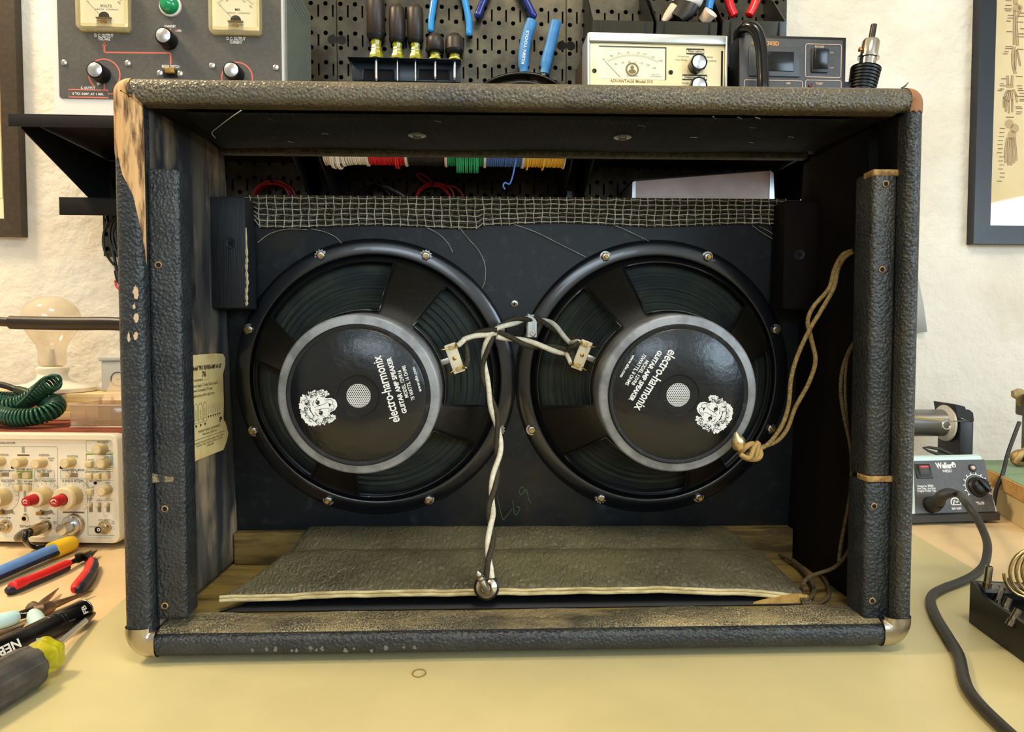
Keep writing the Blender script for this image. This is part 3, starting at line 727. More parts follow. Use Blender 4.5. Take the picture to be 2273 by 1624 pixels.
    for i in range(14):     # lower jaw tufts
        a = rnd.uniform(PI * 1.08, PI * 1.32) if i % 2 else rnd.uniform(-PI * .32, -PI * .08); r = rnd.uniform(.75, 1.0)
        mb.disc(math.cos(a) * r * k * .95, math.sin(a) * r * k, .00017, .0013, 8)
    em = mb.build('emblem', white_print, t, 'white lion head emblem', flat=True)
    mb = MB(); mb.T = EM; z = .00026
    P = lambda *q_: [(x * k * .86, y * k * .9 - .0012) for x, y in q_]
    for sx in (-1, 1):
        mb.poly([(sx * k * (.30 + .12 * math.cos(q_)), k * (.0 + .11 * math.sin(q_)), z) for q_ in [2 * PI * m_ / 12 for m_ in range(12)]])
        mb.line2(P((sx * .1, -.02), (sx * .2, .14), (sx * .36, .2), (sx * .54, .10), (sx * .6, -.02)), .0006, z)
        mb.line2(P((sx * .08, .35), (sx * .12, .1), (sx * .14, -.25), (sx * .2, -.5)), .0004, z)
        mb.line2(P((sx * .2, .42), (sx * .38, .38), (sx * .52, .26)), .0006, z)
        mb.line2(P((0, -.72), (sx * .12, -.82), (sx * .3, -.74), (sx * .38, -.56)), .0005, z)
        for yy in (-.36, -.44, -.52): mb.line2(P((sx * .24, yy - .1), (sx * .44, yy)), .0003, z)
    mb.poly([(x * k, y * k, z) for x, y in ((-.12, -.54), (.12, -.54), (.06, -.62), (0, -.66), (-.06, -.62))]); mb.line2(P((0, -.66), (0, -.74)), .0005, z)
    for i in range(105):      # dark curls in the mane
        a = rnd.uniform(-.6, PI + .6); r = rnd.uniform(.64, .98) * k; x, y = math.cos(a) * r, math.sin(a) * r * 1.0; b0_ = rnd.uniform(0, 6); ra = rnd.uniform(.0008, .0017)
        mb.line2([(x + ra * math.cos(b0_ + q_ * .6), y + ra * math.sin(b0_ + q_ * .6)) for q_ in range(6)], .00042, z + .00002)
    mb.build('emblem_lines', black_print, em, flat=True)
    # white eye glints
    mb = MB(); mb.T = EM
    for sx in (-1, 1): mb.disc(sx * k * .30 + k * .05, k * .04, z + .0001, .0005, 8)
    mb.build('eye_glint', white_print, em, flat=True)
    # terminal strip on a leg beside the window
    ta = rot + math.radians(19)
    TM = T(.0945 * math.cos(ta), .0945 * math.sin(ta), .0615) @ RZ(ta)
    mb = MB(); mb.T = TM; mb.m = 0; mb.box(-.006, .006, -.0155, .0155, 0, .0016, .0006); mb.m = 1; mb.lathe([(.0022, .0017), (.0016, .0024), (0, .0025)], 12)
    ts = mb.build('terminal_strip', [fibre_m, brass], t)
    mb = MB(); mb.T = TM; mb.box(-.022, -.004, -.003, .003, -.004, 0, .0005); mb.box(-.024, -.020, -.004, .004, -.005, .0006, .0005); mb.build('strip_bracket', zinc, ts)
    for s_ in (-1, 1):
        mb = MB(); mb.T = TM; mb.box(-.002, .009, s_ * .0115 - .0022, s_ * .0115 + .0022, .0016, .0028, .0004); mb.cyl((.006, s_ * .0115, .002), (.0085, s_ * .0115, .0065), .0024, .0012, 10); mb.cyl((0, s_ * .0115, .0016), (0, s_ * .0115, .0042), .0022, .0018, 10); mb.build('solder_lug', solder_m, ts)
        mb = MB(); mb.T = TM; mb.tube(smooth([(-.004, s_ * .0115, .002), (-.012, s_ * .013, .001), (-.02, s_ * .012, -.012)], 4), .0007, 6); mb.build('tinsel_lead', brass, ts)
    # mounting nuts on their bolts
    nut = MB(); nut.m = 0; nut.lathe([(.0062, .0046), (.0062, .0056), (.003, .0058)], 20)
    nut.lathe([(.0048, .0056), (.0048, .0088), (.0040, .0094), (.002, .0094)], 6); nut.m = 1; nut.cyl((0, 0, .005), (0, 0, .0135), .0023, .0021, 10)
    star = MB(); star.m = 0
    sp = [((.0072 if i % 2 else .0054) * math.cos(PI * i / 12), (.0072 if i % 2 else .0054) * math.sin(PI * i / 12)) for i in range(24)]
    star.prism(sp, .0046, .0056); star.lathe([(.0048, .0056), (.0048, .0088), (.0040, .0094), (.002, .0094)], 6); star.m = 1; star.cyl((0, 0, .005), (0, 0, .0115), .0023, .0021, 10)
    sn = ss = None
    for i, a in enumerate((112.5, 67.5, 157.5, 202.5, 247.5, 292.5, 337.5, 22.5)):
        a = math.radians(a); Mn = T(.14685 * math.cos(a), .14685 * math.sin(a), 0) @ RZ(i * .7)
        if i in nut_style:
            if ss is None: ss = star.build('star_nut', [zinc, brass], t, 'star washer nut'); ss.matrix_local = Mn
            else: inst(ss, t, Mn)
        else:
            if sn is None: sn = nut.build('mounting_nut', [zinc, brass], t); sn.matrix_local = Mn
            else: inst(sn, t, Mn)
    return t, fr, TM
SEP = .30777
spk_a, FA, TMA = speaker('loudspeaker', 'loudspeaker marked 16 ohms, nearer the paper tube chart', -SEP / 2, 0.0, math.radians(105), '12VR16', '75 WATTS, 16 OHMS', (0, 1, 6))
spk_b, FB, TMB = speaker('loudspeaker', 'loudspeaker marked 8 ohms, with the cloth cord tied to its magnet', SEP / 2, math.radians(140), math.radians(240), '12VR8', '75WATTS, 8 OHMS', (4,))
# ------------------------------------------------------------------ speaker cable
cabp = lambda px, py, y: CAB.at(px, py, 1, y)
cloth_white = mat('white_cloth_wire', S(226, 218, 196), .8, c2=S(206, 196, 170), scale=300, bump=.4, bscale=900)
cloth_brown = mat('brown_cloth_wire', S(42, 36, 24), .8, c2=S(66, 58, 40), scale=500, bump=.4, bscale=900)
def twisted(pts, rad, pitch, ph, k=8):
    c = smooth(pts, k); out = []; L_ = 0
    for i, p in enumerate(c):
        if i: L_ += (p - c[i - 1]).length
        t_ = (c[min(i + 1, len(c) - 1)] - c[max(i - 1, 0)]).normalized()
        a = t_.cross(Vector((0, -1, .2))).normalized(); b = t_.cross(a)
        an = 2 * PI * L_ / pitch + ph
        out.append(p + (a * math.cos(an) + b * math.sin(an)) * rad)
    return out
t = thing('speaker_cable', 'twisted white and brown cloth wire pair hanging from the loudspeakers to a plug', 'cable', CAB)
main = [cabp(px, py, y) for px, py, y in ((1086, 1283, .046), (1085, 1240, .05), (1090, 1180, .07), (1090, 1120, .10), (1098, 1060, .115), (1107, 1000, .125), (1103, 940, .13), (1090, 890, .13), (1077, 840, .13), (1074, 800, .13), (1084, 760, .13), (1101, 732, .13), (1130, 716, .135), (1160, 709, .15), (1185, 708, .165))]
lugs = {}
for nm, FR, TMx in (('a', FA, TMA), ('b', FB, TMB)):
    for s_ in (-1, 1):
        lugs[nm, s_] = CAB.I @ (FR.M @ (TMx @ Vector((.008, s_ * .0115, .005))))
seg2 = [cabp(1185, 708, .165), cabp(1215, 716, .16), cabp(1245, 738, .15), cabp(1270, 757, .14)]
seg3 = [cabp(1104, 735, .128), cabp(1080, 738, .128), cabp(1055, 743, .127), cabp(1030, 756, .126)]
seg4 = [cabp(1104, 742, .128), cabp(1140, 752, .13), cabp(1180, 764, .13), cabp(1220, 772, .13), cabp(1258, 780, .13)]
for nm, m, ph in (('white_wire', cloth_white, 0), ('brown_wire', cloth_brown, PI)):
    mb = MB(); r_ = .00275
    mb.tube(twisted(main, .0023, .072, ph), r_, 8)
    e2 = lugs['b', -1] if ph == 0 else lugs['b', 1]
    mb.tube(twisted(seg2, .0024, .06, ph + 1) + smooth([twisted(seg2, .0024, .06, ph + 1)[-1], (seg2[-1] + e2) / 2 + Vector((0, -.006, 0)), e2], 5)[1:], r_, 8)
    e3 = lugs['a', 1] if ph == 0 else lugs['a', -1]
    q3 = twisted(seg3, .0022, .07, ph + 2); mb.tube(q3 + smooth([q3[-1], (q3[-1] + e3) / 2 + Vector((.003, -.004, -.004 if ph else .002)), e3], 5)[1:], r_, 8)
    e4 = lugs['b', 1] if ph == 0 else lugs['b', -1]
    q4 = twisted(seg4, .0024, .064, ph); mb.tube(q4 + smooth([q4[-1], (q4[-1] + e4) / 2 + Vector((0, -.005, 0)), e4], 5)[1:], r_, 8)
    mb.build(nm, m, t)
clip_m = mat('clear_cable_clip', S(216, 216, 206), .3)
cl = cabp(1180, 722, .163)
mb = MB(); mb.T = T(*cl)
mb.tube(smooth([(.0, -.004, -.012), (0, -.006, 0), (0, -.005, .0075), (0, .0, .009), (0, .004, .006)], 5), .0060, 8, flat=.2); mb.box(-.0055, .0055, -.003, .006, -.013, .008, .001)
mb.cyl((0, -.003, -.008), (0, -.0065, -.008), .0042, .0038, 6); mb.build('cable_clip', clip_m, t)
mb = MB(); mb.T = T(*cl); mb.lathe([(.0046, 0), (.0046, .0025), (.0038, .0032), (.002, .0032)], 6, axisT((0, -.003, -.0085), (0, -1, 0))); mb.cyl((0, -.003, -.0085), (0, -.0095, -.0085), .0021, .002, 10); mb.build('clip_nut', zinc, t)
pc = cabp(1080, 1303, .047); pax = Vector((-.10, -1, .22)).normalized()
plug_m = mat('nickel_plug', S(206, 196, 176), .22, 1.0, c2=S(170, 150, 110), scale=120)
mb = MB(); mb.lathe([(.0098, -.001), (.0100, .0014), (.0085, .0026), (.0055, .0034), (.0042, .0060), (.0040, .0072), (0, .0072)], 32, axisT(pc, pax)); pl = mb.build('plug_body', plug_m, t)
mb = MB(); mb.lathe([(.0086, -.007), (.0115, -.004), (.0118, .0006), (.0104, .0018), (.0098, .0006)], 32, axisT(pc, pax)); mb.tube([pc + Vector((.003, .003, .009)), pc + Vector((.0035, .002, .015))], .004, 10); mb.build('plug_shell', black_plastic, t)
pd = Vector((-.26, -.42, .72)).normalized(); ps = pc + pax * .007
mb = MB(); mb.lathe([(.0034, -.004), (.0034, .0125), (.0030, .0130), (.0030, .0142), (.0034, .0148), (.0034, .0160), (.0024, .0172), (.0024, .0180), (.0031, .0195), (.0029, .0214), (.0012, .0242), (0, .0246)], 16, axisT(ps, pd)); mb.build('plug_tip', steel, pl)

# ------------------------------------------------------------------ vinyl reverb bag
bag_m = mat('dusty_black_vinyl', S(60, 56, 42), .42, c2=S(94, 87, 62), scale=9, stretch=(.6, 1, 1), lo=.38, hi=.68, bump=.7, bscale=120, bkind='crease', spec=.45, bstretch=(1.6, .8, 1), c3=S(34, 33, 30), s3=5, lo3=.56, hi3=.8, edge=(S(112, 104, 78), 300, .09, 8, .36, .66))
pipe_m = mat('cream_piping', S(206, 188, 140), .85, c2=S(166, 146, 98), scale=120, stretch=(.4, 2, 2), bump=.6, bscale=500)
felt_m = mat('tan_felt', S(196, 158, 88), .95, c2=S(170, 130, 64), scale=80, bump=.4, bscale=500)
bag = thing('reverb_bag', 'dusty black vinyl reverb bag with cream piped mouth lying on the cabinet floor', 'bag', CAB)
def ctl(row, f):
    """interpolate along a row of (px,py)"""
    xs = [a for a, b in row]
    px = xs[0] + (xs[-1] - xs[0]) * f
    for i in range(len(row) - 1):
        if row[i][0] <= px <= row[i + 1][0] + 1e-6:
            g = (px - row[i][0]) / (row[i + 1][0] - row[i][0]); return px, row[i][1] + (row[i + 1][1] - row[i][1]) * g
    return row[-1]
brow = [([(489, 1324), (600, 1321), (775, 1313), (1159, 1308), (1224, 1307), (1472, 1304), (1679, 1311), (1790, 1322)], .055),
        ([(510, 1312), (700, 1303), (1150, 1298), (1500, 1294), (1700, 1299), (1778, 1308)], .0585),
        ([(545, 1288), (700, 1281), (1150, 1276), (1500, 1272), (1755, 1282)], .070),
        ([(585, 1258), (700, 1252), (1150, 1250), (1500, 1248), (1725, 1252)], .084),
        ([(615, 1236), (700, 1231), (1150, 1229), (1500, 1228), (1705, 1232)], .096),
        ([(632, 1222), (700, 1217), (1150, 1216), (1500, 1215), (1692, 1219)], .108),
        ([(640, 1216), (700, 1210), (1150, 1209), (1500, 1208), (1686, 1213)], .116),
        ([(655, 1203), (700, 1195), (1150, 1194), (1500, 1193), (1662, 1200)], .128),
        ([(670, 1180), (700, 1177), (1150, 1177), (1500, 1176), (1630, 1180)], .142),
        ([(682, 1167), (700, 1165), (1150, 1165), (1500, 1164), (1610, 1166)], .155),
        ([(690, 1168), (700, 1167), (1150, 1167), (1500, 1166), (1604, 1168)], .160)]
NB = 72; rows = []
rb = random.Random(3)
for j, (row, y) in enumerate(brow):
    r = []
    for i in range(NB + 1):
        px, py = ctl(row, i / NB); p = cabp(px, py, y)
        am = .0009 if 1 < j < 9 else .0003
        p.z += am * (math.sin(i * .61 + j * 1.7) + .6 * math.sin(i * 1.31 - j * 2.1) + rb.uniform(-.4, .4))
        if j == 6: p.z -= .0065
        r.append(p)
    # the ends drop to the cabinet floor
    fl = .0195 if j > 1 else None
    def drop(p, sx):
        if fl is None: return [Vector((p.x + sx * .0005, p.y, p.z - .002))] * 2
        return [Vector((p.x + sx * .004, p.y, p.z - .35 * (p.z - fl))), Vector((p.x + sx * .009, p.y, fl + .001))]
    a, b = drop(r[0], -1), drop(r[-1], 1)
    r = [a[1], a[0]] + r + b
    rows.append(r)
last = rows[-1]
rows.append([Vector((p.x, p.y + .004, .019 + (p.z - .019) * .5)) for p in last]); rows.append([Vector((p.x, p.y + .003, .0195)) for p in last])
mb = MB(); mb.grid(rows)
bt = mb.build('bag_top', bag_m, bag); sm = bt.modifiers.new('s', 'SOLIDIFY'); sm.thickness = .0015; sm.offset = -1
bt.modifiers.new('ss', 'SUBSURF').render_levels = 1
rows2 = [[Vector((p.x * .998, .0495, .0208)) for p in rows[0][2:-2]], [Vector((p.x, .06 + .0, .0205 + .0024)) for p in rows[2][2:-2]], [Vector((p.x, .155, .0215)) for p in rows[-3][2:-2]]]
mb = MB(); mb.grid(rows2); o = mb.build('bag_bottom', mat('black_bag_lining', S(11, 11, 12), .6), bag); o.modifiers.new('s', 'SOLIDIFY').thickness = .0012
lip = [p + Vector((0, -.0008, 0)) for p in rows[0][2:-2]]
mb = MB(); mb.tube(lip, .0016, 8); mb.tube([p + Vector((0, -.0004, -.0031)) for p in lip], .0019, 8); mb.tube([p + Vector((0, .0004, -.0016)) for p in lip], .0014, 6); mb.build('piping', pipe_m, bag)
fl_ = [cabp(px, py, .0535) for px, py in ((1790, 1324), (1796, 1330), (1794, 1338), (1783, 1345), (1760, 1350))]
mb = MB(); mb.tube(smooth(fl_, 5), .0020, 8); mb.build('piping', pipe_m, bag)
pl_ = [cabp(px, py, .0505) for px, py in ((1655, 1347), (1690, 1334), (1735, 1324), (1772, 1319), (1790, 1323), (1793, 1331), (1786, 1340), (1768, 1347), (1735, 1351), (1695, 1351))]
mb = MB(); mb.prism([(p.x, max(p.z, .0196)) for p in smooth(pl_, 4, True)], -.0535, -.0505, Matrix(((1, 0, 0, 0), (0, 0, -1, 0), (0, 1, 0, 0), (0, 0, 0, 1)))); mb.build('pouch_lining', felt_m, bag, 'tan felt lining folded out of the mouth')

# ------------------------------------------------------------------ cloth cords inside
cord_m = mat('tan_cloth_cord', S(150, 126, 78), .85, c2=S(112, 90, 52), scale=400, bump=.6, bscale=900)
cord_d = mat('brown_cloth_cord', S(98, 84, 58), .85, c2=S(64, 52, 34), scale=400, bump=.6, bscale=900)
t = thing('reverb_cable', 'pair of tan cloth cords looping from the black side to a brass plug', 'cable', CAB)
A = [(1893, 556, .060), (1870, 566, .068), (1852, 598, .078), (1840, 640, .076), (1806, 680, .075), (1793, 712, .075), (1800, 750, .075), (1810, 800, .075), (1795, 850, .075), (1765, 905, .075), (1748, 950, .075), (1725, 978, .074), (1690, 992, .072), (1662, 998, .070)]
B = [(1894, 558, .059), (1874, 572, .067), (1860, 598, .077), (1850, 640, .074), (1822, 690, .072), (1795, 735, .071), (1770, 790, .073), (1756, 840, .074), (1750, 900, .074), (1735, 945, .073), (1705, 985, .072), (1668, 1006, .070), (1655, 1008, .070)]
for P_ in (A, B):
    mb = MB(); mb.tube(smooth([cabp(*q_) for q_ in P_], 6), .0021, 8); mb.build('cloth_cord', cord_m, t)
pp = cabp(1640, 986, .070)
mb = MB(); mb.lathe([(.0028, -.010), (.0028, -.004), (.0062, -.003), (.0068, .004), (.0052, .0075), (.003, .009), (.0018, .013), (0, .014)], 18, axisT(pp, (-.35, -.3, 1.0))); mb.build('brass_plug', mat('aged_brass', S(190, 156, 92), .4, .9, c2=S(230, 214, 176), scale=150), t)
kn = [pp + Vector((.009 * math.cos(a) + .012, .004 * math.sin(2 * a), .0075 * math.sin(a) - .007)) for a in [2 * PI * i / 14 for i in range(14)]]
mb = MB(); mb.tube(smooth(kn, 3, True), .0026, 8, closed=True); mb.tube(smooth([pp + Vector((0, -.004, -.009)), pp + Vector((.008, -.006, -.012)), pp + Vector((.014, -.002, -.003)), pp + Vector((.019, 0, .001)), pp + Vector((.016, -.002, -.013))], 5), .0024, 8); mb.build('cord_knot', mat('knot_cord', S(172, 140, 82), .8, bump=.5, bscale=700), t)
t = thing('lower_cable', 'dark brown cloth cord running down the black side into the bag', 'cable', CAB)
C_ = [(1899, 755, .056), (1884, 780, .062), (1870, 820, .066), (1866, 870, .067), (1875, 930, .065), (1887, 985, .061), (1891, 1030, .060), (1888, 1090, .060), (1878, 1150, .064), (1867, 1205, .068), (1862, 1245, .070)]
D_ = [(1893, 765, .058), (1880, 800, .064), (1876, 860, .066), (1880, 930, .065), (1888, 985, .0615)]
E_ = [(1886, 1218, .060), (1872, 1240, .066), (1850, 1260, .075), (1818, 1272, .068), (1796, 1280, .064), (1782, 1296, .062), (1778, 1310, .066)]
for P_, r_ in ((C_, .0018), (D_, .0015), (E_, .0019)):
    mb = MB(); mb.tube(smooth([cabp(*q_) for q_ in P_], 6), r_, 8); mb.build('cloth_cord', cord_d, t)
zc_ = .0215
for k, pts in enumerate((((1690, 1212), (1740, 1220), (1790, 1245), (1830, 1285), (1840, 1320), (1815, 1338), (1780, 1338)), ((1690, 1222), (1735, 1232), (1775, 1258), (1805, 1300), (1800, 1325), (1775, 1330)))):
    mb = MB(); mb.tube(smooth([CAB.at(px, py, 2, zc_ + .003 * k) for px, py in pts], 5), .0022, 8); mb.build('loose_loop', cord_d, t)

# ------------------------------------------------------------------ pegboard on the wall
peg_m = mat('black_steel_pegboard', S(52, 50, 44), .36, .8, c2=S(78, 74, 60), scale=26, lo=.38, hi=.7)
wuv = lambda px, py, w=0.0: ROOM.uv(px, py, w)
IN = .0254; PW = .013
xs0 = wuv(748, 60, PW)[0]
ytop_ref = wuv(1017, 113, PW)      # centre of one hole fixes the pattern
def peg_panel(x0, idx, label):
    fr = Fr((0, 0, 0), (1, 0, 0), (0, 1, 0), (0, 0, 1)); yb = ytop_ref[1] - 14.5 * IN
    fr.M = ROOM.M @ T(x0, yb, 0); fr.I = fr.M.inverted()
    t = thing('pegboard_panel', label, 'pegboard', fr, 'steel pegboard panels')
    mb = MB(); W_ = 16 * IN; Hn = 34
    offx = (ytop_ref[0] - xs0) % IN if idx >= 0 else 0
    z = PW; g = .0012
    n = 16
    v = lambda x, y, zz=z: Vector((x, y, zz))
    for i in range(n):
        xa = i * IN
        hx = xa + .25 * IN; x1, x2, x3 = xa, xa + .5 * IN, xa + IN
        for j in range(Hn):
            ya, yb2 = j * IN, (j + 1) * IN; hy = ya + .5 * IN; r = .0041
            edge = i in (0, n - 1) and False
            out = [v(x2, hy), v(x2, yb2), v(hx, yb2), v(x1, yb2), v(x1, hy), v(x1, ya), v(hx, ya), v(x2, ya)]
            inn = [v(hx + r * math.cos(k * PI / 4), hy + r * math.sin(k * PI / 4)) for k in range(8)]
            dep = [v(p.x, p.y, z - .002) for p in inn]
            mb.add(out + inn + dep, [[k, (k + 1) % 8, 8 + (k + 1) % 8, 8 + k] for k in range(8)] + [[8 + k, 8 + (k + 1) % 8, 16 + (k + 1) % 8, 16 + k] for k in range(8)])
        for j in range(Hn // 2):
            ya, yb2 = j * 2 * IN, (j + 1) * 2 * IN; cy = ya + IN * .5 + IN * .5; sx = x2 + .25 * IN; hw, hh = .0016, .0105
            out = [v(x2, ya), v(x3, ya), v(x3, yb2), v(x2, yb2)]; inn = [v(sx - hw, cy - hh), v(sx + hw, cy - hh), v(sx + hw, cy + hh), v(sx - hw, cy + hh)]
            dep = [v(p.x, p.y, z - .002) for p in inn]
            mb.add(out + inn + dep, [[k, (k + 1) % 4, 4 + (k + 1) % 4, 4 + k] for k in range(4)] + [[4 + k, 4 + (k + 1) % 4, 8 + (k + 1) % 4, 8 + k] for k in range(4)])
    mb.build('perforated_face', peg_m, t, flat=True)
    mb = MB(); Ht = Hn * IN
    for a, b, c, d in ((0, .0012, 0, Ht), (W_ - .0012, W_, 0, Ht), (0, W_, 0, .0012), (0, W_, Ht - .0012, Ht)): mb.box(a, b, c, d, .0005, PW)
    mb.build('folded_edge', peg_m, t); mb = MB(); mb.box(.002, W_ - .002, .002, Ht - .002, .0004, .0015); mb.build('shade_back', dark_hole, t)  # near-black sheet added over the plaster, standing in for shade behind the holes
    for sx_ in (.008, W_ - .008):
        for jj in (14, 6, 22, 30): mb = MB(); mb.disc(sx_, jj * IN + 1.05 * IN, PW + .0002, .0082, 18); mb.build('keyhole', dark_hole, t, flat=True)
    return t
PWD = 16 * IN + .0006
peg_panel(xs0 - PWD, -1, 'black steel pegboard panel partly behind the grey power supply')
peg_panel(xs0, 0, 'black steel pegboard panel behind the screwdriver rack and blue pliers')
peg_panel(xs0 + PWD, 1, 'black steel pegboard panel behind the clear bins')

# ------------------------------------------------------------------ shelves on the pegboard
def rframe(x, y, z=0.0, yaw=0.0):
    f = Fr((0, 0, 0), (1, 0, 0), (0, 1, 0), (0, 0, 1)); f.M = ROOM.M @ T(x, y, z) @ Matrix.Rotation(yaw, 4, 'Y'); f.I = f.M.inverted(); return f
SD = .258
ZS = ROOM.uv(100, 253, SD)[1]
def shelf(x0, x1, label, depth=SD, z=None, drop=.093, lip=.0175, gl=.03, gr=.03):
    z = ZS if z is None else z
    f = rframe((x0 + x1) / 2, z); h = (x1 - x0) / 2
    t = thing('steel_shelf', label, 'shelf', f)
    mb = MB(); mb.box(-h, h, -.002, 0, PW + .001, depth, .0004); mb.box(-h, h, -lip, 0, depth - .0015, depth, .0005); mb.build('shelf_board', black_metal, t)
    for gx in (-h + gl, h - gr):
        mb = MB(); mb.T = Matrix(((0, 0, 1, gx), (0, 1, 0, 0), (1, 0, 0, 0), (0, 0, 0, 1)))
        mb.prism([(PW + .001, -.003), (depth - .012, -.003), (depth - .012, -lip), (PW + .001 + .03, -drop), (PW + .001, -drop)], -.0008, .0008); mb.build('shelf_bracket', black_metal, t, flat=True)
    return t
xe = lambda px, w=SD: wuv(px, 262, w)[0]
sm0, sm1 = wuv(722, 400, .1)[0] - .0, wuv(1305, 400, .1)[0]
xa_, xb_, xc_, xd_ = xe(18), wuv(668, 400, .12)[0] + .01, wuv(1290, 400, .12)[0] + .004, xe(1935)
gxl = wuv(48, 270, SD - .012)[0]
shelf(xa_, xb_, 'black steel shelf under the grey power supply', gl=max(.005, gxl - xa_), gr=.004)
shelf(xb_ + .001, xc_, 'black steel shelf above the wire spools', gl=.034, gr=.030)
shelf(xc_ + .001, xd_, 'black steel shelf under the meter and desoldering station', gl=.002)
# lower, narrower shelf
LD = .125
ZL = ROOM.uv(200, 438, LD)[1]
shelf(wuv(131, 455, LD)[0], wuv(1800, 455, LD)[0], 'narrow black steel shelf below, ending beside the hanging test leads', LD, ZL, .16, .028, .095, .01)

# ------------------------------------------------------------------ wire spools on their rod
rod_w, rod_z = .165, ROOM.uv(980, 318, .165)[1]
x_l, x_r = wuv(722, 350, rod_w)[0], wuv(1252, 350, rod_w)[0]
t = thing('spool_rod', 'steel rod carrying six coloured wire spools under the shelf', 'rod', rframe((x_l + x_r) / 2, rod_z, rod_w))
mb = MB(); mb.cyl((-(x_r - x_l) / 2 - .016, 0, 0), ((x_r - x_l) / 2 + .016, 0, 0), .005, None, 14); mb.build('rod', zinc, t)
for sx in (-1, 1):
    mb = MB(); mb.box(sx * ((x_r - x_l) / 2 + .008) - .0015, sx * ((x_r - x_l) / 2 + .008) + .0015, -.009, ZS - rod_z - .003, -.012, .012, .0005); mb.build('rod_hanger', black_metal, t)
flange_m = mat('white_spool_flange', S(226, 222, 214), .5)
cols = [('white', S(246, 242, 232)), ('red', S(214, 36, 44)), ('black', S(34, 32, 30)), ('green', S(40, 168, 108)), ('blue', S(80, 124, 200)), ('yellow', S(248, 200, 70))]
edges = [722, 817, 903, 990, 1076, 1160, 1252]
low = [375, 368, 360, 366, 369, 372]
for k, (cn, cv) in enumerate(cols):
    xa2, xb2 = wuv(edges[k], 350, rod_w)[0] + .001, wuv(edges[k + 1], 350, rod_w)[0] - .001
    cx_ = (xa2 + xb2) / 2; hw_ = (xb2 - xa2) / 2
    rr_ = rod_z - ROOM.uv((edges[k] + edges[k + 1]) / 2, low[k], rod_w)[1]
    t = thing('wire_spool', cn + ' hook-up wire spool hanging in the row under the shelf', 'spool', rframe(cx_, rod_z, rod_w), 'wire spools under the shelf')
    Mx = axisT((0, 0, 0), (1, 0, 0)); wm_ = mat(cn + '_wire_insulation', cv, .45)
    mb = MB(); mb.lathe([(.0056, -hw_), (.017, -hw_), (.017, hw_), (.0056, hw_)], 24, Mx); mb.build('spool_core', flange_m, t)
    for sx in (-1, 1):
        fr_ = .0365 if cn != 'black' else .0358
        mb = MB(); mb.lathe([(.0056, sx * hw_ - .0009), (fr_, sx * hw_ - .0009), (fr_, sx * hw_ + .0009), (.0056, sx * hw_ + .0009)], 36, Mx); mb.build('spool_flange', flange_m, t)
    nt_ = 18 if cn != 'green' else 17; mb = MB()
    for i in range(nt_):
        x = -hw_ + .003 + (2 * hw_ - .006) * i / (nt_ - 1)
        rw = .0335
        if cn == 'white': rw += .004 * math.exp(-((i - 5) / 4.) ** 2)
        dr = 0
        if cn == 'green' and 4 <= i <= 14: dr = .011
        if cn == 'red' and i in (13, 14): dr = .006
        if cn == 'white' and i in (2, 3, 5, 6): dr = .004
        if cn == 'yellow' and i in (1, 8): dr = .005
        jx = random.uniform(-.0008, .0008)
        mb.tube([(x + jx * math.sin(a), (rw + (dr if math.sin(a) < 0 else 0) * abs(math.sin(a))) * math.sin(a), rw * math.cos(a)) for a in [2 * PI * m_ / 28 for m_ in range(28)]], .0012, 6, closed=True)
    mb.lathe([(.017, -hw_ + .001), (.0328, -hw_ + .001), (.0328, hw_ - .001), (.017, hw_ - .001)], 28, Mx)
    mb.build('wound_wire', wm_, t)
    if cn == 'blue':
        pt = [rframe(cx_, rod_z, rod_w).I @ ROOM.world((*wuv(px, py, rod_w + .02), rod_w + .02)) for px, py in ((1146, 340), (1143, 365), (1138, 390), (1131, 408), (1121, 405), (1117, 412), (1121, 420))]
        mb = MB(); mb.tube(smooth(pt, 5), .0013, 6); mb.build('loose_end', wm_, t)
# ------------------------------------------------------------------ things seen through the slot
hook_m = mat('peg_hook_steel', S(40, 42, 44), .4, .5)
def coilthing(label, cen, R_, w, col, n, rw, squash=.8):
    f = rframe(*wuv(*cen, w), w)
    t = thing('wire_coil', label, 'wire', f)
    m_ = mat('coil_wire_' + str(len(MATS)), col, .4)
    for i in range(n):
        rr_ = R_ * random.uniform(.86, 1.04); mb = MB()
        mb.tube(smooth([(rr_ * math.cos(a) + random.uniform(-.004, .004), rr_ * squash * math.sin(a) - R_ * squash + random.uniform(-.002, .002), i * rw * 1.6 + .002 * math.sin(a * 2)) for a in [2 * PI * k / 9 for k in range(9)]], 4, True), rw, 6, closed=True); mb.build('wire_loop', m_, t)
    mb = MB(); mb.tube(smooth([(0, .004, -w + PW), (0, .002, -.006), (0, -.003, .004 + n * rw), (0, .006, .01 + n * rw * 1.6)], 4), .0018, 6); mb.build('peg_hook', hook_m, t)
    return t
coilthing('coil of red wire on a peg hook, beneath the bare end of the shelf row', (608, 404), .038, .03, S(170, 34, 42), 4, .0022, .9)
coilthing('black lead coil hanging from a peg hook below the white and red spools', (833, 412), .030, .03, S(20, 20, 20), 4, .0022, .9)
t = coilthing('loose bundle of thin red wire on a peg hook below the black spool', (962, 408), .034, .03, S(196, 40, 40), 4, .0015, .8)
fz = rframe(*wuv(962, 408, .03), .03)
pt = [fz.I @ ROOM.world((*wuv(px, py, .035), .035)) for px, py in ((968, 415), (945, 405), (928, 392), (926, 387), (935, 386), (950, 395), (962, 408), (985, 412), (1010, 415), (1025, 430), (1030, 445))]
mb = MB(); mb.tube(smooth(pt, 5), .0014, 6); mb.build('wire_loop', MATS['coil_wire_' + str([k for k in MATS if k.startswith('coil_wire_')][-1].split('_')[-1])], t)
clipm = mat('alligator_steel', S(196, 196, 190), .3, .9)
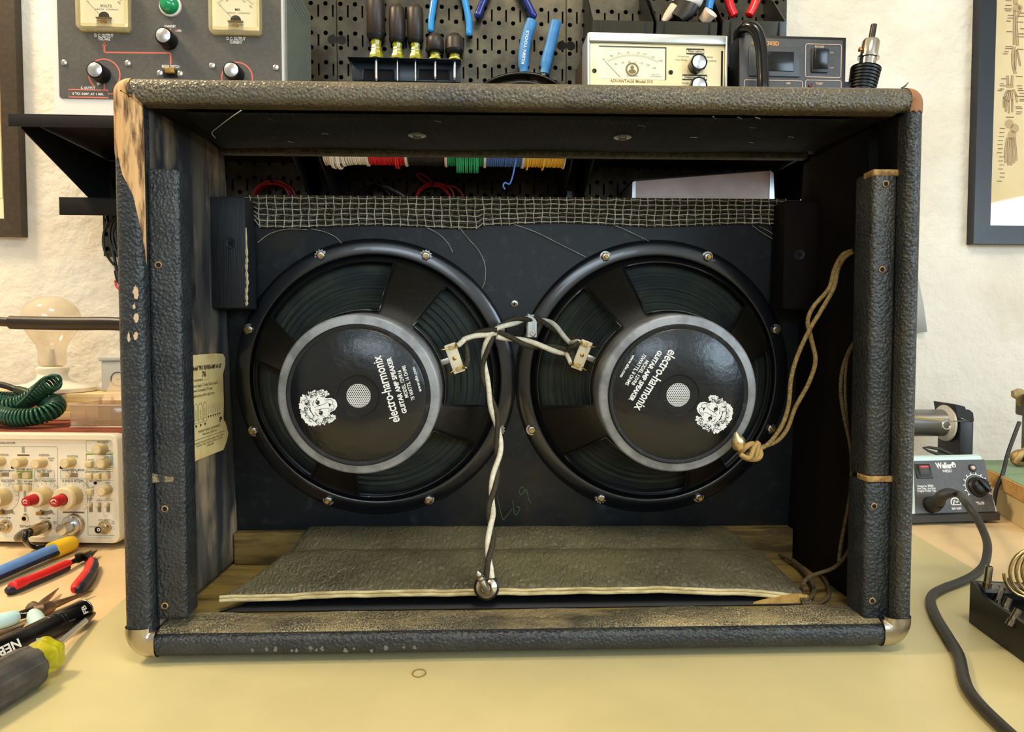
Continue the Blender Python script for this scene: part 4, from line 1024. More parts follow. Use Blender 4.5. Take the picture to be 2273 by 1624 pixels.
t = thing('alligator_clip', 'silver alligator clips lying beside the black lead coil', 'clip', rframe(*wuv(870, 422, .045), .045))
mb = MB()
for a, b in ((0, 0), (.012, -.006)): mb.tube([(-.016 + a, .007 + b, 0), (-.004 + a, .003 + b, .002), (.006 + a, -.003 + b, 0), (.016 + a, -.008 + b, 0)], [.0022, .0034, .003, .0012], 6)
mb.build('clip_jaw', clipm, t); mb = MB(); mb.tube([(-.03, .012, 0), (-.016, .007, 0)], .0028, 8); mb.build('clip_boot', black_plastic, t)
t = thing('tool_clip', 'small pale plastic clip on the narrow shelf behind the grille cloth', 'clip', rframe(*wuv(1263, 440, .05), .05)); f_ = t
mb = MB(); mb.box(-.005, .005, -.008, .012, -.004, .004, .001); mb.box(-.005, .005, .006, .009, -.008, .008, .001); mb.build('clip_body', mat('pale_clip', S(170, 178, 190), .5), t)
# mauve box on the narrow shelf
bw = .11
u0_, v0_ = wuv(1402, 442, bw); u1_, v1_ = wuv(1718, 442, bw); vL = wuv(1402, 402, bw)[1]; vR = wuv(1712, 379, bw)[1]
t = thing('metal_case', 'mauve panel instrument box with silver corners standing behind the slot', 'box', rframe((u0_ + u1_) / 2, ZL, bw))
h_ = (u1_ - u0_) / 2; a0_, a1_ = vL - ZL, vR - ZL
mauve = mat('mauve_panel', S(142, 122, 116), .45, c2=S(158, 140, 136), scale=12)
mb = MB(); mb.prism([(-h_ + .006, 0), (h_ - .006, 0), (h_ - .008, a1_), (-h_ + .006, a0_)], -.08, 0); mb.build('case_front', mauve, t, flat=True)
mb = MB(); mb.prism([(-h_, 0), (-h_ + .0065, 0), (-h_ + .0065, a0_ + .0005), (-h_ + .001, a0_ - .002)], -.08, .0015); mb.build('corner_strip', mat('satin_aluminium', S(196, 200, 204), .35, .8), t, flat=True); mb = MB(); mb.prism([(h_ - .0085, 0), (h_ + .001, 0), (h_ - .002, a1_ - .004), (h_ - .0085, a1_ + .001)], -.08, .0015); mb.build('corner_strip', MATS['satin_aluminium'], t, flat=True)
mb = MB(); mb.prism([(-h_, a0_), (h_ - .004, a1_), (h_ - .006, a1_ + .0025), (-h_ + .002, a0_ + .0025)], -.085, .003); mb.build('case_lid', black_gloss, t, flat=True)
# ------------------------------------------------------------------ grey power supply
HKW = .25
p0 = ROOM.at(125, 251, 2, HKW)
HK = face_frame(ROOM.world((p0.x, ZS, HKW)), .061)
hu = lambda px, py, w=.004: HK.uv(px, py, w)
def HZ(zx, zy, w=.004): return hu(130 + zx / 7.062, zy / 7.062, w)          # from the close view of the left half
def HZ2(zx, zy, w=.004): return hu(400 + zx / 7.06, zy / 7.06, w)
hs = thing('power_supply', 'grey bench power supply with two panel meters standing on the black shelf', 'power supply', HK)
hx1 = hu(631, 150, 0)[0]; hzt = hu(300, -95, 0)[1]
hback = HK.at(689, 120, 0, hx1 + .002).z
case_g = mat('grey_green_case', S(112, 118, 108), .5, c2=S(104, 110, 101), scale=90, bump=.15, bscale=700)
trim_w = mat('pale_trim', S(222, 216, 206), .4)
panel_g = mat('charcoal_panel', S(76, 73, 68), .5, c2=S(82, 79, 74), scale=200)
mb = MB(); mb.T = Matrix(((0, 0, 1, 0), (0, 1, 0, 0), (1, 0, 0, 0), (0, 0, 0, 1)))
zf = -.006; tp = hzt
mb.prism([(zf, .003), (zf, tp), (zf - .03, tp), (hback, HK.at(688, 40, 0, hx1).y), (hback, .003)], .003, hx1 + .003); mb.build('case', case_g, hs, flat=True)
mb = MB(); pz = mb.rrect(-.001, hx1, .0, tp, .006); mb.prism(pz, -.008, .002); mb.build('front_trim', trim_w, hs)
pa, pb = HZ(22, 1535, .003), hu(624, 60, .003)
mb = MB(); mb.prism(mb.rrect(pa[0], pb[0], pa[1], tp - .008, .003), .0005, .004); mb.build('front_panel', panel_g, hs)
mb = MB(); src = None
for r_ in range(14):
    for c_ in range(4):
        q_ = HK.at(648 + r_ * 2.6 + c_ * 6.5 - 6, 2 + r_ * 4.6 - 6, 0, hx1 + .0032)
        if q_.z < -.02 and q_.z > hback + .004: mb.poly([(hx1 + .0032, q_.y + .0013 * math.cos(a), q_.z + .0013 * math.sin(a)) for a in [2 * PI * k / 8 for k in range(8)]])
if mb.v: mb.build('vent_hole', dark_hole, hs, flat=True, kind='stuff')
for x in (.02, hx1 - .02):
    for z_ in (-.02, hback + .02): mb = MB(); mb.cyl((x, 0, z_), (x, .0035, z_), .006, None, 12); mb.build('foot', black_plastic, hs)
glass_m = pane('clear_meter_cover', S(250, 248, 240))
dial_m = mat('cream_meter_dial', S(250, 247, 236), .6)
amber = pane('amber_clear_rim', S(250, 244, 216), frost=.28, rough=.08)
bar_m = mat('bronze_magnet', S(150, 118, 60), .4, .6)
def meter(mx0, mx1, my1, title, cx, nd):
    """panel meter; all positions on the panel"""
    a = hu(mx0, my1, .012); b = hu(mx1, my1 - 105, .012); x0, x1, y0 = a[0], b[0], a[1]; y1 = y0 + (x1 - x0) * .92; xc = (x0 + x1) / 2; s_ = (x1 - x0)
    mb = MB(); mb.prism(mb.rrect(x0, x1, y0, y1, s_ * .07), .004, .0075); me = mb.build('meter_rim', amber, hs)
    mb = MB(); mb.prism(mb.rrect(x0 + s_ * .05, x1 - s_ * .05, y0 + s_ * .09, y1 - s_ * .05, s_ * .03), .0076, .0086); mb.build('meter_dial', dial_m, me)
    mb = MB(); o_ = mb.rrect(x0 + .0006, x1 - .0006, y0 + .0006, y1 - .0006, s_ * .07); i_ = mb.rrect(x0 + s_ * .06, x1 - s_ * .06, y0 + s_ * .1, y1 - s_ * .06, s_ * .04)
    n = len(o_); mb.add([Vector((p[0], p[1], .0076)) for p in o_] + [Vector((p[0], p[1], .015)) for p in o_] + [Vector((p[0], p[1], .0165)) for p in i_] + [Vector((p[0], p[1], .0087)) for p in i_],
           [[k * n + i, k * n + (i + 1) % n, (k + 1) * n + (i + 1) % n, (k + 1) * n + i] for k in range(3) for i in range(n)])
    mb.build('meter_bezel', amber, me)
    mb = MB(); mb.prism(i_, .0158, .0164); mb.build('meter_glass', glass_m, me, flat=True)
    py_ = y0 + s_ * .29; z = .0088
    mb = MB(); mb.m = 0; mb.text(title, xc + s_ * .04, y0 + s_ * .48, s_ * .075, z, 0, None, 'C', .01); mb.text('HEATH   COMPANY', xc + s_ * .06, y0 + s_ * .415, s_ * .04, z, 0, s_ * .44)
    mb.ring(xc, py_ - s_ * .02, z, s_ * .0, s_ * .105, 20, 0, PI)
    R0 = s_ * .44
    for k in range(31):
        an = math.radians(138 - 96 * k / 30); l_ = s_ * (.05 if k % 5 == 0 else .025); mb.line2([(xc + R0 * math.cos(an), py_ + R0 * math.sin(an)), (xc + (R0 + l_) * math.cos(an), py_ + (R0 + l_) * math.sin(an))], .0003, z)
    mb.line2([(xc + R0 * math.cos(math.radians(138 - 96 * k / 30)), py_ + R0 * math.sin(math.radians(138 - 96 * k / 30))) for k in range(31)], .0003, z)
    for k, v_ in enumerate(nd): an = math.radians(138 - 96 * k / (len(nd) - 1)); mb.text(v_, xc + (R0 - s_ * .05) * math.cos(an), py_ + (R0 - s_ * .05) * math.sin(an), s_ * .05, z, an - PI / 2)
    mb.build('meter_scale', black_print, me, flat=True)
    mb = MB(); mb.cyl((xc, py_ - s_ * .12, .0088), (xc, py_ - s_ * .12, .0115), s_ * .055, s_ * .05, 18)
    for k in range(6): mb.box(xc - s_ * .14, xc + s_ * .14, py_ - s_ * (.06 + .028 * k) - .0003, py_ - s_ * (.06 + .028 * k) + .0003, .0087, .0095)
    mb.box(xc - s_ * .15, xc + s_ * .15, py_ - s_ * .045, py_ - s_ * .03, .0087, .0105); mb.build('meter_movement', bar_m, me)
    mb = MB(); an = math.radians(134); mb.line2([(xc, py_ - s_ * .05), (xc + R0 * .98 * math.cos(an), py_ - s_ * .05 + R0 * .98 * math.sin(an))], .0005, .0125); mb.build('meter_needle', black_print, me, flat=True)
meter(170, 285, 65, 'VOLTS', 0, ('0', '100', '200', '300', '400')); meter(464, 578, 73, 'MA', 0, ('0', '40', '80', '120', '160'))
knob_top = mat('spun_aluminium', S(206, 208, 212), .28, 1.0)
def knob(parent, x, y, z, r, h, cap=True, body=None, name='knob', ptr=False, flut=0, top=None, M=None):
    mb = MB(); mb.T = M
    if flut:
        pts = [((r if (k // 1) % 2 == 0 else r * .94) * math.cos(2 * PI * k / flut), (r if k % 2 == 0 else r * .94) * math.sin(2 * PI * k / flut)) for k in range(flut)]
        mb.prism(pts, z, z + h, T(x, y, 0))
    else: mb.lathe([(r * 1.02, z), (r, z + h * .15), (r * .96, z + h * .92), (r * .9, z + h), (0, z + h)], 28, T(x, y, 0))
    if ptr: mb.box(x - r * .1, x + r * .1, y, y + r * 1.0, z + h, z + h * 1.04)
    k = mb.build(name, body or black_gloss, parent)
    if cap:
        mb = MB(); mb.T = M; mb.lathe([(r * .78, z + h), (r * .78, z + h * 1.03), (r * .74, z + h * 1.05), (0, z + h * 1.045)], 28, T(x, y, 0)); mb.build('knob_cap', top or knob_top, k)
    return k
for px, py in ((375, 91), (226, 166), (523, 166)):
    x, y = hu(px, py, .004); knob(hs, x, y, .004, .0123, .018)
x, y = HZ(1755, 95); mb = MB(); mb.lathe([(.0152, .004), (.0148, .0065), (.0125, .0068)], 24, T(x, y, 0)); jl = mb.build('lamp_bezel', trim_w, hs)
mb = MB(); mb.lathe([(.0128, .0065), (.0125, .010), (.0105, .0145), (.006, .0172), (0, .018)], 24, T(x, y, 0)); mb.build('lamp_jewel', mat('green_jewel', S(12, 140, 84), .12, coat=.5), jl)
scm = MB(); scm.lathe([(.0043, .004), (.0040, .0052), (.0022, .0060), (0, .0061)], 14); src = None
for f_, q_ in ((HZ, (90, 985)), (HZ, (1088, 995)), (HZ, (1590, 1150)), (HZ, (1905, 1158)), (HZ2, (502, 1032)), (HZ2, (1500, 1062))):
    x, y = f_(*q_)
    if src is None: src = scm.build('panel_screw', steel, hs); src.matrix_local = T(x, y, 0)
    else: inst(src, hs, T(x, y, 0))
x, y = HZ(615, 1290); mb = MB(); mb.poly([(x - .0035, y + .005, .0045), (x + .0045, y - .002, .0045), (x, y - .0045, .0045)][::-1]); mb.build('pointer', white_print, hs, flat=True)
x, y = HZ(1758, 1155); mb = MB(); mb.m = 0; mb.box(x - .0095, x + .0095, y - .0055, y + .005, .004, .0048); mb.m = 1; mb.box(x - .006, x + .007, y - .001, y + .007, .0045, .0105, .0008); mb.build('slide_switch', [dark_hole, bar_m], hs)
mb = MB(); z = .0043
mb.text('D. C. OUTPUT', *HZ(712, 558), .0060, z, 0, .0255, 'C', .02); mb.text('VOLTAGE', *HZ(718, 612), .0060, z, 0, .0160, 'C', .02)
mb.text('STANDBY', *HZ(1750, 415), .0046, z, 0, .0155, 'C', .02); mb.text('OFF', *HZ(1598, 478), .0042, z, 0, .0066, 'C', .02); mb.text('ON', *HZ(1893, 484), .0042, z, 0, .0054, 'C', .02)
mb.text('METER SWITCH', *HZ(1757, 1045), .0054, z, 0, .0235, 'C', .02); mb.text('C- OUTPUT', *HZ(463, 1382), .0050, z, 0, .0195, 'C', .02); mb.text('0 TO -100V. AT 1 MA.', *HZ(465, 1474), .0046, z, 0, .042, 'C', .02)
mb.text('D. C. OUTPUT', *HZ2(875, 608), .0060, z, 0, .026, 'C', .02); mb.text('CURRENT', *HZ2(875, 663), .0060, z, 0, .0174, 'C', .02)
mb.build('lettering', white_print, hs, flat=True)
red_p = mat('salmon_print', S(206, 106, 88), .6)
mb = MB(); z = .0042
mb.line2([HZ(718, 675), HZ(718, 800), HZ(725, 815), HZ(745, 822), HZ(1735, 832), HZ(1752, 842), HZ(1758, 860), HZ(1758, 1010)], .0022, z)
x, y = HZ(716, 655); mb.poly([(x - .003, y - .006, z), (x + .003, y - .006, z), (x, y, z)])
def arc(cx, cy, r, a0, a1):
    mb.line2([(cx + r * math.cos(math.radians(a0 + (a1 - a0) * k / 28)), cy + r * math.sin(math.radians(a0 + (a1 - a0) * k / 28))) for k in range(29)], .0019, z)
for f_, q_, dx in ((HZ, (718, 1168), 0), (HZ2, (893, 1215), 0)):
    cx, cy = f_(*q_); arc(cx, cy, .0212, -135 + 360, -45)
    for sx in (-1, 1): mb.poly([(cx + sx * .0128, cy - .0165, z), (cx + sx * .0165, cy - .0125, z), (cx + sx * .0172, cy - .0172, z)][::sx])
a, b = HZ(165, 1520), HZ(775, 1415); mb.line2([(a[0], a[1]), (b[0], a[1]), (b[0], b[1]), (a[0], b[1])], .0018, z, True)
mb.line2([HZ(718, 1300), HZ(720, 1415)], .0016, z); mb.line2([HZ(778, 1470), HZ(1300, 1478)], .0016, z)
for q_ in ((1752, 462), (1845, 487)): mb.disc(*HZ(*q_), z, .0014, 8)
mb.build('printed_lines', red_p, hs, flat=True, kind='stuff')

# ------------------------------------------------------------------ meter, desoldering station and iron holder on the shelf
gold = mat('champagne_panel', S(226, 208, 160), .38, .25, c2=S(234, 220, 180), scale=6)
silver_t = mat('silver_rail', S(196, 196, 190), .35, .7)
ad0 = ROOM.at(1309, 250, 2, .20); AD = face_frame(ROOM.world((ad0.x, ZS, .20)), .061)
au = lambda px, py, w=0.: AD.uv(px, py, w)
AZ = lambda zx, zy, w=.001: au(1290 + zx / 6.494, 60 + zy / 6.494, w)
adt = thing('audio_meter', 'champagne faced analogue level meter with two knobs standing between pegboard bins and cabinet', 'meter', AD)
ax1 = au(1608, 150)[0]; az1 = au(1450, 77)[1]; abk = AD.at(1274, 170, 0, -.002).z
brown_c = mat('brown_meter_case', S(58, 46, 34), .5)
mb = MB(); mb.box(0, ax1, .004, az1 - .004, max(abk, -.16), -.001, .001); mb.build('case', brown_c, adt)
mb = MB(); mb.box(0, ax1, .004, az1 - .014, -.002, 0, .0006); mb.build('front_panel', gold, adt)
mb = MB(); mb.box(-.002, ax1 + .001, az1 - .0135, az1, -.02, .004, .001); mb.build('top_rail', silver_t, adt)
mb = MB(); mb.box(-.004, -.0003, .004, az1, -.05, .002, .001); mb.build('side_rail', silver_t, adt)
mb = MB(); mb.box(ax1 + .0003, ax1 + .004, .004, az1, -.05, .003, .001); mb.m = 1; mb.rect(ax1 - .0055, ax1 - .0025, .008, az1 - .022, .0004); mb.build('side_rail', [silver_t, dark_hole], adt)
for x in (.02, ax1 - .02): mb = MB(); mb.cyl((x, 0, -.03), (x, .0045, -.03), .006, None, 12); mb.build('foot', black_plastic, adt)
a, b = AZ(255, 735), AZ(1230, 290)
mb = MB(); fr_w = .0016
mb.box(a[0], b[0], b[1] - .0015, b[1], 0, .0012); mb.box(b[0] - .0015, b[0], a[1], b[1], 0, .0012); mf = mb.build('meter_window', brown_c, adt)
mb = MB(); mb.rect(a[0], b[0] - .0015, a[1], b[1] - .0015, .0003); mb.build('meter_dial', dial_m, mf, flat=True)
mb = MB(); mb.prism([(a[0], a[1]), (b[0] - .0015, a[1]), (b[0] - .0015, b[1] - .0015), (a[0], b[1] - .0015)], .0018, .0022); mb.build('meter_glass', pane('clear_pane', S(252, 252, 248)), mf, flat=True)
gp = mat('bronze_print', S(140, 116, 62), .6); mb = MB(); z = .0006
cx, cy = AZ(745, 1180); R_ = AZ(745, 420)[1] - cy
for k in range(51):
    an = math.radians(118 - 56 * k / 50); l_ = .005 if k % 5 == 0 else .003; mb.line2([(cx + R_ * math.cos(an), cy + R_ * math.sin(an)), (cx + (R_ + l_) * math.cos(an), cy + (R_ + l_) * math.sin(an))], .00035, z)
for q_, s_ in (((320, 465), '-50'), ((430, 413), '-40'), ((545, 380), '-30'), ((675, 365), '-20'), ((820, 372), '-10'), ((912, 388), '+10'), ((1030, 430), '+20'), ((1145, 487), '+30'), ((497, 533), '-40'), ((597, 515), '-30'), ((690, 500), '-20'), ((775, 508), '-10'), ((865, 522), '+10'), ((960, 547), '+20'), ((1050, 592), '+30')): mb.text(s_, *AZ(*q_), .0042, z)
mb.text('DECIBEL POWERS', *AZ(738, 703), .003, z, 0, .018); mb.text('REF. 0.775V\n1 MW IN 600 OHMS', *AZ(1075, 700), .0028, z, 0, .018)
mb.line2([AZ(345, 490), AZ(565, 722)], .0006, .0012)
cx, cy = AZ(737, 610); mb.ring(cx, cy, z, .0078, .0105, 32); mb.disc(cx, cy + .003, z, .003, 12); mb.poly([(cx + .006 * math.cos(t_), cy - .003 + .0035 * math.sin(t_), z) for t_ in [2 * PI * k / 14 for k in range(14)]])
mb.build('meter_scale', gp, mf, flat=True)
mb = MB(); z = .0006; mb.text('ADVANTAGE Model 310', *AZ(728, 780), .0068, z, 0, .0665, 'C', .012); mb.build('lettering', gp, adt, flat=True)
mb = MB()
for q_, s_ in (((1475, 422), '20 Hz-20 kHz'), ((1440, 472), '10 Hz-100 kHz'), ((1830, 428), 'A weighting'), ((1882, 484), 'B weighting'), ((1655, 390), '400 Hz-20 kHz'), ((1505, 803), 'Average'), ((1640, 766), 'Peak'), ((1770, 803), 'R.M.S.')): mb.text(s_, *AZ(*q_), .0032, z)
for q_, hw in (((1647, 350), .0138), ((1640, 724), .0195)): x, y = AZ(*q_); mb.line2([(x - hw, y - .0034), (x + hw, y - .0034), (x + hw, y + .0034), (x - hw, y + .0034)], .0018, z, True)
for q_, s_, wd in (((1647, 350), 'Filter select', .0225), ((1640, 724), 'Detector select', .032)): mb.text(s_, *AZ(*q_), .0046, z, 0, wd, 'C', .01)
mb.build('lettering', black_print, adt, flat=True, kind='stuff')
for q_ in ((192, 627), (1294, 649)): x, y = AZ(*q_); mb = MB(); mb.lathe([(.0036, 0), (.0032, .0012), (0, .0015)], 14, T(x, y, 0)); mb.build('panel_screw', black_gloss, adt)
for q_ in ((1655, 560), (1655, 885)): x, y = AZ(*q_, 0); knob(adt, x, y, 0, .0132, .015, flut=16)

dp0 = ROOM.at(1640, 250, 2, .20); DS = face_frame(ROOM.world((dp0.x, ZS, .20)), .061)
du = lambda px, py, w=0.: DS.uv(px, py, w)
DZ = lambda zx, zy, w=.0015: du(1440 + zx / 6.685, zy / 6.685, w)
dst = thing('desoldering_station', 'dark grey desoldering station with display and power switch standing beside the level meter', 'soldering station', DS)
dx1 = du(1878, 150)[0]; dz1 = du(1750, 79)[1]; dbk = DS.at(1617, 150, 0, -.001).z
dgrey = mat('slate_panel', S(68, 70, 74), .45, c2=S(74, 76, 80), scale=60)
mb = MB(); mb.box(0, dx1, .003, dz1, max(dbk, -.15), -.001, .001); mb.build('case', black_plastic, dst)
mb = MB(); mb.box(.001, dx1 - .006, .004, dz1 - .005, -.003, .001, .001); mb.build('front_panel', dgrey, dst)
mb = MB(); mb.box(.02, dx1 - .02, 0, .003, -.1, -.01); mb.build('foot', black_plastic, dst)
cream = mat('cream_print', S(206, 176, 146), .6); orange = mat('orange_print', S(222, 150, 70), .6)
a, b = DZ(1480, 1130), DZ(2245, 710)
mb = MB(); mb.box(a[0], b[0], a[1], b[1], .001, .0035, .001); dd = mb.build('display_bezel', dgrey, dst)
a, b = DZ(1690, 1060), DZ(2145, 780)
mb = MB(); mb.box(a[0], b[0], a[1], b[1], .003, .0045, .0008); mb.build('display_window', black_gloss, dd)
mb = MB(); z = .0016
r1 = mb.rrect(du(1787, 130)[0], du(1866, 130)[0], du(1826, 172)[1], du(1826, 99)[1], .003); mb.line2(r1, .0011, z, True)
r2 = mb.rrect(du(1651, 190)[0], du(1780, 190)[0], du(1716, 205)[1], du(1716, 179)[1], .003); mb.line2(r2, .0011, z, True)
r3 = mb.rrect(du(1787, 190)[0], du(1866, 190)[0], du(1826, 205)[1], du(1826, 179)[1], .003); mb.line2(r3, .0011, z, True)
mb.text('POWER', *du(1819, 104, .0015), .005, z, 0, .0150, 'C', .02); mb.text('ON', *du(1846, 117, .0015), .0042, z); mb.text('OFF', *du(1846, 151, .0015), .0042, z); mb.text('AIR', *du(1750, 185, .0015), .005, z, 0, .008, 'C', .02); mb.text('TEMP', *du(1818, 186, .0015), .005, z, 0, .0118, 'C', .02)
mb.build('lettering', cream, dst, flat=True)
mb = MB(); mb.text('303D', *du(1716, 97, .0015), .0088, z, 0, .0190, 'C', .03); mb.text('HAKKO', *du(1684, 96, .0015), .0075, z, 0, .022, 'C', .02); mb.build('lettering', orange, dst, flat=True)
a, b = du(1800, 161, .002), du(1838, 108, .002); mb = MB(); mb.box(a[0], b[0], a[1], b[1], .001, .0035, .001); sw_ = mb.build('switch_frame', black_plastic, dst)
mb = MB(); a, b = du(1804, 154, .002), du(1836, 112, .002); mb.T = T(0, (a[1] + b[1]) / 2, .004) @ Matrix.Rotation(.16, 4, 'X'); mb.box(a[0], b[0], -(b[1] - a[1]) / 2, (b[1] - a[1]) / 2, -.002, .0025, .001); mb.build('rocker', black_gloss, sw_)
x, y = du(1799, 190, .002); mb = MB(); mb.lathe([(.0035, .001), (.003, .003), (0, .004)], 14, T(x, y, 0)); mb.build('lamp', mat('dark_red_lamp', S(96, 20, 22), .3), dst)
# hose in front of it
hpts = [(1639, 84, .15), (1641, 72, .19), (1652, 61, .222), (1668, 60, .235), (1682, 76, .24), (1690, 110, .242), (1693, 160, .245), (1694, 200, .247), (1693, 236, .243)]
hp = [ROOM.world((*wuv(px, py, w_), w_)) for px, py, w_ in hpts]
hp[-1].z = ZS + .0105
t = thing('rubber_hose', 'glossy black hose arching over the front of the desoldering station', 'hose', Fr(hp[-1], (1, 0, 0), (0, 1, 0), (0, 0, 1)))
mb = MB(); mb.T = T(*hp[-1]).inverted(); mb.tube(smooth(hp, 6), .0088, 12); mb.build('hose', black_gloss, t)
# iron holder
ih = ROOM.at(1916, 255, 2, .19); IHF = rframe(ih.x, ZS, .19)
t = thing('iron_holder', 'ribbed black holder with a chrome desoldering nozzle pointing up, at the shelf end', 'holder', IHF)
iu = lambda px, py, w=0.: IHF.uv(px, py, w)
c0 = Vector((*iu(1914, 192), 0)); c1 = Vector((*iu(1922, 152), .0)); axv = (c1 - c0).normalized()
mb = MB(); mb.cyl((0, 0, 0), (0, .004, 0), .030, .028, 20); mb.tube([(c0.x - .004, .004, 0), (c0.x - .003, c0.y * .5, 0), c0], [.024, .016, .019], 18); mb.build('holder_base', black_plastic, t)
mb = MB(); L_ = (c1 - c0).length
pr = []
for k in range(7):
    z0_ = -.006 + (L_ + .006) * k / 7; pr += [(.0205 + .0003 * k, z0_), (.0210 + .0003 * k, z0_ + (L_ + .006) / 7 * .55), (.0185 + .0003 * k, z0_ + (L_ + .006) / 7 * .6), (.0185 + .0003 * k, z0_ + (L_ + .006) / 7)]
pr += [(.0225, L_), (.0205, L_ + .001), (.0165, L_ + .0005), (.015, L_ - .02)]
mb.lathe(pr, 28, axisT(c0, axv)); mb.build('ribbed_cup', black_plastic, t)
mb = MB(); mb.box(c0.x - .045, c0.x - .012, c0.y - .012, c0.y + .006, -.01, .004, .002); mb.build('holder_arm', black_plastic, t)
p1 = Vector((*iu(1923, 154), 0)); p2 = Vector((*iu(1934, 88), 0)); nv = (p2 - p1).normalized(); L_ = (p2 - p1).length
chrome = mat('polished_chrome', S(214, 208, 198), .12, 1.0)
mb = MB(); mb.lathe([(.0128, -.01), (.0128, L_ * .34), (.0162, L_ * .36), (.0162, L_ * .4), (.0132, L_ * .42), (.0135, L_ * .9), (.0115, L_ * .98), (.006, L_), (.0052, L_)], 28, axisT(p1, nv)); nz = mb.build('nozzle_body', chrome, t)
p3 = Vector((*iu(1940, 55), 0)); mb = MB(); mb.lathe([(.0048, 0), (.0046, (p3 - p2).length), (.0034, (p3 - p2).length), (.003, .001)], 16, axisT(p2, p3 - p2)); mb.build('nozzle_tip', mat('dark_chrome', S(70, 66, 62), .2, .9), nz)
mb = MB(); q_ = Vector((*iu(1907, 111), .002)); mb.cyl(q_ + Vector((.008, 0, 0)), q_, .0014, None, 8); mb.lathe([(.0032, -.001), (.0036, .001), (0, .0025)], 12, axisT(q_, (-1, 0, 0))); mb.build('thumb_screw', brass, nz)

# ------------------------------------------------------------------ screwdriver rack and screwdrivers
RW = .027
rk = rframe(*wuv(900, 135, RW), RW)
ru = lambda px, py, w=0.: rk.uv(px, py, w)
rblack = mat('rack_steel', S(44, 50, 58), .35, .3)
t = thing('screwdriver_rack', 'black bent steel rack holding five screwdrivers on the pegboard', 'rack', rk)
zb_ = PW - RW
xl_, xr_ = ru(773, 130)[0], ru(1023, 137)[0]; yt = ru(898, 133)[1]; yb_ = ru(898, 178, zb_ + .006)[1]
mb = MB(); mb.box(xl_, xr_, yt - .0014, yt, zb_ + .002, .010, .0004); mb.build('rack_top', rblack, t)
xbl, xbr = ru(780, 150, zb_ + .01)[0], ru(1022, 150, zb_ + .01)[0]
mb = MB(); mb.box(xbl, xbr, yb_, yt - .001, zb_ + .001, zb_ + .0025, .0003); mb.build('rack_back', rblack, t)
for (a_, b_) in ((805, 876), (928, 998)):
    x0, y0 = ru(a_, 176, zb_ + .004); x1, y1 = ru(b_, 155, zb_ + .004)
    mb = MB(); mb.tube(smooth([(x0, y0, zb_ + .004), (x0 + .001, y1 - .003, zb_ + .004), (x0 + .005, y1, zb_ + .004), (x1 - .005, y1, zb_ + .004), (x1 - .001, y1 - .003, zb_ + .004), (x1, y0, zb_ + .004)], 4), .0013, 6); fr_ = mb.build('finger_slot', rblack, t)
    mb = MB(); mb.rect(x0, x1, y0, y1, zb_ + .0028); mb.build('slot_opening', dark_hole, fr_, flat=True)
grip_b = mat('black_brown_grip', S(44, 36, 30), .42, c2=S(58, 46, 36), scale=40, stretch=(3, .3, 3), bump=.15, bscale=300)
collar_m = mat('clear_yellow_acetate', S(214, 206, 40), .1, trans=.55, ior=1.45, coat=.3)
def screwdriver(px, top, gb, ring, label, r, cone_, rc, shank_end, sr):
    xx, ytop = ru(px, top); y1 = ru(px, gb)[1]; y2 = ru(px, ring)[1]; y3 = yt
    f = rframe(ROOM.uv(px, 135, RW)[0], ROOM.uv(px, 135, RW)[1], RW)
    g = thing('screwdriver', label, 'screwdriver', f, 'screwdrivers in the pegboard rack'); yo = ru(px, 135)[1]
    Y = lambda y: y - yo
    up_ = axisT((0, 0, 0), (0, 1, 0))
    H_ = Y(ytop)
    mb = MB(); mb.lathe([(0, H_), (r * .55, H_ - .0005), (r * .6, H_ - .003), (r * .9, H_ - .006), (r, H_ - .011), (r * 1.0, Y(y1)), (r * .97, Y(y1) - .0004)], 20, axisT((0, 0, 0), (0, 1, 0))); mb.build('grip', grip_b, g)
    mb = MB(); mb.lathe([(r * .97, Y(y1)), (r * 1.03, Y(y1) - .001), (r * .98, Y(y1) - .004), (rc * 1.05, Y(y2)), (rc * .6, Y(y2))], 20, up_); mb.build('grip_end', black_plastic, g)
    n_ = 14; a_, b_ = Y(y2), Y(y3) + .0002
    pr = []
    for k in range(n_ + 1):
        f_ = k / n_; yy = a_ + (b_ - a_) * f_; rr = rc * (.74 + .12 * math.sin(f_ * 18) * (.25 if f_ > .55 else 1) * .5 + (.34 * math.sin((f_ - .5) * 2 * PI * .5) if f_ > .5 else 0)); pr.append((rr, yy))
    pr.append((.003, b_))
    mb = MB()
    pts = [(rr, yy) for rr, yy in pr]; mb.lathe(pts, 8, up_); mb.build('collar', collar_m, g, ang=20)
    mb = MB(); ye = Y(ru(px, shank_end)[1]); mb.cyl((0, b_, 0), (0, ye + .004, 0), sr, None, 10); mb.cyl((0, ye + .004, 0), (0, ye, 0), sr, sr * .55, 10); mb.build('shank', mat('bright_shank', S(214, 216, 220), .22, 1.) if 'bright_shank' not in MATS else MATS['bright_shank'], g)
screwdriver(835, -28, 77, 90, 'tallest screwdriver in the rack, brown-black grip running out of view', .0158, 1, .0118, 180, .0030)
screwdriver(882, 11, 86, 96, 'long-handled screwdriver second along the rack', .0142, 1, .0112, 179, .0018)
screwdriver(922, 11, 87, 97, 'long-handled screwdriver in the middle of the rack, lettering on its grip', .0142, 1, .0112, 180, .0020)
screwdriver(966, 76, 111, 119, 'stubby screwdriver in the rack, beside the long-handled ones', .0155, 1, .0120, 176, .0028)
screwdriver(1009, 76, 112, 122, 'stubby screwdriver at the end of the rack, near the blue pliers', .0162, 1, .0122, 178, .0032)
mb = MB()
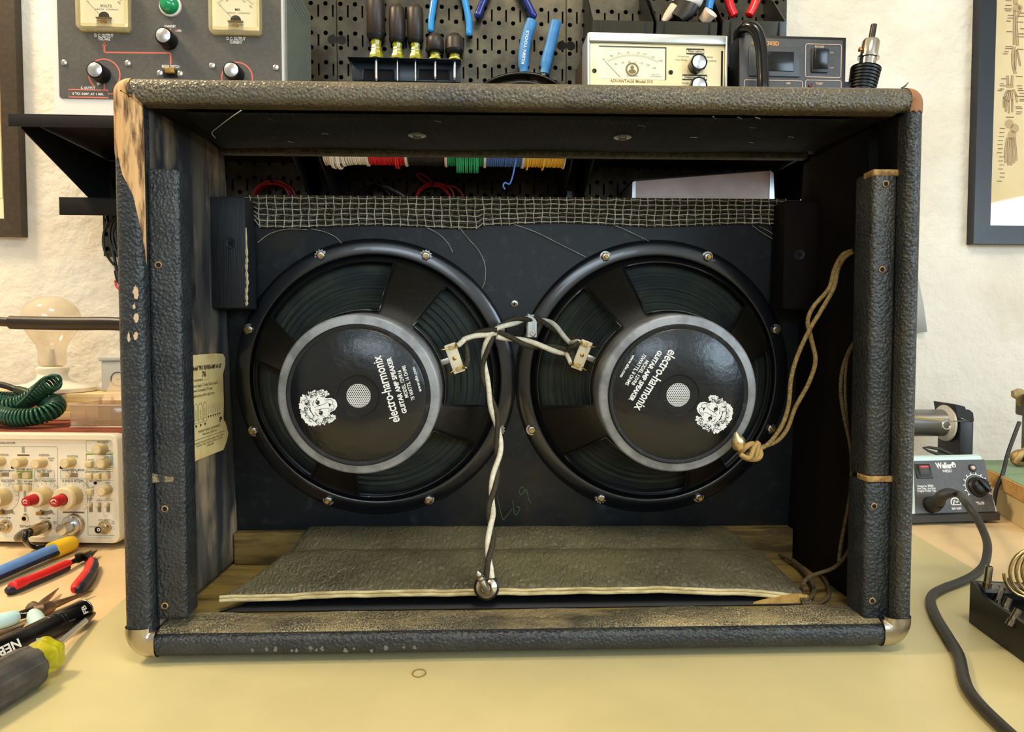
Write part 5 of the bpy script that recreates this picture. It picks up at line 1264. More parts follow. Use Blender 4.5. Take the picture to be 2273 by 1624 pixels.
# ------------------------------------------------------------------ pliers hanging on the pegboard
def hang_pliers(label, paths, r, col, w_, pivot, head, grp='pliers hanging on the pegboard'):
    f = rframe(*wuv(*pivot, w_), w_)
    g = thing('pliers', label, 'pliers', f, grp); m_ = col
    for P_ in paths:
        pts = smooth([(*f.uv(px, py), 0) for px, py in P_], 5); n = len(pts)
        mb = MB(); mb.tube(pts, [r * (1.0 if i > 2 else .8) * (.55 if i == n - 1 else 1) for i in range(n)], 12); mb.build('handle_grip', m_, g)
        a = Vector(pts[0]); mb = MB(); mb.tube([a, a * .4, (0, 0, 0)], [r * .55, r * .6, r * .7], 8); mb.build('handle_tang', steel_d, g)
    s_ = head
    mb = MB(); mb.cyl((0, 0, -.005), (0, 0, .006), .009, None, 18, .001); mb.build('pivot', steel_d, g)
    for sx in (-1, 1):
        mb = MB(); mb.prism([(0, s_ * -.006), (sx * .011, 0), (sx * .009, s_ * .018), (sx * .002, s_ * .045), (sx * .0004, s_ * .045), (sx * .0004, s_ * .01)][::sx], -.004, .004); mb.build('jaw', steel_d, g)
    mb = MB(); mb.tube([(0, s_ * .004, PW - w_), (0, s_ * .004, .002), (0, s_ * .009, .006)], .0022, 6); mb.build('peg_hook', hook_m, g)
    return g, f
steel_d = mat('dark_tool_steel', S(110, 106, 98), .4, .9)
lb = mat('sky_blue_dip', S(48, 142, 214), .22, coat=.3); nb = mat('navy_blue_dip', S(18, 40, 122), .18, coat=.4); kb = mat('blue_grip', S(52, 122, 186), .5, c2=S(64, 134, 192), scale=90)
rdip = mat('red_dip', S(214, 24, 28), .25, coat=.3)
hang_pliers('pliers with sky-blue handles hanging above the stubby screwdrivers', [[(975, -70), (968, -25), (962, 10), (957, 45), (956, 72)], [(1018, -70), (1026, -25), (1035, 15), (1041, 50), (1041, 80)]], .0058, lb, .03, (997, -110), 1)
hang_pliers('pliers with glossy navy handles hanging beside the sky-blue pair', [[(1100, -70), (1085, -25), (1070, 10), (1058, 40)], [(1140, -70), (1155, -25), (1172, 10), (1187, 40)]], .0065, nb, .03, (1120, -110), 1)
g, f = hang_pliers('large pliers with thick matt blue grips standing head-down behind the black headband', [[(1163, 162), (1162, 130), (1166, 95), (1174, 65), (1182, 44)][::1], [(1208, 164), (1214, 130), (1222, 100), (1229, 70), (1235, 46)]], .0098, kb, .045, (1186, 205), -1)
mb = MB(); x, y = f.uv(1166, 105, .0102); mb.T = T(x, y, .0101) @ RZ(1.42); mb.text('KLEIN TOOLS', 0, 0, .0066, 0, 0, .058, 'C', .02); mb.build('lettering', white_print, g, flat=True)
# black band (headband) in front of the grips
HBW = .095; fb = rframe(*wuv(1160, 200, HBW), HBW)
t = thing('headband', 'curved black padded headband resting behind the cabinet top below the blue grips', 'headband', fb)
pts = [(*fb.uv(px, py), -.006) for px, py in ((1040, 262), (1050, 215), (1075, 186), (1110, 170), (1150, 163), (1190, 166), (1220, 177), (1248, 195), (1268, 225), (1275, 262))]
ptsS = smooth(pts, 5); zs_ = ZS - fb.M.translation.z
for p in ptsS: p.y = max(p.y, zs_ + .004)
mb = MB(); rows = []
for p in ptsS: rows.append([p + Vector((0, 0, d_)) for d_ in (-.014, -.007, 0, .007, .014)])
mb.grid(rows); o = mb.build('outer_band', black_gloss, t); sm = o.modifiers.new('s', 'SOLIDIFY'); sm.thickness = .004; sm.offset = -1
c_ = Vector((fb.uv(1160, 262)[0], zs_, 0))
mb = MB(); mb.grid([[c_ + (p - c_) * .9 + Vector((0, 0, d_)) for d_ in (-.012, 0, .012)] for p in ptsS[6:-6]]); o = mb.build('inner_pad', black_plastic, t); o.modifiers.new('s', 'SOLIDIFY').thickness = .006
# ------------------------------------------------------------------ bins on the pegboard
bin_m = pane('smoky_bin_plastic', S(120, 116, 96), frost=.3, rough=.08)
bin_b = mat('black_bin_side', S(16, 16, 15), .25)
bw_ = .105
def bin_(x0p, x1p, ytop, label, yfin):
    f = rframe((wuv(x0p, 60, bw_)[0] + wuv(x1p, 60, bw_)[0]) / 2, wuv(1500, 76, bw_)[1] - .045, 0)
    g = thing('parts_bin', label, 'bin', f, 'hanging parts bins')
    h = (wuv(x1p, 60, bw_)[0] - wuv(x0p, 60, bw_)[0]) / 2
    yt_ = f.uv((x0p + x1p) / 2, ytop, bw_)[1]; yf = f.uv((x0p + x1p) / 2, yfin, .055)[1]
    mb = MB(); mb.T = Matrix(((1, 0, 0, 0), (0, 1, 0, 0), (0, 0, 1, 0), (0, 0, 0, 1)))
    pr = [(-h, 0, bw_ - .012), (h, 0, bw_ - .012), (h, yt_, bw_), (-h, yt_, bw_)]
    mb.add([Vector(p) for p in pr] + [Vector((p[0], p[1], p[2] - .0016)) for p in pr], [[0, 1, 2, 3], [7, 6, 5, 4], [0, 4, 5, 1], [1, 5, 6, 2], [2, 6, 7, 3], [3, 7, 4, 0]]); mb.build('bin_front', bin_m, g, flat=True)
    mb = MB(); mb.box(-h + .012, -h + .0135, .0, yt_ - .001, bw_ - .004, bw_ + .0012); mb.build('front_rib', bin_b, g); mb = MB(); mb.box(h - .0135, h - .012, 0, yt_ - .001, bw_ - .004, bw_ + .0012); mb.build('front_rib', bin_b, g)
    for sx in (-1, 1):
        mb = MB(); mb.T = Matrix(((0, 0, 1, sx * h), (0, 1, 0, 0), (1, 0, 0, 0), (0, 0, 0, 1)))
        mb.prism([(PW + .001, 0), (bw_ - .0122, 0), (bw_ - .002, yt_), (.055, yf), (PW + .001, yf + .03)], -.0012, .0012); mb.build('bin_side', bin_b, g, flat=True)
    mb = MB(); mb.box(-h, h, -.0015, 0, PW + .001, bw_ - .012); mb.build('bin_floor', bin_b, g)
    mb = MB(); mb.box(-h, h, 0, yt_ * .8, PW + .001, PW + .0025); mb.build('bin_back', bin_b, g)
    return g, f, yt_
bin_(1316, 1450, 46, 'smoky bin hanging right above the champagne level meter, nearest the blue grips', 2)
g2, f2, y2 = bin_(1459, 1592, 48, 'smoky bin holding a white tube, in the middle of the three', 4)
g3, f3, y3 = bin_(1606, 1746, 46, 'smoky bin holding red pliers, at the pegboard edge', 4)
white_pl = mat('white_tube_plastic', S(222, 222, 220), .4); skin_pl = mat('beige_nozzle', S(222, 196, 172), .45)
TF = rframe(*wuv(1525, 60, .075), .075)
tu = lambda px, py, w_=0.: Vector((*TF.uv(px, py, w_), w_))
t = thing('glue_tube', 'white tube with black and red bands lying in the middle smoky bin', 'tube', TF)
mb = MB(); mb.tube([tu(1545, -45), tu(1535, -20), tu(1523, 8), tu(1520, 14)], [.030, .030, .029, .022], 18, flat=.5); mb.build('tube_body', white_pl, t)
mb = MB(); mb.tube([tu(1520, 12), tu(1510, 30), tu(1498, 42)], [.0285, .027, .020], 18, flat=.5); mb.build('black_band', black_plastic, t)
mb = MB(); mb.tube([tu(1515, 33), tu(1535, 28)], [.002, .0015], 6); mb.build('red_stripe', rdip, t)
mb = MB(); mb.tube([tu(1498, 20, -.004), tu(1482, 36, -.004), tu(1471, 49, -.004)], [.012, .008, .004], 12); mb.build('nozzle', skin_pl, t)
t = thing('plastic_cap', 'round pale cap standing in the middle smoky bin beside the white tube', 'cap', rframe(*wuv(1573, 42, .085), .085)); ff = rframe(*wuv(1573, 42, .085), .085)
tu = lambda px, py, w_=0.: Vector((*ff.uv(px, py, w_), w_))
mb = MB(); mb.tube([tu(1564, 47, -.006), tu(1578, 27, .006)], [.0115, .0128], 18); mb.build('cap_body', skin_pl, t)
mb = MB(); mb.lathe([(.009, 0), (.008, .001), (.006, .0006), (0, .0006)], 16, axisT(tu(1578, 27, .006), tu(1578, 27, .006) - tu(1564, 47, -.006))); mb.build('cap_rim', white_pl, t)
mb = MB(); mb.tube([tu(1578, -20, -.012), tu(1576, 5, -.012), tu(1573, 22, -.012)], .007, 10); tag(mb.build('blue_pen', lb, None), 'sky-blue pen barrel standing behind the pale cap in the smoky bin', 'pen').matrix_world = ff.M
hang_pliers('pliers with red dipped handles pointing down into the end smoky bin', [[(1632, -60), (1620, -30), (1617, -5), (1622, 18), (1631, 37)], [(1655, -60), (1672, -30), (1679, -8), (1672, 16), (1661, 37)]], .0075, rdip, .075, (1645, -95), 1)
# ------------------------------------------------------------------ pictures on the wall
pf_brown = mat('dark_brown_frame', S(50, 40, 28), .45, c2=S(62, 48, 30), scale=120); pf_black = mat('blue_black_frame', S(24, 30, 38), .35)
def picture(x0, x1, y0, y1, fw, dep, fm, label, matm):
    f = rframe((x0 + x1) / 2, (y0 + y1) / 2, 0); hx, hy = (x1 - x0) / 2, (y1 - y0) / 2
    g = thing('picture_frame', label, 'picture', f)
    for a, b in (((-hx, -hy), (hx, -hy)), ((hx, -hy), (hx, hy)), ((hx, hy), (-hx, hy)), ((-hx, hy), (-hx, -hy))):
        A, B = Vector((*a, 0)), Vector((*b, 0)); d = (B - A).normalized(); n = Vector((-d.y, d.x, 0))
        o0, o1, i0, i1 = A, B, A + (d + n) * fw, B + (n - d) * fw
        mb = MB(); up = Vector((0, 0, dep)); lo = Vector((0, 0, .0005)); s_ = Vector((0, 0, -.003))
        mb.add([o0 + lo, o1 + lo, i1 + lo, i0 + lo, o0 + up, o1 + up, i1 + up + s_, i0 + up + s_], [[3, 2, 1, 0], [4, 5, 6, 7], [0, 1, 5, 4], [2, 3, 7, 6], [1, 2, 6, 5], [3, 0, 4, 7]]); mb.build('frame_rail', fm, g, flat=True)
    mb = MB(); mb.rect(-hx + fw, hx - fw, -hy + fw, hy - fw, dep * .45); sh = mb.build('picture_sheet', matm, g, flat=True)
    return g, f, sh
d_ = .019
a = wuv(47, 523, d_)
cream_p = mat('cream_sheet', S(240, 218, 182), .8)
g, f, sh = picture(a[0] - .62, a[0], a[1], a[1] + .62, .0295, d_, pf_brown, 'dark brown framed picture on the wall behind the bare end of the shelf', cream_p)
mb = MB(); x_, y_ = f.uv(6, 440, .009); mb.line2([(x_, y_ + .6), (x_, y_), (x_ - .45, y_)], .0012, .0088); mb.build('printed_line', gp, sh, flat=True)
a = wuv(2161, 540, d_)
poster_m = mat('parchment_sheet', S(236, 216, 172), .7, c2=S(230, 206, 158), scale=5)
g, f, sh = picture(a[0], a[0] + .56, a[1], a[1] + .8, .0345, d_, pf_black, 'blue-black framed anatomical chart of arm and hand bones on the wall', poster_m)
mb = MB(); hx, hy = .28 - .0345, .4 - .0345; mb.prism([(-hx, -hy), (hx, -hy), (hx, hy), (-hx, hy)], .0095, .0105); mb.build('picture_glass', pane('picture_glazing', S(253, 253, 252)), g, flat=True)
QZ = lambda zx, zy: f.uv(2150 + zx / 5.797, zy / 5.8, .0087)
bone = mat('bone_print', S(196, 168, 124), .8); boned = mat('bone_line_print', S(126, 98, 70), .8)
mb = MB(); z = .0088; ml = MB(); zl = .0090
def bonep(pts, wd, wl=.0007):
    P_ = [QZ(*p) for p in pts]; mb.line2(P_, wd, z); 
    for s_ in (-1, 1): ml.line2([(x + s_ * wd / 2, y) for x, y in P_], wl, zl)
bonep([(600, -200), (600, 60)], .0075); mb.disc(*QZ(620, 105), z, .0085, 14); mb.disc(*QZ(665, 100), z, .005, 10)
bonep([(590, 130), (585, 300), (583, 580)], .004); bonep([(660, 140), (610, 250), (620, 400), (628, 590)], .0045)
bonep([(585, 600), (565, 720), (575, 850), (600, 950)], .0055); bonep([(610, 640), (600, 760), (595, 900)], .004); bonep([(620, 640), (645, 740), (662, 850)], .003)
bonep([(500, 970), (505, 1100)], .004); bonep([(560, 970), (555, 1100)], .004); mb.disc(*QZ(530, 1110), z, .0085, 14, .004)
for a_, b_, c_ in (((500, 1160), (455, 1260), (450, 1390)), ((515, 1160), (480, 1290), (478, 1440)), ((530, 1160), (515, 1300), (515, 1460)), ((548, 1160), (560, 1290), (560, 1445)), ((575, 1150), (610, 1230), (622, 1320))):
    bonep([a_, b_], .0038); bonep([b_, ((b_[0] + c_[0]) / 2, (b_[1] + c_[1]) / 2)], .0032); bonep([((b_[0] + c_[0]) / 2, (b_[1] + c_[1]) / 2), c_], .0026); mb.disc(*QZ(*b_), z, .0026, 8)
W2Z = lambda px, py: f.uv(px, py, .0087)
for cx_, cy_ in ((2240, 275), (2252, 285), (2246, 300)): mb.disc(*W2Z(cx_, cy_), z, .009, 12)
for k in range(5):
    P_ = [W2Z(2236 + k * 4, 305), W2Z(2231 + k * 6, 335), W2Z(2232 + k * 6, 362 + 6 * math.sin(k))]; mb.line2(P_, .0032, z)
    for s_ in (-1, 1): ml.line2([(x + s_ * .0016, y) for x, y in P_], .0006, zl)
rp = random.Random(11)
for q_ in ((515, 10), (512, 70), (505, 115), (510, 140), (545, 200), (538, 233), (515, 272), (525, 408), (515, 600), (515, 625), (488, 665), (472, 693), (690, 170), (680, 210), (660, 285), (690, 370), (690, 437), (670, 475), (665, 635), (650, 985), (450, 1015), (430, 1080), (440, 1105), (425, 1145), (400, 1165), (650, 1105), (665, 1140), (670, 1165), (690, 1200), (670, 1240), (695, 1280), (690, 1300), (640, 1375), (650, 1395), (650, 1440), (640, 1465), (530, 1508)):
    x, y = QZ(*q_); wd = rp.uniform(.008, .016); ml.line2([(x - wd / 2, y), (x + wd / 2, y)], .0016, zl)
for k in range(14): x, y = W2Z(2222 + rp.uniform(-4, 3), 285 + k * 9); ml.line2([(x - .005, y), (x + .005, y)], .0013, zl)
mb.build('bone_print', bone, sh, flat=True); ml.build('bone_outline', boned, sh, flat=True)
# grey sheet hanging on the wall behind the cabinet edge
a, b = wuv(1990, 605, .01), wuv(2056, 740, .01); b2 = wuv(2040, 605, .01)
f = rframe((a[0] + b[0]) / 2, b[1], 0); mb = MB(); x0, x1, y1, xm = a[0] - (a[0] + b[0]) / 2, b[0] - (a[0] + b[0]) / 2, a[1] - b[1], b2[0] - (a[0] + b[0]) / 2
mb.grid([[(x0, 0, .004), ((x0 + x1) / 2, .001, .006), (x1, .003, .013)], [(x0, y1 / 2, .004), ((x0 + xm) / 2, y1 / 2, .006), (x1 - .007, y1 / 2, .010)], [(x0, y1, .003), ((x0 + xm) / 2, y1, .004), (xm, y1, .005)]])
o = tag(mb.build('paper_sheet', mat('grey_sheet', S(176, 176, 170), .7)), 'grey paper sheet on the wall peeking past the cabinet side', 'paper'); o.matrix_world = f.M; o.modifiers.new('s', 'SOLIDIFY').thickness = .0006
# ------------------------------------------------------------------ oscilloscope
so = onZ(130, 1197, .010); SCF = face_frame((so.x, so.y, .010), -.05)
su = lambda px, py, w_=0.: SCF.uv(px, py, w_)
Q = lambda zx, zy, w_=.0012: su(zx / 4.776, 870 + zy / 4.776, w_)
sc = thing('oscilloscope', 'cream faced oscilloscope with beige knobs and red caps on the cream bench', 'oscilloscope', SCF)
sx1 = su(273, 1080, -.01)[0]; fx1 = su(263, 1080)[0]; sz1 = su(130, 962)[1]; fz1 = su(130, 970)[1]
sx0 = sx1 - .34
cream_c = mat('cream_instrument_shell', S(226, 216, 192), .5); scope_p = mat('oscilloscope_panel', S(232, 224, 204), .55); green_c = mat('grey_green_shell', S(176, 178, 156), .55)
SDp = -.20
mb = MB(); mb.prism(mb.rrect(sx0, sx1, -.001, sz1 - .001, .012), SDp, -.012); mb.build('case', green_c, sc)
mb = MB(); o_ = mb.rrect(sx0 - .001, fx1 + .004, -.003, sz1, .011); i_ = mb.rrect(sx0 + .006, fx1 - .003, .004, sz1 - .007, .006); n = len(o_)
mb.add([Vector((p[0], p[1], -.016)) for p in o_] + [Vector((p[0], p[1], .003)) for p in o_] + [Vector((p[0], p[1], .005)) for p in [(a + (b - a) * .15, c + (d - c) * .15) for (a, c), (b, d) in zip(o_, i_)]] + [Vector((p[0], p[1], .005)) for p in i_] + [Vector((p[0], p[1], 0)) for p in i_],
       [[k * n + i, k * n + (i + 1) % n, (k + 1) * n + (i + 1) % n, (k + 1) * n + i] for k in range(4) for i in range(n)]); mb.build('front_bezel', cream_c, sc)
mb = MB(); mb.prism(i_, -.004, .0008); mb.build('front_panel', scope_p, sc)
for x in (sx0 + .03, sx1 - .03):
    for z_ in (-.03, SDp + .03): mb = MB(); mb.cyl((x, -.0099, z_), (x, 0, z_), .009, None, 14); mb.build('foot', black_plastic, sc)
cover_r = mat('brick_red_cover', S(138, 66, 44), .8, c2=S(120, 54, 36), scale=40, bump=.2, bscale=300)
mb = MB(); mb.box(sx0 + .004, sx1 + .002, sz1 - .001, sz1 + .0012, SDp, -.013, .0005); mb.build('top_cover', cover_r, sc)
TOPW = SCF.M.translation.z + sz1 + .0014
# handle swung up
hz = su(130, 714, .02)[1]; hblk = mat('brown_black_handle', S(34, 26, 21), .4, c2=S(46, 34, 26), scale=30)
pts = [(*su(px, py, .02), .02) for px, py in ((-180, 709), (-60, 711), (10, 714), (40, 716), (150, 718), (240, 718), (300, 721))]
mb = MB(); ps = smooth(pts, 5); mb.tube(ps, [.0065 if i < 13 else .0092 for i in range(len(ps))], 12, flat=.9); hb = mb.build('carry_handle', hblk, sc)
mb = MB(); x1h = su(304, 722, .02)[0]; mb.T = None
pts = [(x1h - .004, pts[-1][1], .018), (x1h + .007, pts[-1][1] - .004, .012), (x1h + .008, pts[-1][1] - .03, 0), (sx1 + .006, sz1 - .03, -.09), (sx1 + .006, sz1 - .06, -.10)]
mb.tube(smooth(pts, 5), .006, 10); mb.build('handle_arm', hblk, sc)
mb = MB(); mb.cyl((sx1 - .001, sz1 - .06, -.10), (sx1 + .012, sz1 - .06, -.10), .016, None, 20, .002); mb.build('handle_hub', hblk, sc)
beige_k = mat('beige_knob', S(196, 176, 128), .5); beige_t = mat('beige_knob_top', S(218, 200, 160), .45); red_k = mat('red_knob', S(170, 16, 26), .3)
def sknob(zx, zy, r, h, flut=28): x, y = Q(zx, zy, .001); return knob(sc, x, y, .0008, r, h, True, beige_k, 'knob', False, flut, beige_t)
for zx, zy in ((20, 730), (250, 735), (460, 745), (765, 738), (1100, 592), (1140, 742), (1148, 1030)): sknob(zx, zy, .0064, .015)
for zx, zy in ((50, 1105), (490, 1095)):
    x, y = Q(zx, zy, .001); k = knob(sc, x, y, .0008, .0116, .020, False, beige_k, 'knob', False, 36)
    if zx > 100:
        mb = MB(); mb.lathe([(.0102, .0208), (.0104, .022), (.0072, .0226)], 28, T(x, y, 0)); mb.build('knob_face', beige_t, k)
        mb = MB(); mb.lathe([(.0070, .022), (.0067, .034), (.0057, .0375), (0, .038)], 24, T(x, y, 0)); mb.m = 1; mb.ring(x, y, .0383, .0024, .0034, 16, .3, 3.0); mb.text('CAL', x, y - .001, .0030, .0383); mb.build('red_cap', [red_k, white_print], k)
x, y = Q(790, 1095, .001); k = knob(sc, x, y, .0008, .0128, .017, False, beige_k, 'knob', False, 36)
mb = MB(); mb.lathe([(.0128, .0178), (.0150, .019), (.0152, .022), (.0140, .024), (.008, .0245)], 32, T(x, y, 0)); mb.build('knob_face', beige_t, k)
mb = MB(); mb.lathe([(.0074, .024), (.0070, .036), (.0060, .039), (0, .0395)], 24, T(x, y, 0)); mb.m = 1; mb.ring(x, y, .0398, .0030, .0042, 16, .3, 3.0); mb.text('CAL', x, y - .001, .0032, .0398); mb.build('red_cap', [red_k, white_print], k)
x, y = Q(785, 1405, .001); k = knob(sc, x, y, .0008, .0150, .006, False, chrome_worn, 'delay_knob')
mb = MB(); mb.lathe([(.0125, .0068), (.0118, .010), (.0080, .0105), (.0080, .024), (.0072, .026), (0, .0265)], 28, T(x, y, 0)); mb.build('knob_cap', knob_top, k)
btn = mat('beige_button', S(206, 190, 148), .5)
bm_ = MB(); bm_.box(-.0042, .0042, -.0038, .0038, .0006, .0075, .0006); src = None
for zx, zy in ((195, 880), (300, 875), (205, 1010), (305, 1008), (962, 757), (965, 885), (1052, 885), (1140, 885), (965, 1052)):
    x, y = Q(zx, zy)
    if src is None: src = bm_.build('push_button', btn, sc); src.matrix_local = T(x, y, 0)
    else: inst(src, sc, T(x, y, 0))
for zx, zy, v in ((40, 873, 0), (465, 877, 0), (770, 880, 0), (962, 1222, 1), (1053, 1222, 1), (1145, 1222, 1)):
    x, y = Q(zx, zy); mb = MB(); a_, b_ = (.0070, .0028) if not v else (.0024, .0064)
    mb.m = 0; mb.box(x - a_, x + a_, y - b_, y + b_, .0006, .0012, .0002); mb.m = 1
    if v: mb.box(x - .0020, x + .0020, y + .001, y + .0060, .001, .0065, .0006)
    else: mb.box(x - .0066, x - .001, y - .0022, y + .0022, .001, .0060, .0006)
    mb.build('lever_switch', [mat('switch_slot', S(132, 122, 98), .6) if 'switch_slot' not in MATS else MATS['switch_slot'], btn], sc)
for zx, zy in ((70, 1252), (488, 1258)):
    x, y = Q(zx, zy); mb = MB(); mb.m = 0
    mb.add([Vector((x + r * math.cos(a), y + .0165 + r * math.sin(a), .0012)) for r in (.0215, .0165) for a in [math.radians(-118 + 56 * k / 8) for k in range(9)]], [[k, k + 1, 10 + k, 9 + k] for k in range(8)]); mb.m = 1; mb.box(x - .0110, x - .003, y - .0050, y - .0005, .001, .006, .0006); mb.build('coupling_switch', [MATS['switch_slot'], bar_m], sc)
bnc = mat('bnc_metal', S(190, 176, 146), .3, 1.)
for zx, zy, cab_ in ((60, 1420, 0), (485, 1420, 1), (1110, 1430, 0)):
    x, y = Q(zx, zy); mb = MB(); mb.m = 0; mb.lathe([(.0090, .0008), (.0090, .0022), (.0062, .0026), (.0058, .006), (.0050, .0065), (.0050, .015), (.0044, .015)], 24, T(x, y, 0)); mb.cyl((x - .0062, y, .011), (x + .0062, y, .011), .001, None, 8)
    mb.m = 1; mb.lathe([(.0044, .0148), (.0036, .013)], 20, T(x, y, 0)); mb.disc(x, y, .013, .0038, 16); mb.m = 2; mb.lathe([(.0024, .0138), (.0010, .0142)], 12, T(x, y, 0)); mb.build('input_socket', [bnc, black_plastic, white_print], sc)
x, y = Q(265, 1338); mb = MB(); mb.lathe([(.0052, .0008), (.0048, .003), (.003, .003), (.003, .001)], 18, T(x, y, 0)); mb.m = 1; mb.disc(x, y, .0011, .003, 12); mb.build('ground_jack', [steel, dark_hole], sc)
for zx, zy in ((135, 795), (372, 797), (650, 798), (1010, 962)): x, y = Q(zx, zy); mb = MB(); mb.lathe([(.0022, .0008), (.002, .002), (0, .0024)], 12, T(x, y, 0)); mb.build('indicator', dark_hole, sc)
gry = mat('grey_print', S(96, 92, 84), .6); grn = mat('green_print', S(120, 160, 60), .6); blu = mat('pale_blue_print', S(140, 176, 206), .6); brn = mat('brown_print', S(136, 96, 56), .6)
mb = MB(); z = .0011
def tx(s_, zx, zy, sz, wd=None, al='C'): mb.text(s_, *Q(zx, zy), sz, z, 0, wd, al, .012)
px_ = lambda n_: n_ / 4.776 * .905 / 1517
tx('OSCILLOSCOPE', 70, 540, .0042, px_(190)); tx('POSITION', 40, 667, .0042, px_(100)); tx('POSITION', 467, 670, .0042, px_(110)); tx('POSITION', 768, 682, .0042, px_(112)); tx('INVERT\nPULL', 545, 715, .0028)
tx('BEAM FIND', 245, 670, .0034, px_(110)); tx('VERTICAL  MODE', 255, 820, .0040, px_(190)); tx('HORIZONTAL MODE', 775, 826, .0040, px_(240)); tx('VOLTS/DIV', 80, 940, .0046, px_(155)); tx('CH 2 VOLTS/DIV', 475, 940, .0046, px_(240)); tx('A AND B SEC/DIV', 770, 942, .0046, px_(235))
tx('BOTH  CH 2', 65, 838, .0032); tx('ADD   ALT   CHOP', 470, 842, .0032, px_(160)); tx('A   ALT   B', 765, 845, .0032, px_(120)); tx('TRIG\nVIEW', 205, 957, .0030); tx('BW LIMIT\n10 MHz', 303, 960, .0030)
tx('VAR HOLDOFF', 1088, 530, .0036, px_(128)); tx('MAX', 1157, 622, .0026); tx('B TRIGGER', 1065, 658, .0034, px_(135)); tx('SLOPE', 962, 717, .0028); tx('LEVEL', 1133, 688, .0028); tx('A TRIGGER', 1068, 815, .0034, px_(125))
tx('SGL SWP', 965, 845, .0026); tx('P-P AUTO  NORM', 1095, 845, .0026, px_(150)); tx('LEVEL', 1142, 962, .0028); tx('SLOPE', 968, 1012, .0028); tx('A TRIG\nBW', 960, 1138, .0024); tx('A\nSOURCE', 1052, 1138, .0024); tx('A EXT\nCOUPLING', 1145, 1138, .0024)
tx('RESET', 968, 943, .0024); tx('TRIG\'D', 1050, 943, .0024); tx('B DELAY TIME POSITION', 778, 1275, .0034, px_(230)); tx('CH 1 OR', 40, 1332, .0034); tx('CH 2 OR', 462, 1336, .0034); tx('GND', 55, 1298, .0028); tx('DC', 145, 1288, .0028); tx('GND', 480, 1304, .0028); tx('DC', 572, 1292, .0028)
tx('EXT INPUT', 1105, 1357, .0036, px_(125)); tx('400V\nPEAK', 582, 1385, .0024); tx('400V\nPEAK', 1198, 1385, .0024); tx('AMPL', 268, 1292, .0026); tx('PROBE ADJUST', 985, 1428, .0022, px_(90)); tx('5076694', 272, 1424, .0050, px_(135)); tx('OPT', 238, 1478, .0050, px_(60))
for zx, zy in ((578, 1432), (1197, 1435)): a, b, c = Q(zx - 20, zy + 16), Q(zx + 20, zy + 16), Q(zx, zy - 18); mb.line2([a, b, c], .0006, z, True)
for cx, cy, R_ in ((490, 1100, .0150), (50, 1105, .0150), (790, 1095, .0170)):
    x, y = Q(cx, cy)
    for k in range(13): an = math.radians(215 - 21 * k); mb.text(str((1, 2, 5)[k % 3]) if k % 3 else '.1', x + R_ * 1.12 * math.cos(an), y + R_ * 1.12 * math.sin(an), .0034, z, an - PI / 2)
    mb.ring(x, y, z, R_ * 1.3, R_ * 1.325, 40, math.radians(-60), math.radians(100))
for a_, b_ in (((95, 1325), (110, 1340)), ((510, 1328), (535, 1343))): p, q_ = Q(*a_), Q(*b_); mb.rect(p[0], q_[0], q_[1], p[1], z)
mb.build('lettering', gry, sc, flat=True)
mb = MB(); z = .0010
def box_(c, zx0, zy0, zx1, zy1, wd=.0006): p, q_ = Q(zx0, zy0), Q(zx1, zy1); c.line2(mb.rrect(p[0], q_[0], q_[1], p[1], .001), wd, z, True)
box_(mb, 911, 517, 1222, 638); box_(mb, 911, 655, 1222, 800, .0009); box_(mb, 915, 815, 1222, 1520); p, q_ = Q(1140, 650), Q(1222, 664); mb.rect(p[0], q_[0], q_[1], p[1], z); p, q_ = Q(911, 650), Q(985, 664); mb.rect(p[0], q_[0], q_[1], p[1], z)
p, q_ = Q(172, 836), Q(343, 918); mb.rect(p[0], q_[0], q_[1], p[1], z); mb.build('printed_lines', grn, sc, flat=True, kind='stuff')
mb = MB(); box_(mb, 638, 828, 905, 920, .0007); box_(mb, 362, 826, 575, 918, .0007); box_(mb, -120, 826, 150, 830, .0007); p, q_ = Q(1168, 672), Q(1212, 786); mb.rect(p[0], q_[0], q_[1], p[1], z); mb.build('printed_lines', blu, sc, flat=True, kind='stuff')
mb = MB(); mb.line2([Q(-200, 575), Q(595, 580), Q(608, 592), Q(612, 1520)], .0006, z); box_(mb, 928, 838, 1005, 996, .0005); box_(mb, 1015, 838, 1215, 940, .0005); mb.line2([Q(244, 580), Q(246, 645)], .0042, z); mb.line2([Q(262, 1040), Q(266, 1270)], .0034, z); mb.line2([Q(1175, 1130), Q(1218, 1130), Q(1218, 1358), Q(1175, 1358)], .0005, z); mb.line2([Q(1097, 1280), Q(1097, 1310), Q(1147, 1310), Q(1147, 1280)], .0005, z); mb.build('printed_lines', mat('light_grey_print', S(160, 156, 140), .6), sc, flat=True, kind='stuff')
mb = MB(); z = .0009
for a_, b_ in (((180, 660), (312, 678)), ((662, 1266), (893, 1284))): p, q_ = Q(*a_), Q(*b_); mb.rect(p[0], q_[0], q_[1], p[1], z)
mb.build('printed_bar', brn, sc, flat=True, kind='stuff')
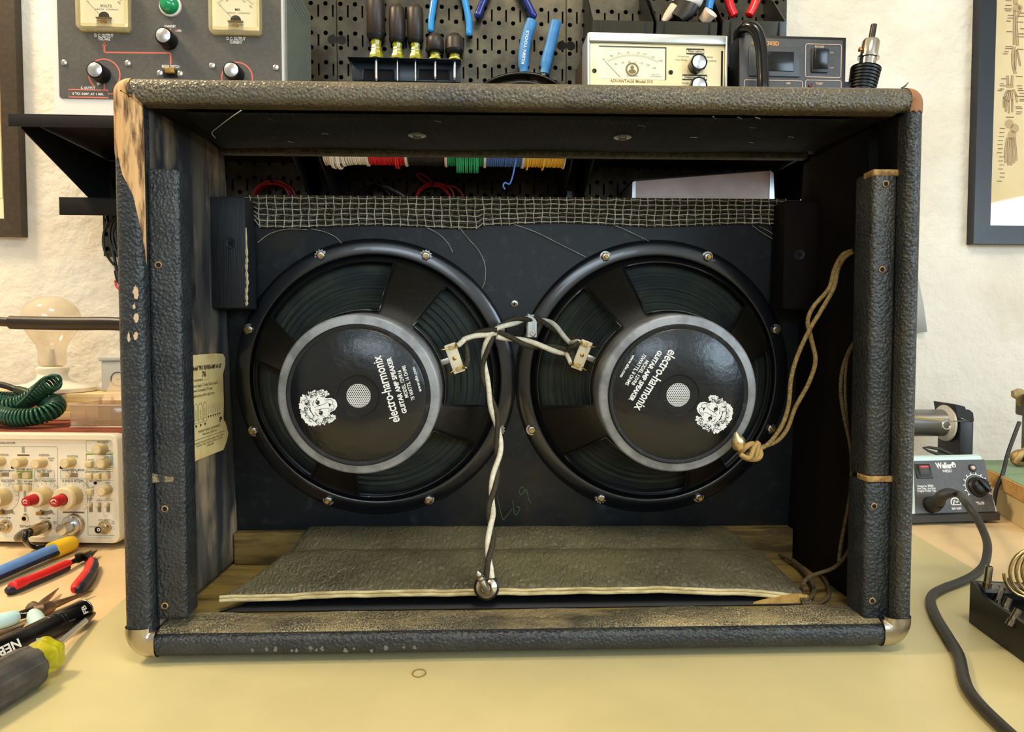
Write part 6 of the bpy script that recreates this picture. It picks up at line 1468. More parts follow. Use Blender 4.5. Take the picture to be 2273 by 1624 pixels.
# probe lead plugged in the second channel
x, y = Q(485, 1420); P0 = SCF.world((x, y, .0145))
t = thing('probe_lead', 'black probe lead with brass bayonet plug in the oscilloscope front', 'cable', Fr(P0, (1, 0, 0), (0, 1, 0), (0, 0, 1)))
I_ = T(*P0).inverted(); Wd = (SCF.M.to_3x3() @ Vector((0, 0, 1))).normalized()
mb = MB(); mb.T = I_; mb.lathe([(.0072, -.009), (.0076, -.006), (.0076, .006), (.0066, .008), (.0060, .014), (.0056, .015)], 24, axisT(P0, Wd)); mb.build('bayonet_plug', bnc, t)
e_ = P0 + Wd * .014
pb_ = [e_, e_ + Wd * .012 + Vector((-.006, 0, -.004)), onY(58, 1180, e_.y - .03), onY(56, 1198, e_.y - .035), onZ(72, 1212, .006), onZ(110, 1213, .0042), onZ(150, 1207, .0042), onZ(185, 1195, .0042)]
ps = smooth(pb_, 6); mb = MB(); mb.T = I_; mb.tube(ps, [.0056 if i < 9 else (.0056 - (i - 9) * .0005 if i < 14 else .0034) for i in range(len(ps))], 10); mb.build('lead', black_gloss, t)
# ------------------------------------------------------------------ things on the oscilloscope
def topat(px, py, z=None): return onZ(px, py, TOPW if z is None else z)
coil_m = mat('dark_green_coil_cord', S(14, 66, 46), .3, c2=S(18, 78, 54), scale=30, coat=.3)
def helix(pts, R, pitch, k=16):
    c = smooth(pts, 24); out = []; L_ = 0; nn = None; fr_ = []
    for i, p in enumerate(c):
        t_ = (c[min(i + 1, len(c) - 1)] - c[max(i - 1, 0)]).normalized()
        nn = t_.orthogonal().normalized() if nn is None else (nn - t_ * nn.dot(t_)).normalized()
        fr_.append((p, nn.copy(), t_.cross(nn)))
    d = [0]
    for i in range(1, len(c)): d.append(d[-1] + (c[i] - c[i - 1]).length)
    n = int(d[-1] / pitch * k); j = 0
    for s_ in range(n + 1):
        L_ = d[-1] * s_ / n
        while j < len(d) - 2 and d[j + 1] < L_: j += 1
        f = (L_ - d[j]) / max(1e-9, d[j + 1] - d[j]); p = fr_[j][0].lerp(fr_[j + 1][0], f); an = 2 * PI * L_ / pitch
        out.append(p + (fr_[j][1] * math.cos(an) + fr_[j][2] * math.sin(an)) * R)
    return out
cb0 = topat(60, 930)
t = thing('coiled_cable', 'dark green coiled cord heaped on the brick red oscilloscope cover', 'cable', Fr(cb0, (1, 0, 0), (0, 1, 0), (0, 0, 1))); I_ = T(*cb0).inverted()
Rc, rc_ = .0108, .0021; zt = TOPW + Rc + rc_
lp = [onY(*q_) for q_ in ((-60, 915, .97), (-15, 918, .96), (30, 926, .945), (75, 925, .945), (108, 915, .955), (124, 903, .97), (120, 893, .985), (98, 888, .995))]
up = [onY(*q_) for q_ in ((15, 903, .985), (50, 893, .985), (78, 876, .98), (102, 858, .975), (120, 847, .97))]
mb = MB(); mb.T = I_; mb.tube(helix(lp, Rc, .0047), rc_, 7); mb.build('coil', coil_m, t, ang=89)
mb = MB(); mb.T = I_; hu_ = helix(up, Rc, .0060); mb.tube(hu_, rc_, 7)
e_ = hu_[-1]
mb.tube(smooth([e_] + [onY(*q_) for q_ in ((134, 846, .97), (131, 835, .965), (112, 833, .96), (88, 846, .955), (55, 884, .957), (38, 900, .96))], 6), rc_, 8); mb.build('coil', coil_m, t, ang=89)
lp2 = [onY(*q_) for q_ in ((-70, 880, 1.0), (-20, 884, 1.0), (20, 886, 1.0), (42, 890, .995))]
mb = MB(); mb.T = I_; mb.tube(helix(lp2, .0095, .0047), rc_, 7); mb.build('coil', coil_m, t, ang=89)
pk = [onY(-60, 848, .99), onY(0, 853, .99), onY(30, 862, .985), onY(42, 866, .985)]
mb = MB(); mb.T = I_; mb.tube(smooth(pk, 5), .0045, 10); mb.build('cord_end', black_plastic, t)
mb = MB(); mb.T = I_; mb.tube([onY(38, 865, .985), onY(56, 871, .982), onY(76, 878, .978)], [.0062, .0072, .006], 12); mb.build('plug', mat('dark_green_plug', S(40, 52, 34), .35, .3), t)
# clear box
clear_m = pane('clear_box_plastic', S(246, 236, 220), frost=.18, rough=.1)
cbp = topat(215, 950); CBF = Fr((cbp.x, cbp.y, TOPW + .0005), (1, 0, 0), (0, 1, 0), (0, 0, 1)); sw0 = CBF.at(155, 930, 1, 0).x; sw1 = CBF.at(280, 930, 1, 0).x; sh_ = CBF.at(215, 899, 1, 0).z
t = thing('clear_box', 'clear plastic compartment box with open lid on the oscilloscope cover', 'box', CBF)
dep = .075; wl = .0014
for nm, b_ in (('box_front', (sw0, sw1, 0, wl, 0, sh_)), ('box_back', (sw0, sw1, dep - wl, dep, 0, sh_)), ('box_side', (sw0, sw0 + wl, wl, dep - wl, 0, sh_)), ('box_side', (sw1 - wl, sw1, wl, dep - wl, 0, sh_)), ('box_floor', (sw0, sw1, 0, dep, 0, .0014))):
    mb = MB(); mb.box(*b_, .0003, 1); mb.build(nm, clear_m, t)
for f_ in (.27, .5, .72, .92): x = sw0 + (sw1 - sw0) * f_; mb = MB(); mb.box(x - .0007, x + .0007, wl, dep - wl, .0014, sh_ * 1.0, 0); mb.box(x - .0012, x + .0012, dep * .45, dep * .5, sh_ * .4, sh_ * 1.28); mb.build('divider', clear_m, t)
mb = MB(); mb.tube([(sw0, 0, sh_), (sw1, 0, sh_), (sw1, dep, sh_), (sw0, dep, sh_)], .0011, 6, True); mb.tube([(sw0, 0, .001), (sw1, 0, .001)], .0009, 6); mb.build('box_rim', pane('clear_rim_plastic', S(250, 240, 226), frost=.55, rough=.1), t)
mb = MB(); o_ = [(sw0 + .008, .003), (sw0 + .011, sh_ * .42), (sw0 + .03, sh_ * .45), (sw0 + .037, sh_ * .4), (sw0 + .034, .004)]; mb.prism([(a, b) for a, b in o_], 0, .001, Matrix(((1, 0, 0, 0), (0, 0, -1, 0), (0, 1, 0, 0), (0, 0, 0, 1)))); mb.build('front_window', clear_m, t)
mb = MB(); mb.T = T(0, dep, sh_) @ Matrix.Rotation(-.75, 4, 'X'); mb.box(sw0, sw1, 0, .0012, 0, .05); mb.build('box_lid', clear_m, t)
# pale board, bulb, grey box
pine = mat('pale_board', S(226, 200, 150), .7, c2=S(204, 172, 118), scale=50, stretch=(.25, 3, 6), lo=.4, hi=.66, bump=.2, bscale=120, bstretch=(.2, 2, 2))
by = 1.035; zb = onY(120, 874, by).z; z0b = TOPW + .0004
bx1_ = onY(300, 880, by).x
t = thing('pine_board', 'stack of pale pine boards lying at the rear of the oscilloscope', 'board', Fr(((bx1_ - .36), by + .055, z0b), (1, 0, 0), (0, 1, 0), (0, 0, 1)))
nb_ = 3
for k in range(nb_): mb = MB(); mb.box(-.36 + .004 * k, .36 - .006 * k, -.055 + .004 * k, .055, (zb - z0b) * k / nb_, (zb - z0b) * (k + 1) / nb_ - .0004, .001); mb.build('board', pine, t)
bulb_m = pane('frosted_bulb_glass', S(250, 243, 230), frost=.34, rough=.06)
BYc = by + .048
bc = onY(118, 860, BYc); BF = Fr((bc.x, BYc, zb + .0004), (1, 0, 0), (0, 1, 0), (0, 0, 1))
t = thing('light_bulb', 'large clear-topped light bulb in a white ceramic socket behind the oscilloscope handle', 'bulb', BF)
zz_ = lambda py: BF.at(118, py, 1, 0).z
xr_b = lambda px, py: abs(BF.at(px, py, 1, 0).x - BF.at(118, py, 1, 0).x)
ceramic = mat('white_ceramic', S(236, 226, 208), .25, coat=.4)
mb = MB(); mb.lathe([(0, 0), (xr_b(202, 862), 0), (xr_b(203, 862), .006), (xr_b(196, 862), .010), (xr_b(165, 850), .0135), (xr_b(150, 842), .020), (xr_b(147, 835), .026), (xr_b(147, 828), zz_(826)), (xr_b(150, 822), zz_(822)), (xr_b(150, 818), zz_(816)), (xr_b(144, 814), zz_(813)), (.012, zz_(813))], 40); mb.build('ceramic_socket', ceramic, t)
mb = MB(); mb.lathe([(.014, zz_(820)), (.0145, zz_(812)), (.012, zz_(811))], 24); mb.build('bulb_cap', brass, t)
mb = MB(); pr = [(xr_b(142, 810), zz_(811)), (xr_b(145, 800), zz_(802)), (xr_b(145, 780), zz_(782)), (xr_b(150, 765), zz_(762)), (xr_b(163, 745), zz_(742)), (xr_b(172, 728), zz_(724)), (xr_b(175, 714), zz_(710)), (xr_b(173, 700), zz_(694)), (xr_b(165, 684), zz_(678)), (xr_b(148, 668), zz_(664)), (xr_b(132, 660), zz_(658)), (0, zz_(657))]
mb.lathe([(max(0, q.x), q.y) for q in smooth([(a, b, 0) for a, b in pr], 5)], 56); mb.build('glass_envelope', bulb_m, t, ang=80)
mb = MB(); mb.cyl((0, 0, zz_(811)), (0, 0, zz_(775)), .006, .003, 12); mb.tube([(-.003, 0, zz_(776)), (-.014, 0, zz_(735)), (0, .004, zz_(730)), (.014, 0, zz_(735)), (.003, 0, zz_(776))], .0004, 5); mb.build('filament_mount', mat('mount_glass', S(220, 214, 204), .2, trans=.5), t)
gb = onY(262, 866, by + .05); GF = Fr((gb.x, by + .05, zb + .0004), (1, 0, 0), (0, 1, 0), (0, 0, 1))
t = thing('junction_box', 'light grey box with round knockout standing beside the light bulb', 'box', GF)
gx0 = GF.at(223, 830, 1, 0).x; gz1 = GF.at(250, 801, 1, 0).z; gz2 = GF.at(250, 791, 1, 0).z
gpm = mat('light_grey_plastic', S(178, 180, 176), .5)
mb = MB(); mb.box(gx0 + .001, gx0 + .07, 0, .045, 0, gz1, .0015); mb.build('box_body', gpm, t)
mb = MB(); mb.box(gx0 - .002, gx0 + .073, -.002, .047, gz1, gz2, .0015); mb.build('box_lid', gpm, t)
cx_, cz_ = GF.at(262, 841, 1, 0).x, GF.at(262, 841, 1, 0).z
mb = MB(); mb.tube([(cx_ + .0112 * math.cos(a), -.0002, cz_ + .0112 * math.sin(a)) for a in [2 * PI * k / 28 for k in range(28)]], .0006, 6, True); mb.box(cx_ - .003, cx_ + .003, -.0006, .0001, cz_ - .0004, cz_ + .0004); mb.build('knockout_ring', black_plastic, t)
# hanging test leads below the narrow shelf
tl = rframe(*wuv(246, 472, .08), .08)
t = thing('test_leads', 'bundle of black test leads with a red tip hanging under the narrow shelf', 'cable', tl)
LU = lambda px, py, w_=0.: Vector((*tl.uv(px, py, w_), w_))
for k, P_ in enumerate((((262, 478), (242, 495), (230, 520), (232, 555), (248, 582), (262, 592), (290, 600)), ((266, 480), (250, 492), (243, 515), (246, 540), (262, 560), (290, 575)), ((275, 482), (256, 500), (250, 525), (258, 555), (275, 570)), ((272, 485), (262, 505), (257, 520), (262, 540), (285, 555)))):
    mb = MB(); mb.tube(smooth([LU(*q_, .004 * k) for q_ in P_], 6), .0021, 8); mb.build('lead', black_plastic, t)
mb = MB(); mb.tube([LU(236, 472, -.03), LU(262, 618, -.01)], .0026, 6); mb.build('lead', black_plastic, t)
mb = MB(); mb.tube([LU(258, 600), LU(262, 618), LU(266, 630)], [.004, .0045, .003], 8); mb.build('probe_body', black_plastic, t)
mb = MB(); mb.tube(smooth([LU(256, 622), LU(258, 634), LU(266, 642), LU(285, 646)], 4), .0018, 8); mb.build('red_tip', rdip, t)
mb = MB(); mb.tube([LU(262, 474), (LU(262, 474).x, LU(262, 474).y + .012, 0), (LU(262, 474).x, LU(262, 474).y + .016, 0)], .0025, 6); mb.build('lead_hook', black_metal, t)

# ------------------------------------------------------------------ hand tools on the bench
def local(o): return Fr(o, (1, 0, 0), (0, 1, 0), (0, 0, 1))
def tool(name, label, cat, at_):
    t = thing(name, label, cat, local(at_)); return t, T(*at_).inverted()
# blue and yellow knife
A, B = onZ(150, 1212, .010), onZ(-70, 1300, .010); ax = (B - A).normalized()
t, I_ = tool('utility_knife', 'blue handled tool with a fat yellow end lying before the oscilloscope', 'knife', Vector((A.x, A.y, 0)))
side = ax.cross(Vector((0, 0, 1))).normalized()
mb = MB(); mb.T = I_; e0 = onZ(164, 1203, .0115); e1 = onZ(116, 1222, .0115)
mb.tube(smooth([e0, e0 + (e1 - e0) * .08, e0 + (e1 - e0) * .3, e0 + (e1 - e0) * .7, e1], 3), [.004, .0075, .0088, .0095, .0100, .0104, .0106, .0108, .0109, .0109, .0110, .0110, .0110], 20); mb.build('yellow_end', mat('yellow_plastic', S(238, 190, 28), .4), t)
mb = MB(); mb.T = I_; mb.tube([e1, B], .0092, 16, flat=.85); mb.build('blue_handle', mat('periwinkle_plastic', S(88, 132, 196), .4, c2=S(98, 142, 204), scale=30), t)
mb = MB(); mb.T = I_; s1 = e1 + Vector((0, 0, -.002)) + side * -.0085; s2 = B + Vector((0, 0, -.002)) + side * -.0085
if (s1 - EYE).length > (e1 - EYE).length: s1 = e1 + Vector((0, 0, -.002)) + side * .0085; s2 = B + Vector((0, 0, -.002)) + side * .0085
mb.tube([s1, s2], .0024, 8)
nn_ = 40
for k in range(nn_): p = s1 + (s2 - s1) * (k + .5) / nn_; mb.tube([p, p + ax * .0015], .0029, 6)
mb.build('ribbed_strip', mat('navy_plastic', S(22, 26, 48), .45), t)
# flush cutter
navy = MATS['navy_plastic']; redg = mat('red_grip', S(206, 26, 32), .32, c2=S(214, 34, 36), scale=30)
pv = onZ(176, 1240, .008)
t, I_ = tool('flush_cutter', 'red and navy handled flush cutter lying open behind the long-nose pliers', 'cutter', Vector((pv.x, pv.y, 0)))
h1 = [onZ(*q_, .0085) for q_ in ((153, 1250), (138, 1256), (95, 1275), (50, 1293), (25, 1304))]
mb = MB(); mb.T = I_; mb.tube(smooth(h1, 5), [.0052] * 3 + [.0062] * 12 + [.0072] * 5 + [.0055], 12, flat=.85); mb.build('handle_grip', redg, t)
mb = MB(); mb.T = I_; mb.tube([p + Vector((.001, -.0022, -.0032)) for p in smooth(h1, 5)[1:]] + [h1[-1] + Vector((-.003, .0005, -.002))], .0046, 8); mb.build('grip_edge', navy, t)
h2 = [onZ(*q_, .0085) for q_ in ((203, 1243), (200, 1258), (192, 1275), (178, 1294), (166, 1309))]
mb = MB(); mb.T = I_; mb.tube(smooth(h2, 5), [.0042] * 3 + [.0058] * 8 + [.0066] * 7 + [.0058, .0050, .0035], 12); mb.build('handle_grip', redg, t)
mb = MB(); mb.T = I_; mb.tube([p + Vector((.0042, -.001, -.0008)) for p in smooth(h2, 5)], [.0040] * 3 + [.0055] * 8 + [.0060] * 7 + [.0052, .0045, .003], 12); mb.build('grip_edge', navy, t)
blk_steel = mat('blackened_steel', S(38, 34, 32), .35, .8)
mb = MB(); mb.T = I_; mb.tube([h1[0], onZ(168, 1243, .008), pv, onZ(184, 1234, .008), onZ(203, 1222, .008)], [.0036, .0042, .0058, .0046, .0012], 8, flat=.8); mb.build('jaw', blk_steel, t)
mb = MB(); mb.T = I_; mb.tube([h2[0], onZ(198, 1238, .008), onZ(190, 1238, .008), onZ(200, 1232, .008), onZ(215, 1221, .008)], [.0034, .0042, .0046, .0044, .0010], 8, flat=.8); mb.build('jaw', blk_steel, t)
mb = MB(); mb.T = I_; mb.cyl(pv + Vector((0, 0, .002)), pv + Vector((0, 0, .0065)), .0046, None, 14); mb.build('pivot', blk_steel, t)
# long-nose pliers with pale blue grips
pale = mat('pale_blue_grip', S(176, 206, 206), .5, c2=S(190, 214, 212), scale=60); wornst = mat('worn_plier_steel', S(132, 112, 92), .35, .9, c2=S(104, 84, 66), scale=70)
pv = onZ(82, 1352, .007)
t, I_ = tool('long_nose_pliers', 'open long-nose pliers with pale blue grips lying above the black flashlight', 'pliers', Vector((pv.x, pv.y, 0)))
mb = MB(); mb.T = I_; mb.tube([pv, onZ(96, 1336, .007), onZ(112, 1322, .0065), onZ(129, 1306, .006)], [.0052, .0048, .0034, .0010], 8, flat=.7); mb.tube([onZ(68, 1345, .007), pv], .0058, 8, flat=.7); mb.build('jaw', wornst, t)
mb = MB(); mb.T = I_; mb.tube([pv + Vector((-.004, -.004, 0)), onZ(98, 1355, .0075), onZ(112, 1346, .0075)], [.0054, .0074, .0064], 8, flat=.8); mb.tube([onZ(112, 1346, .0072), onZ(150, 1331, .0066), onZ(204, 1311, .006)], [.0052, .0036, .0010], 8, flat=.8); mb.build('jaw', wornst, t)
mb = MB(); mb.T = I_; mb.tube([pv, onZ(60, 1360, .007), onZ(36, 1368, .007)], [.0056, .0056, .005], 8, flat=.8); mb.m = 1; x_ = (onZ(56, 1361, .0125)); mb.text('CHINA', x_.x, x_.y, .0045, .0128, .2); mb.build('handle_arm', [blk_steel, white_print], t)
mb = MB(); mb.T = I_; mb.tube(smooth([onZ(38, 1367, .0075), onZ(10, 1376, .0075), onZ(-60, 1392, .0075)], 4), [.0058, .0066, .0070, .0072, .0074, .0074, .0074, .0074, .007], 12); mb.build('handle_grip', pale, t)
mb = MB(); mb.T = I_; mb.tube(smooth([onZ(74, 1362, .009), onZ(82, 1378, .009), onZ(88, 1400, .0075), onZ(72, 1430, .0075)], 4), [.0054, .0062, .0068, .0072, .0074, .0074, .0072, .007, .007, .007, .007, .007, .006], 12); mb.build('handle_grip', pale, t)
# second plier tip at the frame edge
pv = onZ(-30, 1425, .006)
t, I_ = tool('pointed_pliers', 'dark pointed plier jaw poking in below the pale blue grip', 'pliers', Vector((pv.x, pv.y, 0)))
mb = MB(); mb.T = I_; mb.tube([pv, onZ(10, 1408, .006), onZ(40, 1396, .006), onZ(54, 1386, .0055)], [.0075, .0068, .0044, .001], 8, flat=.6); mb.build('jaw', wornst, t)
mb = MB(); mb.T = I_; mb.tube([pv, onZ(-90, 1450, .007)], .006, 10); mb.build('handle_grip', pale, t)
# flashlight
A, B = onZ(190, 1352, .0115), onZ(-110, 1500, .0115); ax = (B - A).normalized(); L_ = (B - A).length
t, I_ = tool('flashlight', 'slim black flashlight with white lettering lying behind the big screwdriver', 'flashlight', Vector((A.x, A.y, 0)))
Mx = axisT(A, ax, Vector((0, 0, 1))); Lq = L_
mb = MB(); mb.T = I_; mb.lathe([(.0088, 0), (.0104, .0012), (.0106, .003), (.0106, .030), (.0100, .031), (.0106, .032), (.0106, .0335), (.0100, .0345), (.0106, .0355), (.0106, .037), (.0101, .038), (.0104, .039), (.0104, .068), (.0112, .0695), (.0112, Lq - .004), (.010, Lq), (0, Lq)], 28, Mx); mb.build('body', mat('anodised_black', S(13, 13, 14), .25, .2), t)
mb = MB(); mb.T = I_; mb.lathe([(.0104, .0012), (.0109, .0018), (.0109, .0026), (.0106, .003)], 28, Mx); mb.lathe([(.0107, .0445), (.0106, .0449)], 28, Mx, -.3, .8); mb.lathe([(.0113, .071), (.0113, .0714)], 28, Mx, -.3, .8); mb.build('ring_mark', zinc, t)
mb = MB(); mb.T = I_; mb.lathe([(.0086, .0005), (0, .0008)], 20, Mx); mb.build('lens', mat('dark_red_rim', S(120, 36, 30), .3), t)
vd = (EYE - (A + ax * .1)); vd = (vd - ax * vd.dot(ax)).normalized()
for s_, d_, sz, wd in (('NEBO', .098, .0105, .030), ('FB', .012, .0075, .008)):
    c_ = A + ax * d_ + vd * .0116
    xx = ax if d_ > .05 else -ax
    M_ = axisT(c_, vd, xx); mb = MB(); mb.T = I_ @ M_; mb.text(s_, 0, 0, sz, 0, 0 if d_ > .05 else PI / 2, wd, 'C', .03); mb.build('lettering', white_print, t, flat=True)
# big screwdriver
A, B = onZ(97, 1462, .0185), onZ(-130, 1590, .0185); ax = (B - A).normalized()
t, I_ = tool('screwdriver', 'big screwdriver with ribbed grey grip and clear yellow collar in the bench corner', 'screwdriver', Vector((A.x, A.y, 0)))
F0 = onZ(74, 1476, .0185); Mx = axisT(F0, ax, Vector((0, 0, 1))); Lq = (B - F0).length
fl_n = 8; pr = [(.6, 0), (.92, .002), (1.0, .010), (1.0, Lq)]
mb = MB(); mb.T = I_; vs = []; nn_ = 64
for rr, zz in pr:
    for i in range(nn_):
        a = 2 * PI * i / nn_; r_ = .0180 * rr * (1 if (math.sin(a * fl_n) > -.2) else .94); vs.append(Mx @ Vector((r_ * math.cos(a), r_ * math.sin(a), zz)))
mb.add(vs, [[j * nn_ + i, j * nn_ + (i + 1) % nn_, (j + 1) * nn_ + (i + 1) % nn_, (j + 1) * nn_ + i] for j in range(3) for i in range(nn_)] + [list(range(nn_ - 1, -1, -1))]); mb.build('grip', mat('grey_rubber_grip', S(84, 80, 74), .55, c2=S(60, 58, 55), scale=40, bump=.4, bscale=300), t, ang=25)
mb = MB(); mb.T = I_; C0 = onZ(110, 1446, .0185); cl_ = (F0 - C0).length; Mc = axisT(C0, (F0 - C0), Vector((0, 0, 1)))
vs = []; pr_ = [(.003, 0), (.0095, .0003), (.0135, .002), (.0150, .006), (.0140, .0095), (.0132, .012), (.0148, cl_ * .5), (.0145, cl_ * .62), (.0118, cl_ * .74), (.0112, cl_ + .004)]; nn_ = 48
for rr, zz in pr_:
    for i in range(nn_):
        a_ = 2 * PI * i / nn_; r_ = rr * (1 + (.06 * math.cos(6 * a_) if rr > .012 else 0)); vs.append(Mc @ Vector((r_ * math.cos(a_), r_ * math.sin(a_), zz)))
mb.add(vs, [[j * nn_ + i, j * nn_ + (i + 1) % nn_, (j + 1) * nn_ + (i + 1) % nn_, (j + 1) * nn_ + i] for j in range(len(pr_) - 1) for i in range(nn_)]); mb.build('collar', collar_m, t, ang=70)
tip = onZ(203, 1366, .0075)
mb = MB(); mb.T = I_; mb.cyl(C0 + (F0 - C0) * .5, C0 + (tip - C0) * .82, .0031, None, 12); mb.build('shank', MATS['bright_shank'], t)
mb = MB(); mb.T = I_; q0, q1 = C0 + (tip - C0) * .82, C0 + (tip - C0) * 1.05; mb.tube([q0, q0.lerp(q1, .5), q1], [.0034, .0036, .0028], 8, flat=.8); mb.build('blade_tip', blk_steel, t)
# little ring on the mat
rp_ = onZ(930, 1493, MZ + .0006)
mb = MB(); mb.tube([(.0054 * math.cos(a), .0066 * math.sin(a), 0) for a in [2 * PI * k / 28 for k in range(28)]], .00055, 6, True)
o = tag(mb.build('small_ring', mat('olive_ring', S(140, 122, 60), .5)), 'tiny olive ring lying on the mat in front of the cabinet', 'ring'); o.location = rp_

# ------------------------------------------------------------------ soldering station
wb0 = onZ(2124, 1163, .0005); lean = .42
WSF = face_frame((wb0.x, wb0.y, MZ * 0 + .0004), .10)
t = thing('soldering_station', 'grey sloped-front soldering station with dial and power switch beside the cabinet', 'soldering station', WSF)
wxl, wxr = WSF.uv(2017, 1150)[0], WSF.uv(2220, 1150)[0]
zk = WSF.uv(2120, 1139)[1]                      # height where the sloping face begins
# the sloping face: bottom edge seen at y 1143, top edge at 1012
def prof_at(lean_):
    F_ = face_frame(WSF.world((0, zk, -.002)), .10, lean_); return F_, F_.uv(2120, 1014)[1]
WF, ftop = prof_at(lean)
wu = lambda px, py, w_=0.: WF.uv(px, py, w_)
G = lambda zx, zy, w_=.0012: wu(2010 + zx / 5.076, 860 + zy / 5.075, w_)
cold = mat('slate_grey_face', S(72, 72, 72), .45, c2=S(78, 78, 78), scale=120); cyan_c = mat('pale_cyan_shell', S(192, 218, 216), .45); char = mat('charcoal_base', S(52, 50, 48), .5)
TF_ = WSF.I @ WF.M
mb = MB(); top = (TF_ @ Vector((0, ftop, 0)))
mb.T = Matrix(((0, 0, 1, 0), (0, 1, 0, 0), (1, 0, 0, 0), (0, 0, 0, 1)))
mb.prism([(.0, .004), (0, zk - .002), (-.004, zk), (-.075, zk), (-.075, .004)], wxl, wxr); mb.build('base', char, t)
mb = MB(); mb.T = Matrix(((0, 0, 1, 0), (0, 1, 0, 0), (1, 0, 0, 0), (0, 0, 0, 1)))
mb.prism([(-.0035, zk + .0003), (top.z - .0005, top.y), (top.z - .008, top.y + .002), (-.062, top.y - .003), (-.068, zk + .0003)], wxl + .001, wxr - .0025); mb.build('shell', cyan_c, t)
xb0, xt0 = G(122, 1420)[0], G(95, 805)[0]; xb1, xt1 = G(1030, 1435)[0], G(885, 810)[0]
mb = MB(); mb.T = TF_; r_ = .004
mb.prism([(xb0, .001), (xb1, .001), (xt1, ftop - .005), (xt0, ftop - .005)], -.001, .0012); mb.build('face_panel', cold, t)
for x in (wxl + .015, wxr - .015):
    for z_ in (-.015, -.062): mb = MB(); mb.cyl((x, 0, z_), (x, .0042, z_), .006, None, 12); mb.build('foot', black_plastic, t)
x, y = G(810, 1120); x2, y2 = G(800, 1125)
mb = MB(); mb.T = TF_; mb.lathe([(.0155, .0012), (.0150, .004), (.0125, .0055), (.0118, .013), (.0105, .0142), (0, .0142)], 32, T(x, y, 0)); k_ = mb.build('dial_knob', black_plastic, t)
mb = MB(); mb.T = TF_ @ T(x, y, 0) @ RZ(.6); mb.box(-.0025, .0025, -.0115, .0115, .013, .019, .001); mb.build('dial_grip', black_plastic, k_)
mb = MB(); mb.T = TF_; z = .0014; n_ = 20
for a0_, a1_ in ((35, 215), (-32, 16)):
    mb.line2([(x + .0195 * math.cos(math.radians(a0_ + (a1_ - a0_) * k / n_)), y + .0195 * math.sin(math.radians(a0_ + (a1_ - a0_) * k / n_))) for k in range(n_ + 1)], .0009, z)
for a_ in (38, 58, 80, 103, 125, 148, 171, 192, 212, 12, -10, -30): a_ = math.radians(a_); mb.line2([(x + .0195 * math.cos(a_), y + .0195 * math.sin(a_)), (x + .0228 * math.cos(a_), y + .0228 * math.sin(a_))], .0016, z)
mb.build('dial_scale', white_print, t, flat=True, kind='stuff'); mb = MB(); mb.T = TF_
mb.text('Weller®', *G(455, 880), .0128, z, 0, .0335, 'C', .035); mb.text('WES51', *G(470, 940), .0058, z, 0, .0150, 'C', .02)
for k, s_ in enumerate(('Output for PES50', 'Iron Only. Use Only', 'Original Weller Tips')): mb.text(s_, *G(132, 1110 + 28 * k), .0044, z, 0, (.026, .0295, .030)[k], 'L', .02)
mb.text('°Fx10', *G(840, 1303), .0062, z, 0, .0130, 'C', .03); mb.text('ESD SAFE', *G(575, 1362), .0040, z, 0, .0155, 'C', .03)
mb.build('lettering', white_print, t, flat=True, kind='stuff'); mb = MB(); mb.T = TF_
cx, cy = G(568, 1300); mb.ring(cx, cy, z, .0068, .0084, 30, -.25, PI + .25); mb.line2([(cx - .007, cy - .0025), (cx + .007, cy - .0025)], .0012, z); mb.line2([(cx - .0045, cy - .002), (cx - .0015, cy + .0045), (cx + .002, cy + .0005), (cx + .0045, cy + .0035)], .0016, z)
mb.build('safety_mark', white_print, t, flat=True, kind='stuff')
a, b = G(130, 1025), G(262, 860); mb = MB(); mb.T = TF_; mb.box(a[0], b[0], a[1], b[1], .001, .003, .001); sf = mb.build('switch_frame', black_plastic, t)
mb = MB(); mb.T = TF_ @ T((a[0] + b[0]) / 2, (a[1] + b[1]) / 2, .0035) @ Matrix.Rotation(.18, 4, 'X'); hw, hh = (b[0] - a[0]) * .32, (b[1] - a[1]) * .38; mb.m = 0; mb.box(-hw, hw, -hh, hh, -.003, .002, .001); mb.m = 1; mb.box(-hw * .9, hw * .9, hh * .5, hh * .95, .0015, .0024, .0003); mb.build('rocker', [char, mat('red_rocker', S(176, 36, 32), .3)], sf)
x, y = G(752, 905); mb = MB(); mb.T = TF_; mb.m = 0; mb.lathe([(.0062, .0012), (.0058, .003), (.0042, .003), (.0040, .0012)], 20, T(x, y, 0)); mb.m = 1; mb.lathe([(.0036, .0012), (.003, .0042), (0, .0052)], 14, T(x, y, 0)); mb.build('status_lamp', [black_plastic, mat('pale_lamp', S(206, 180, 170), .2)], t)
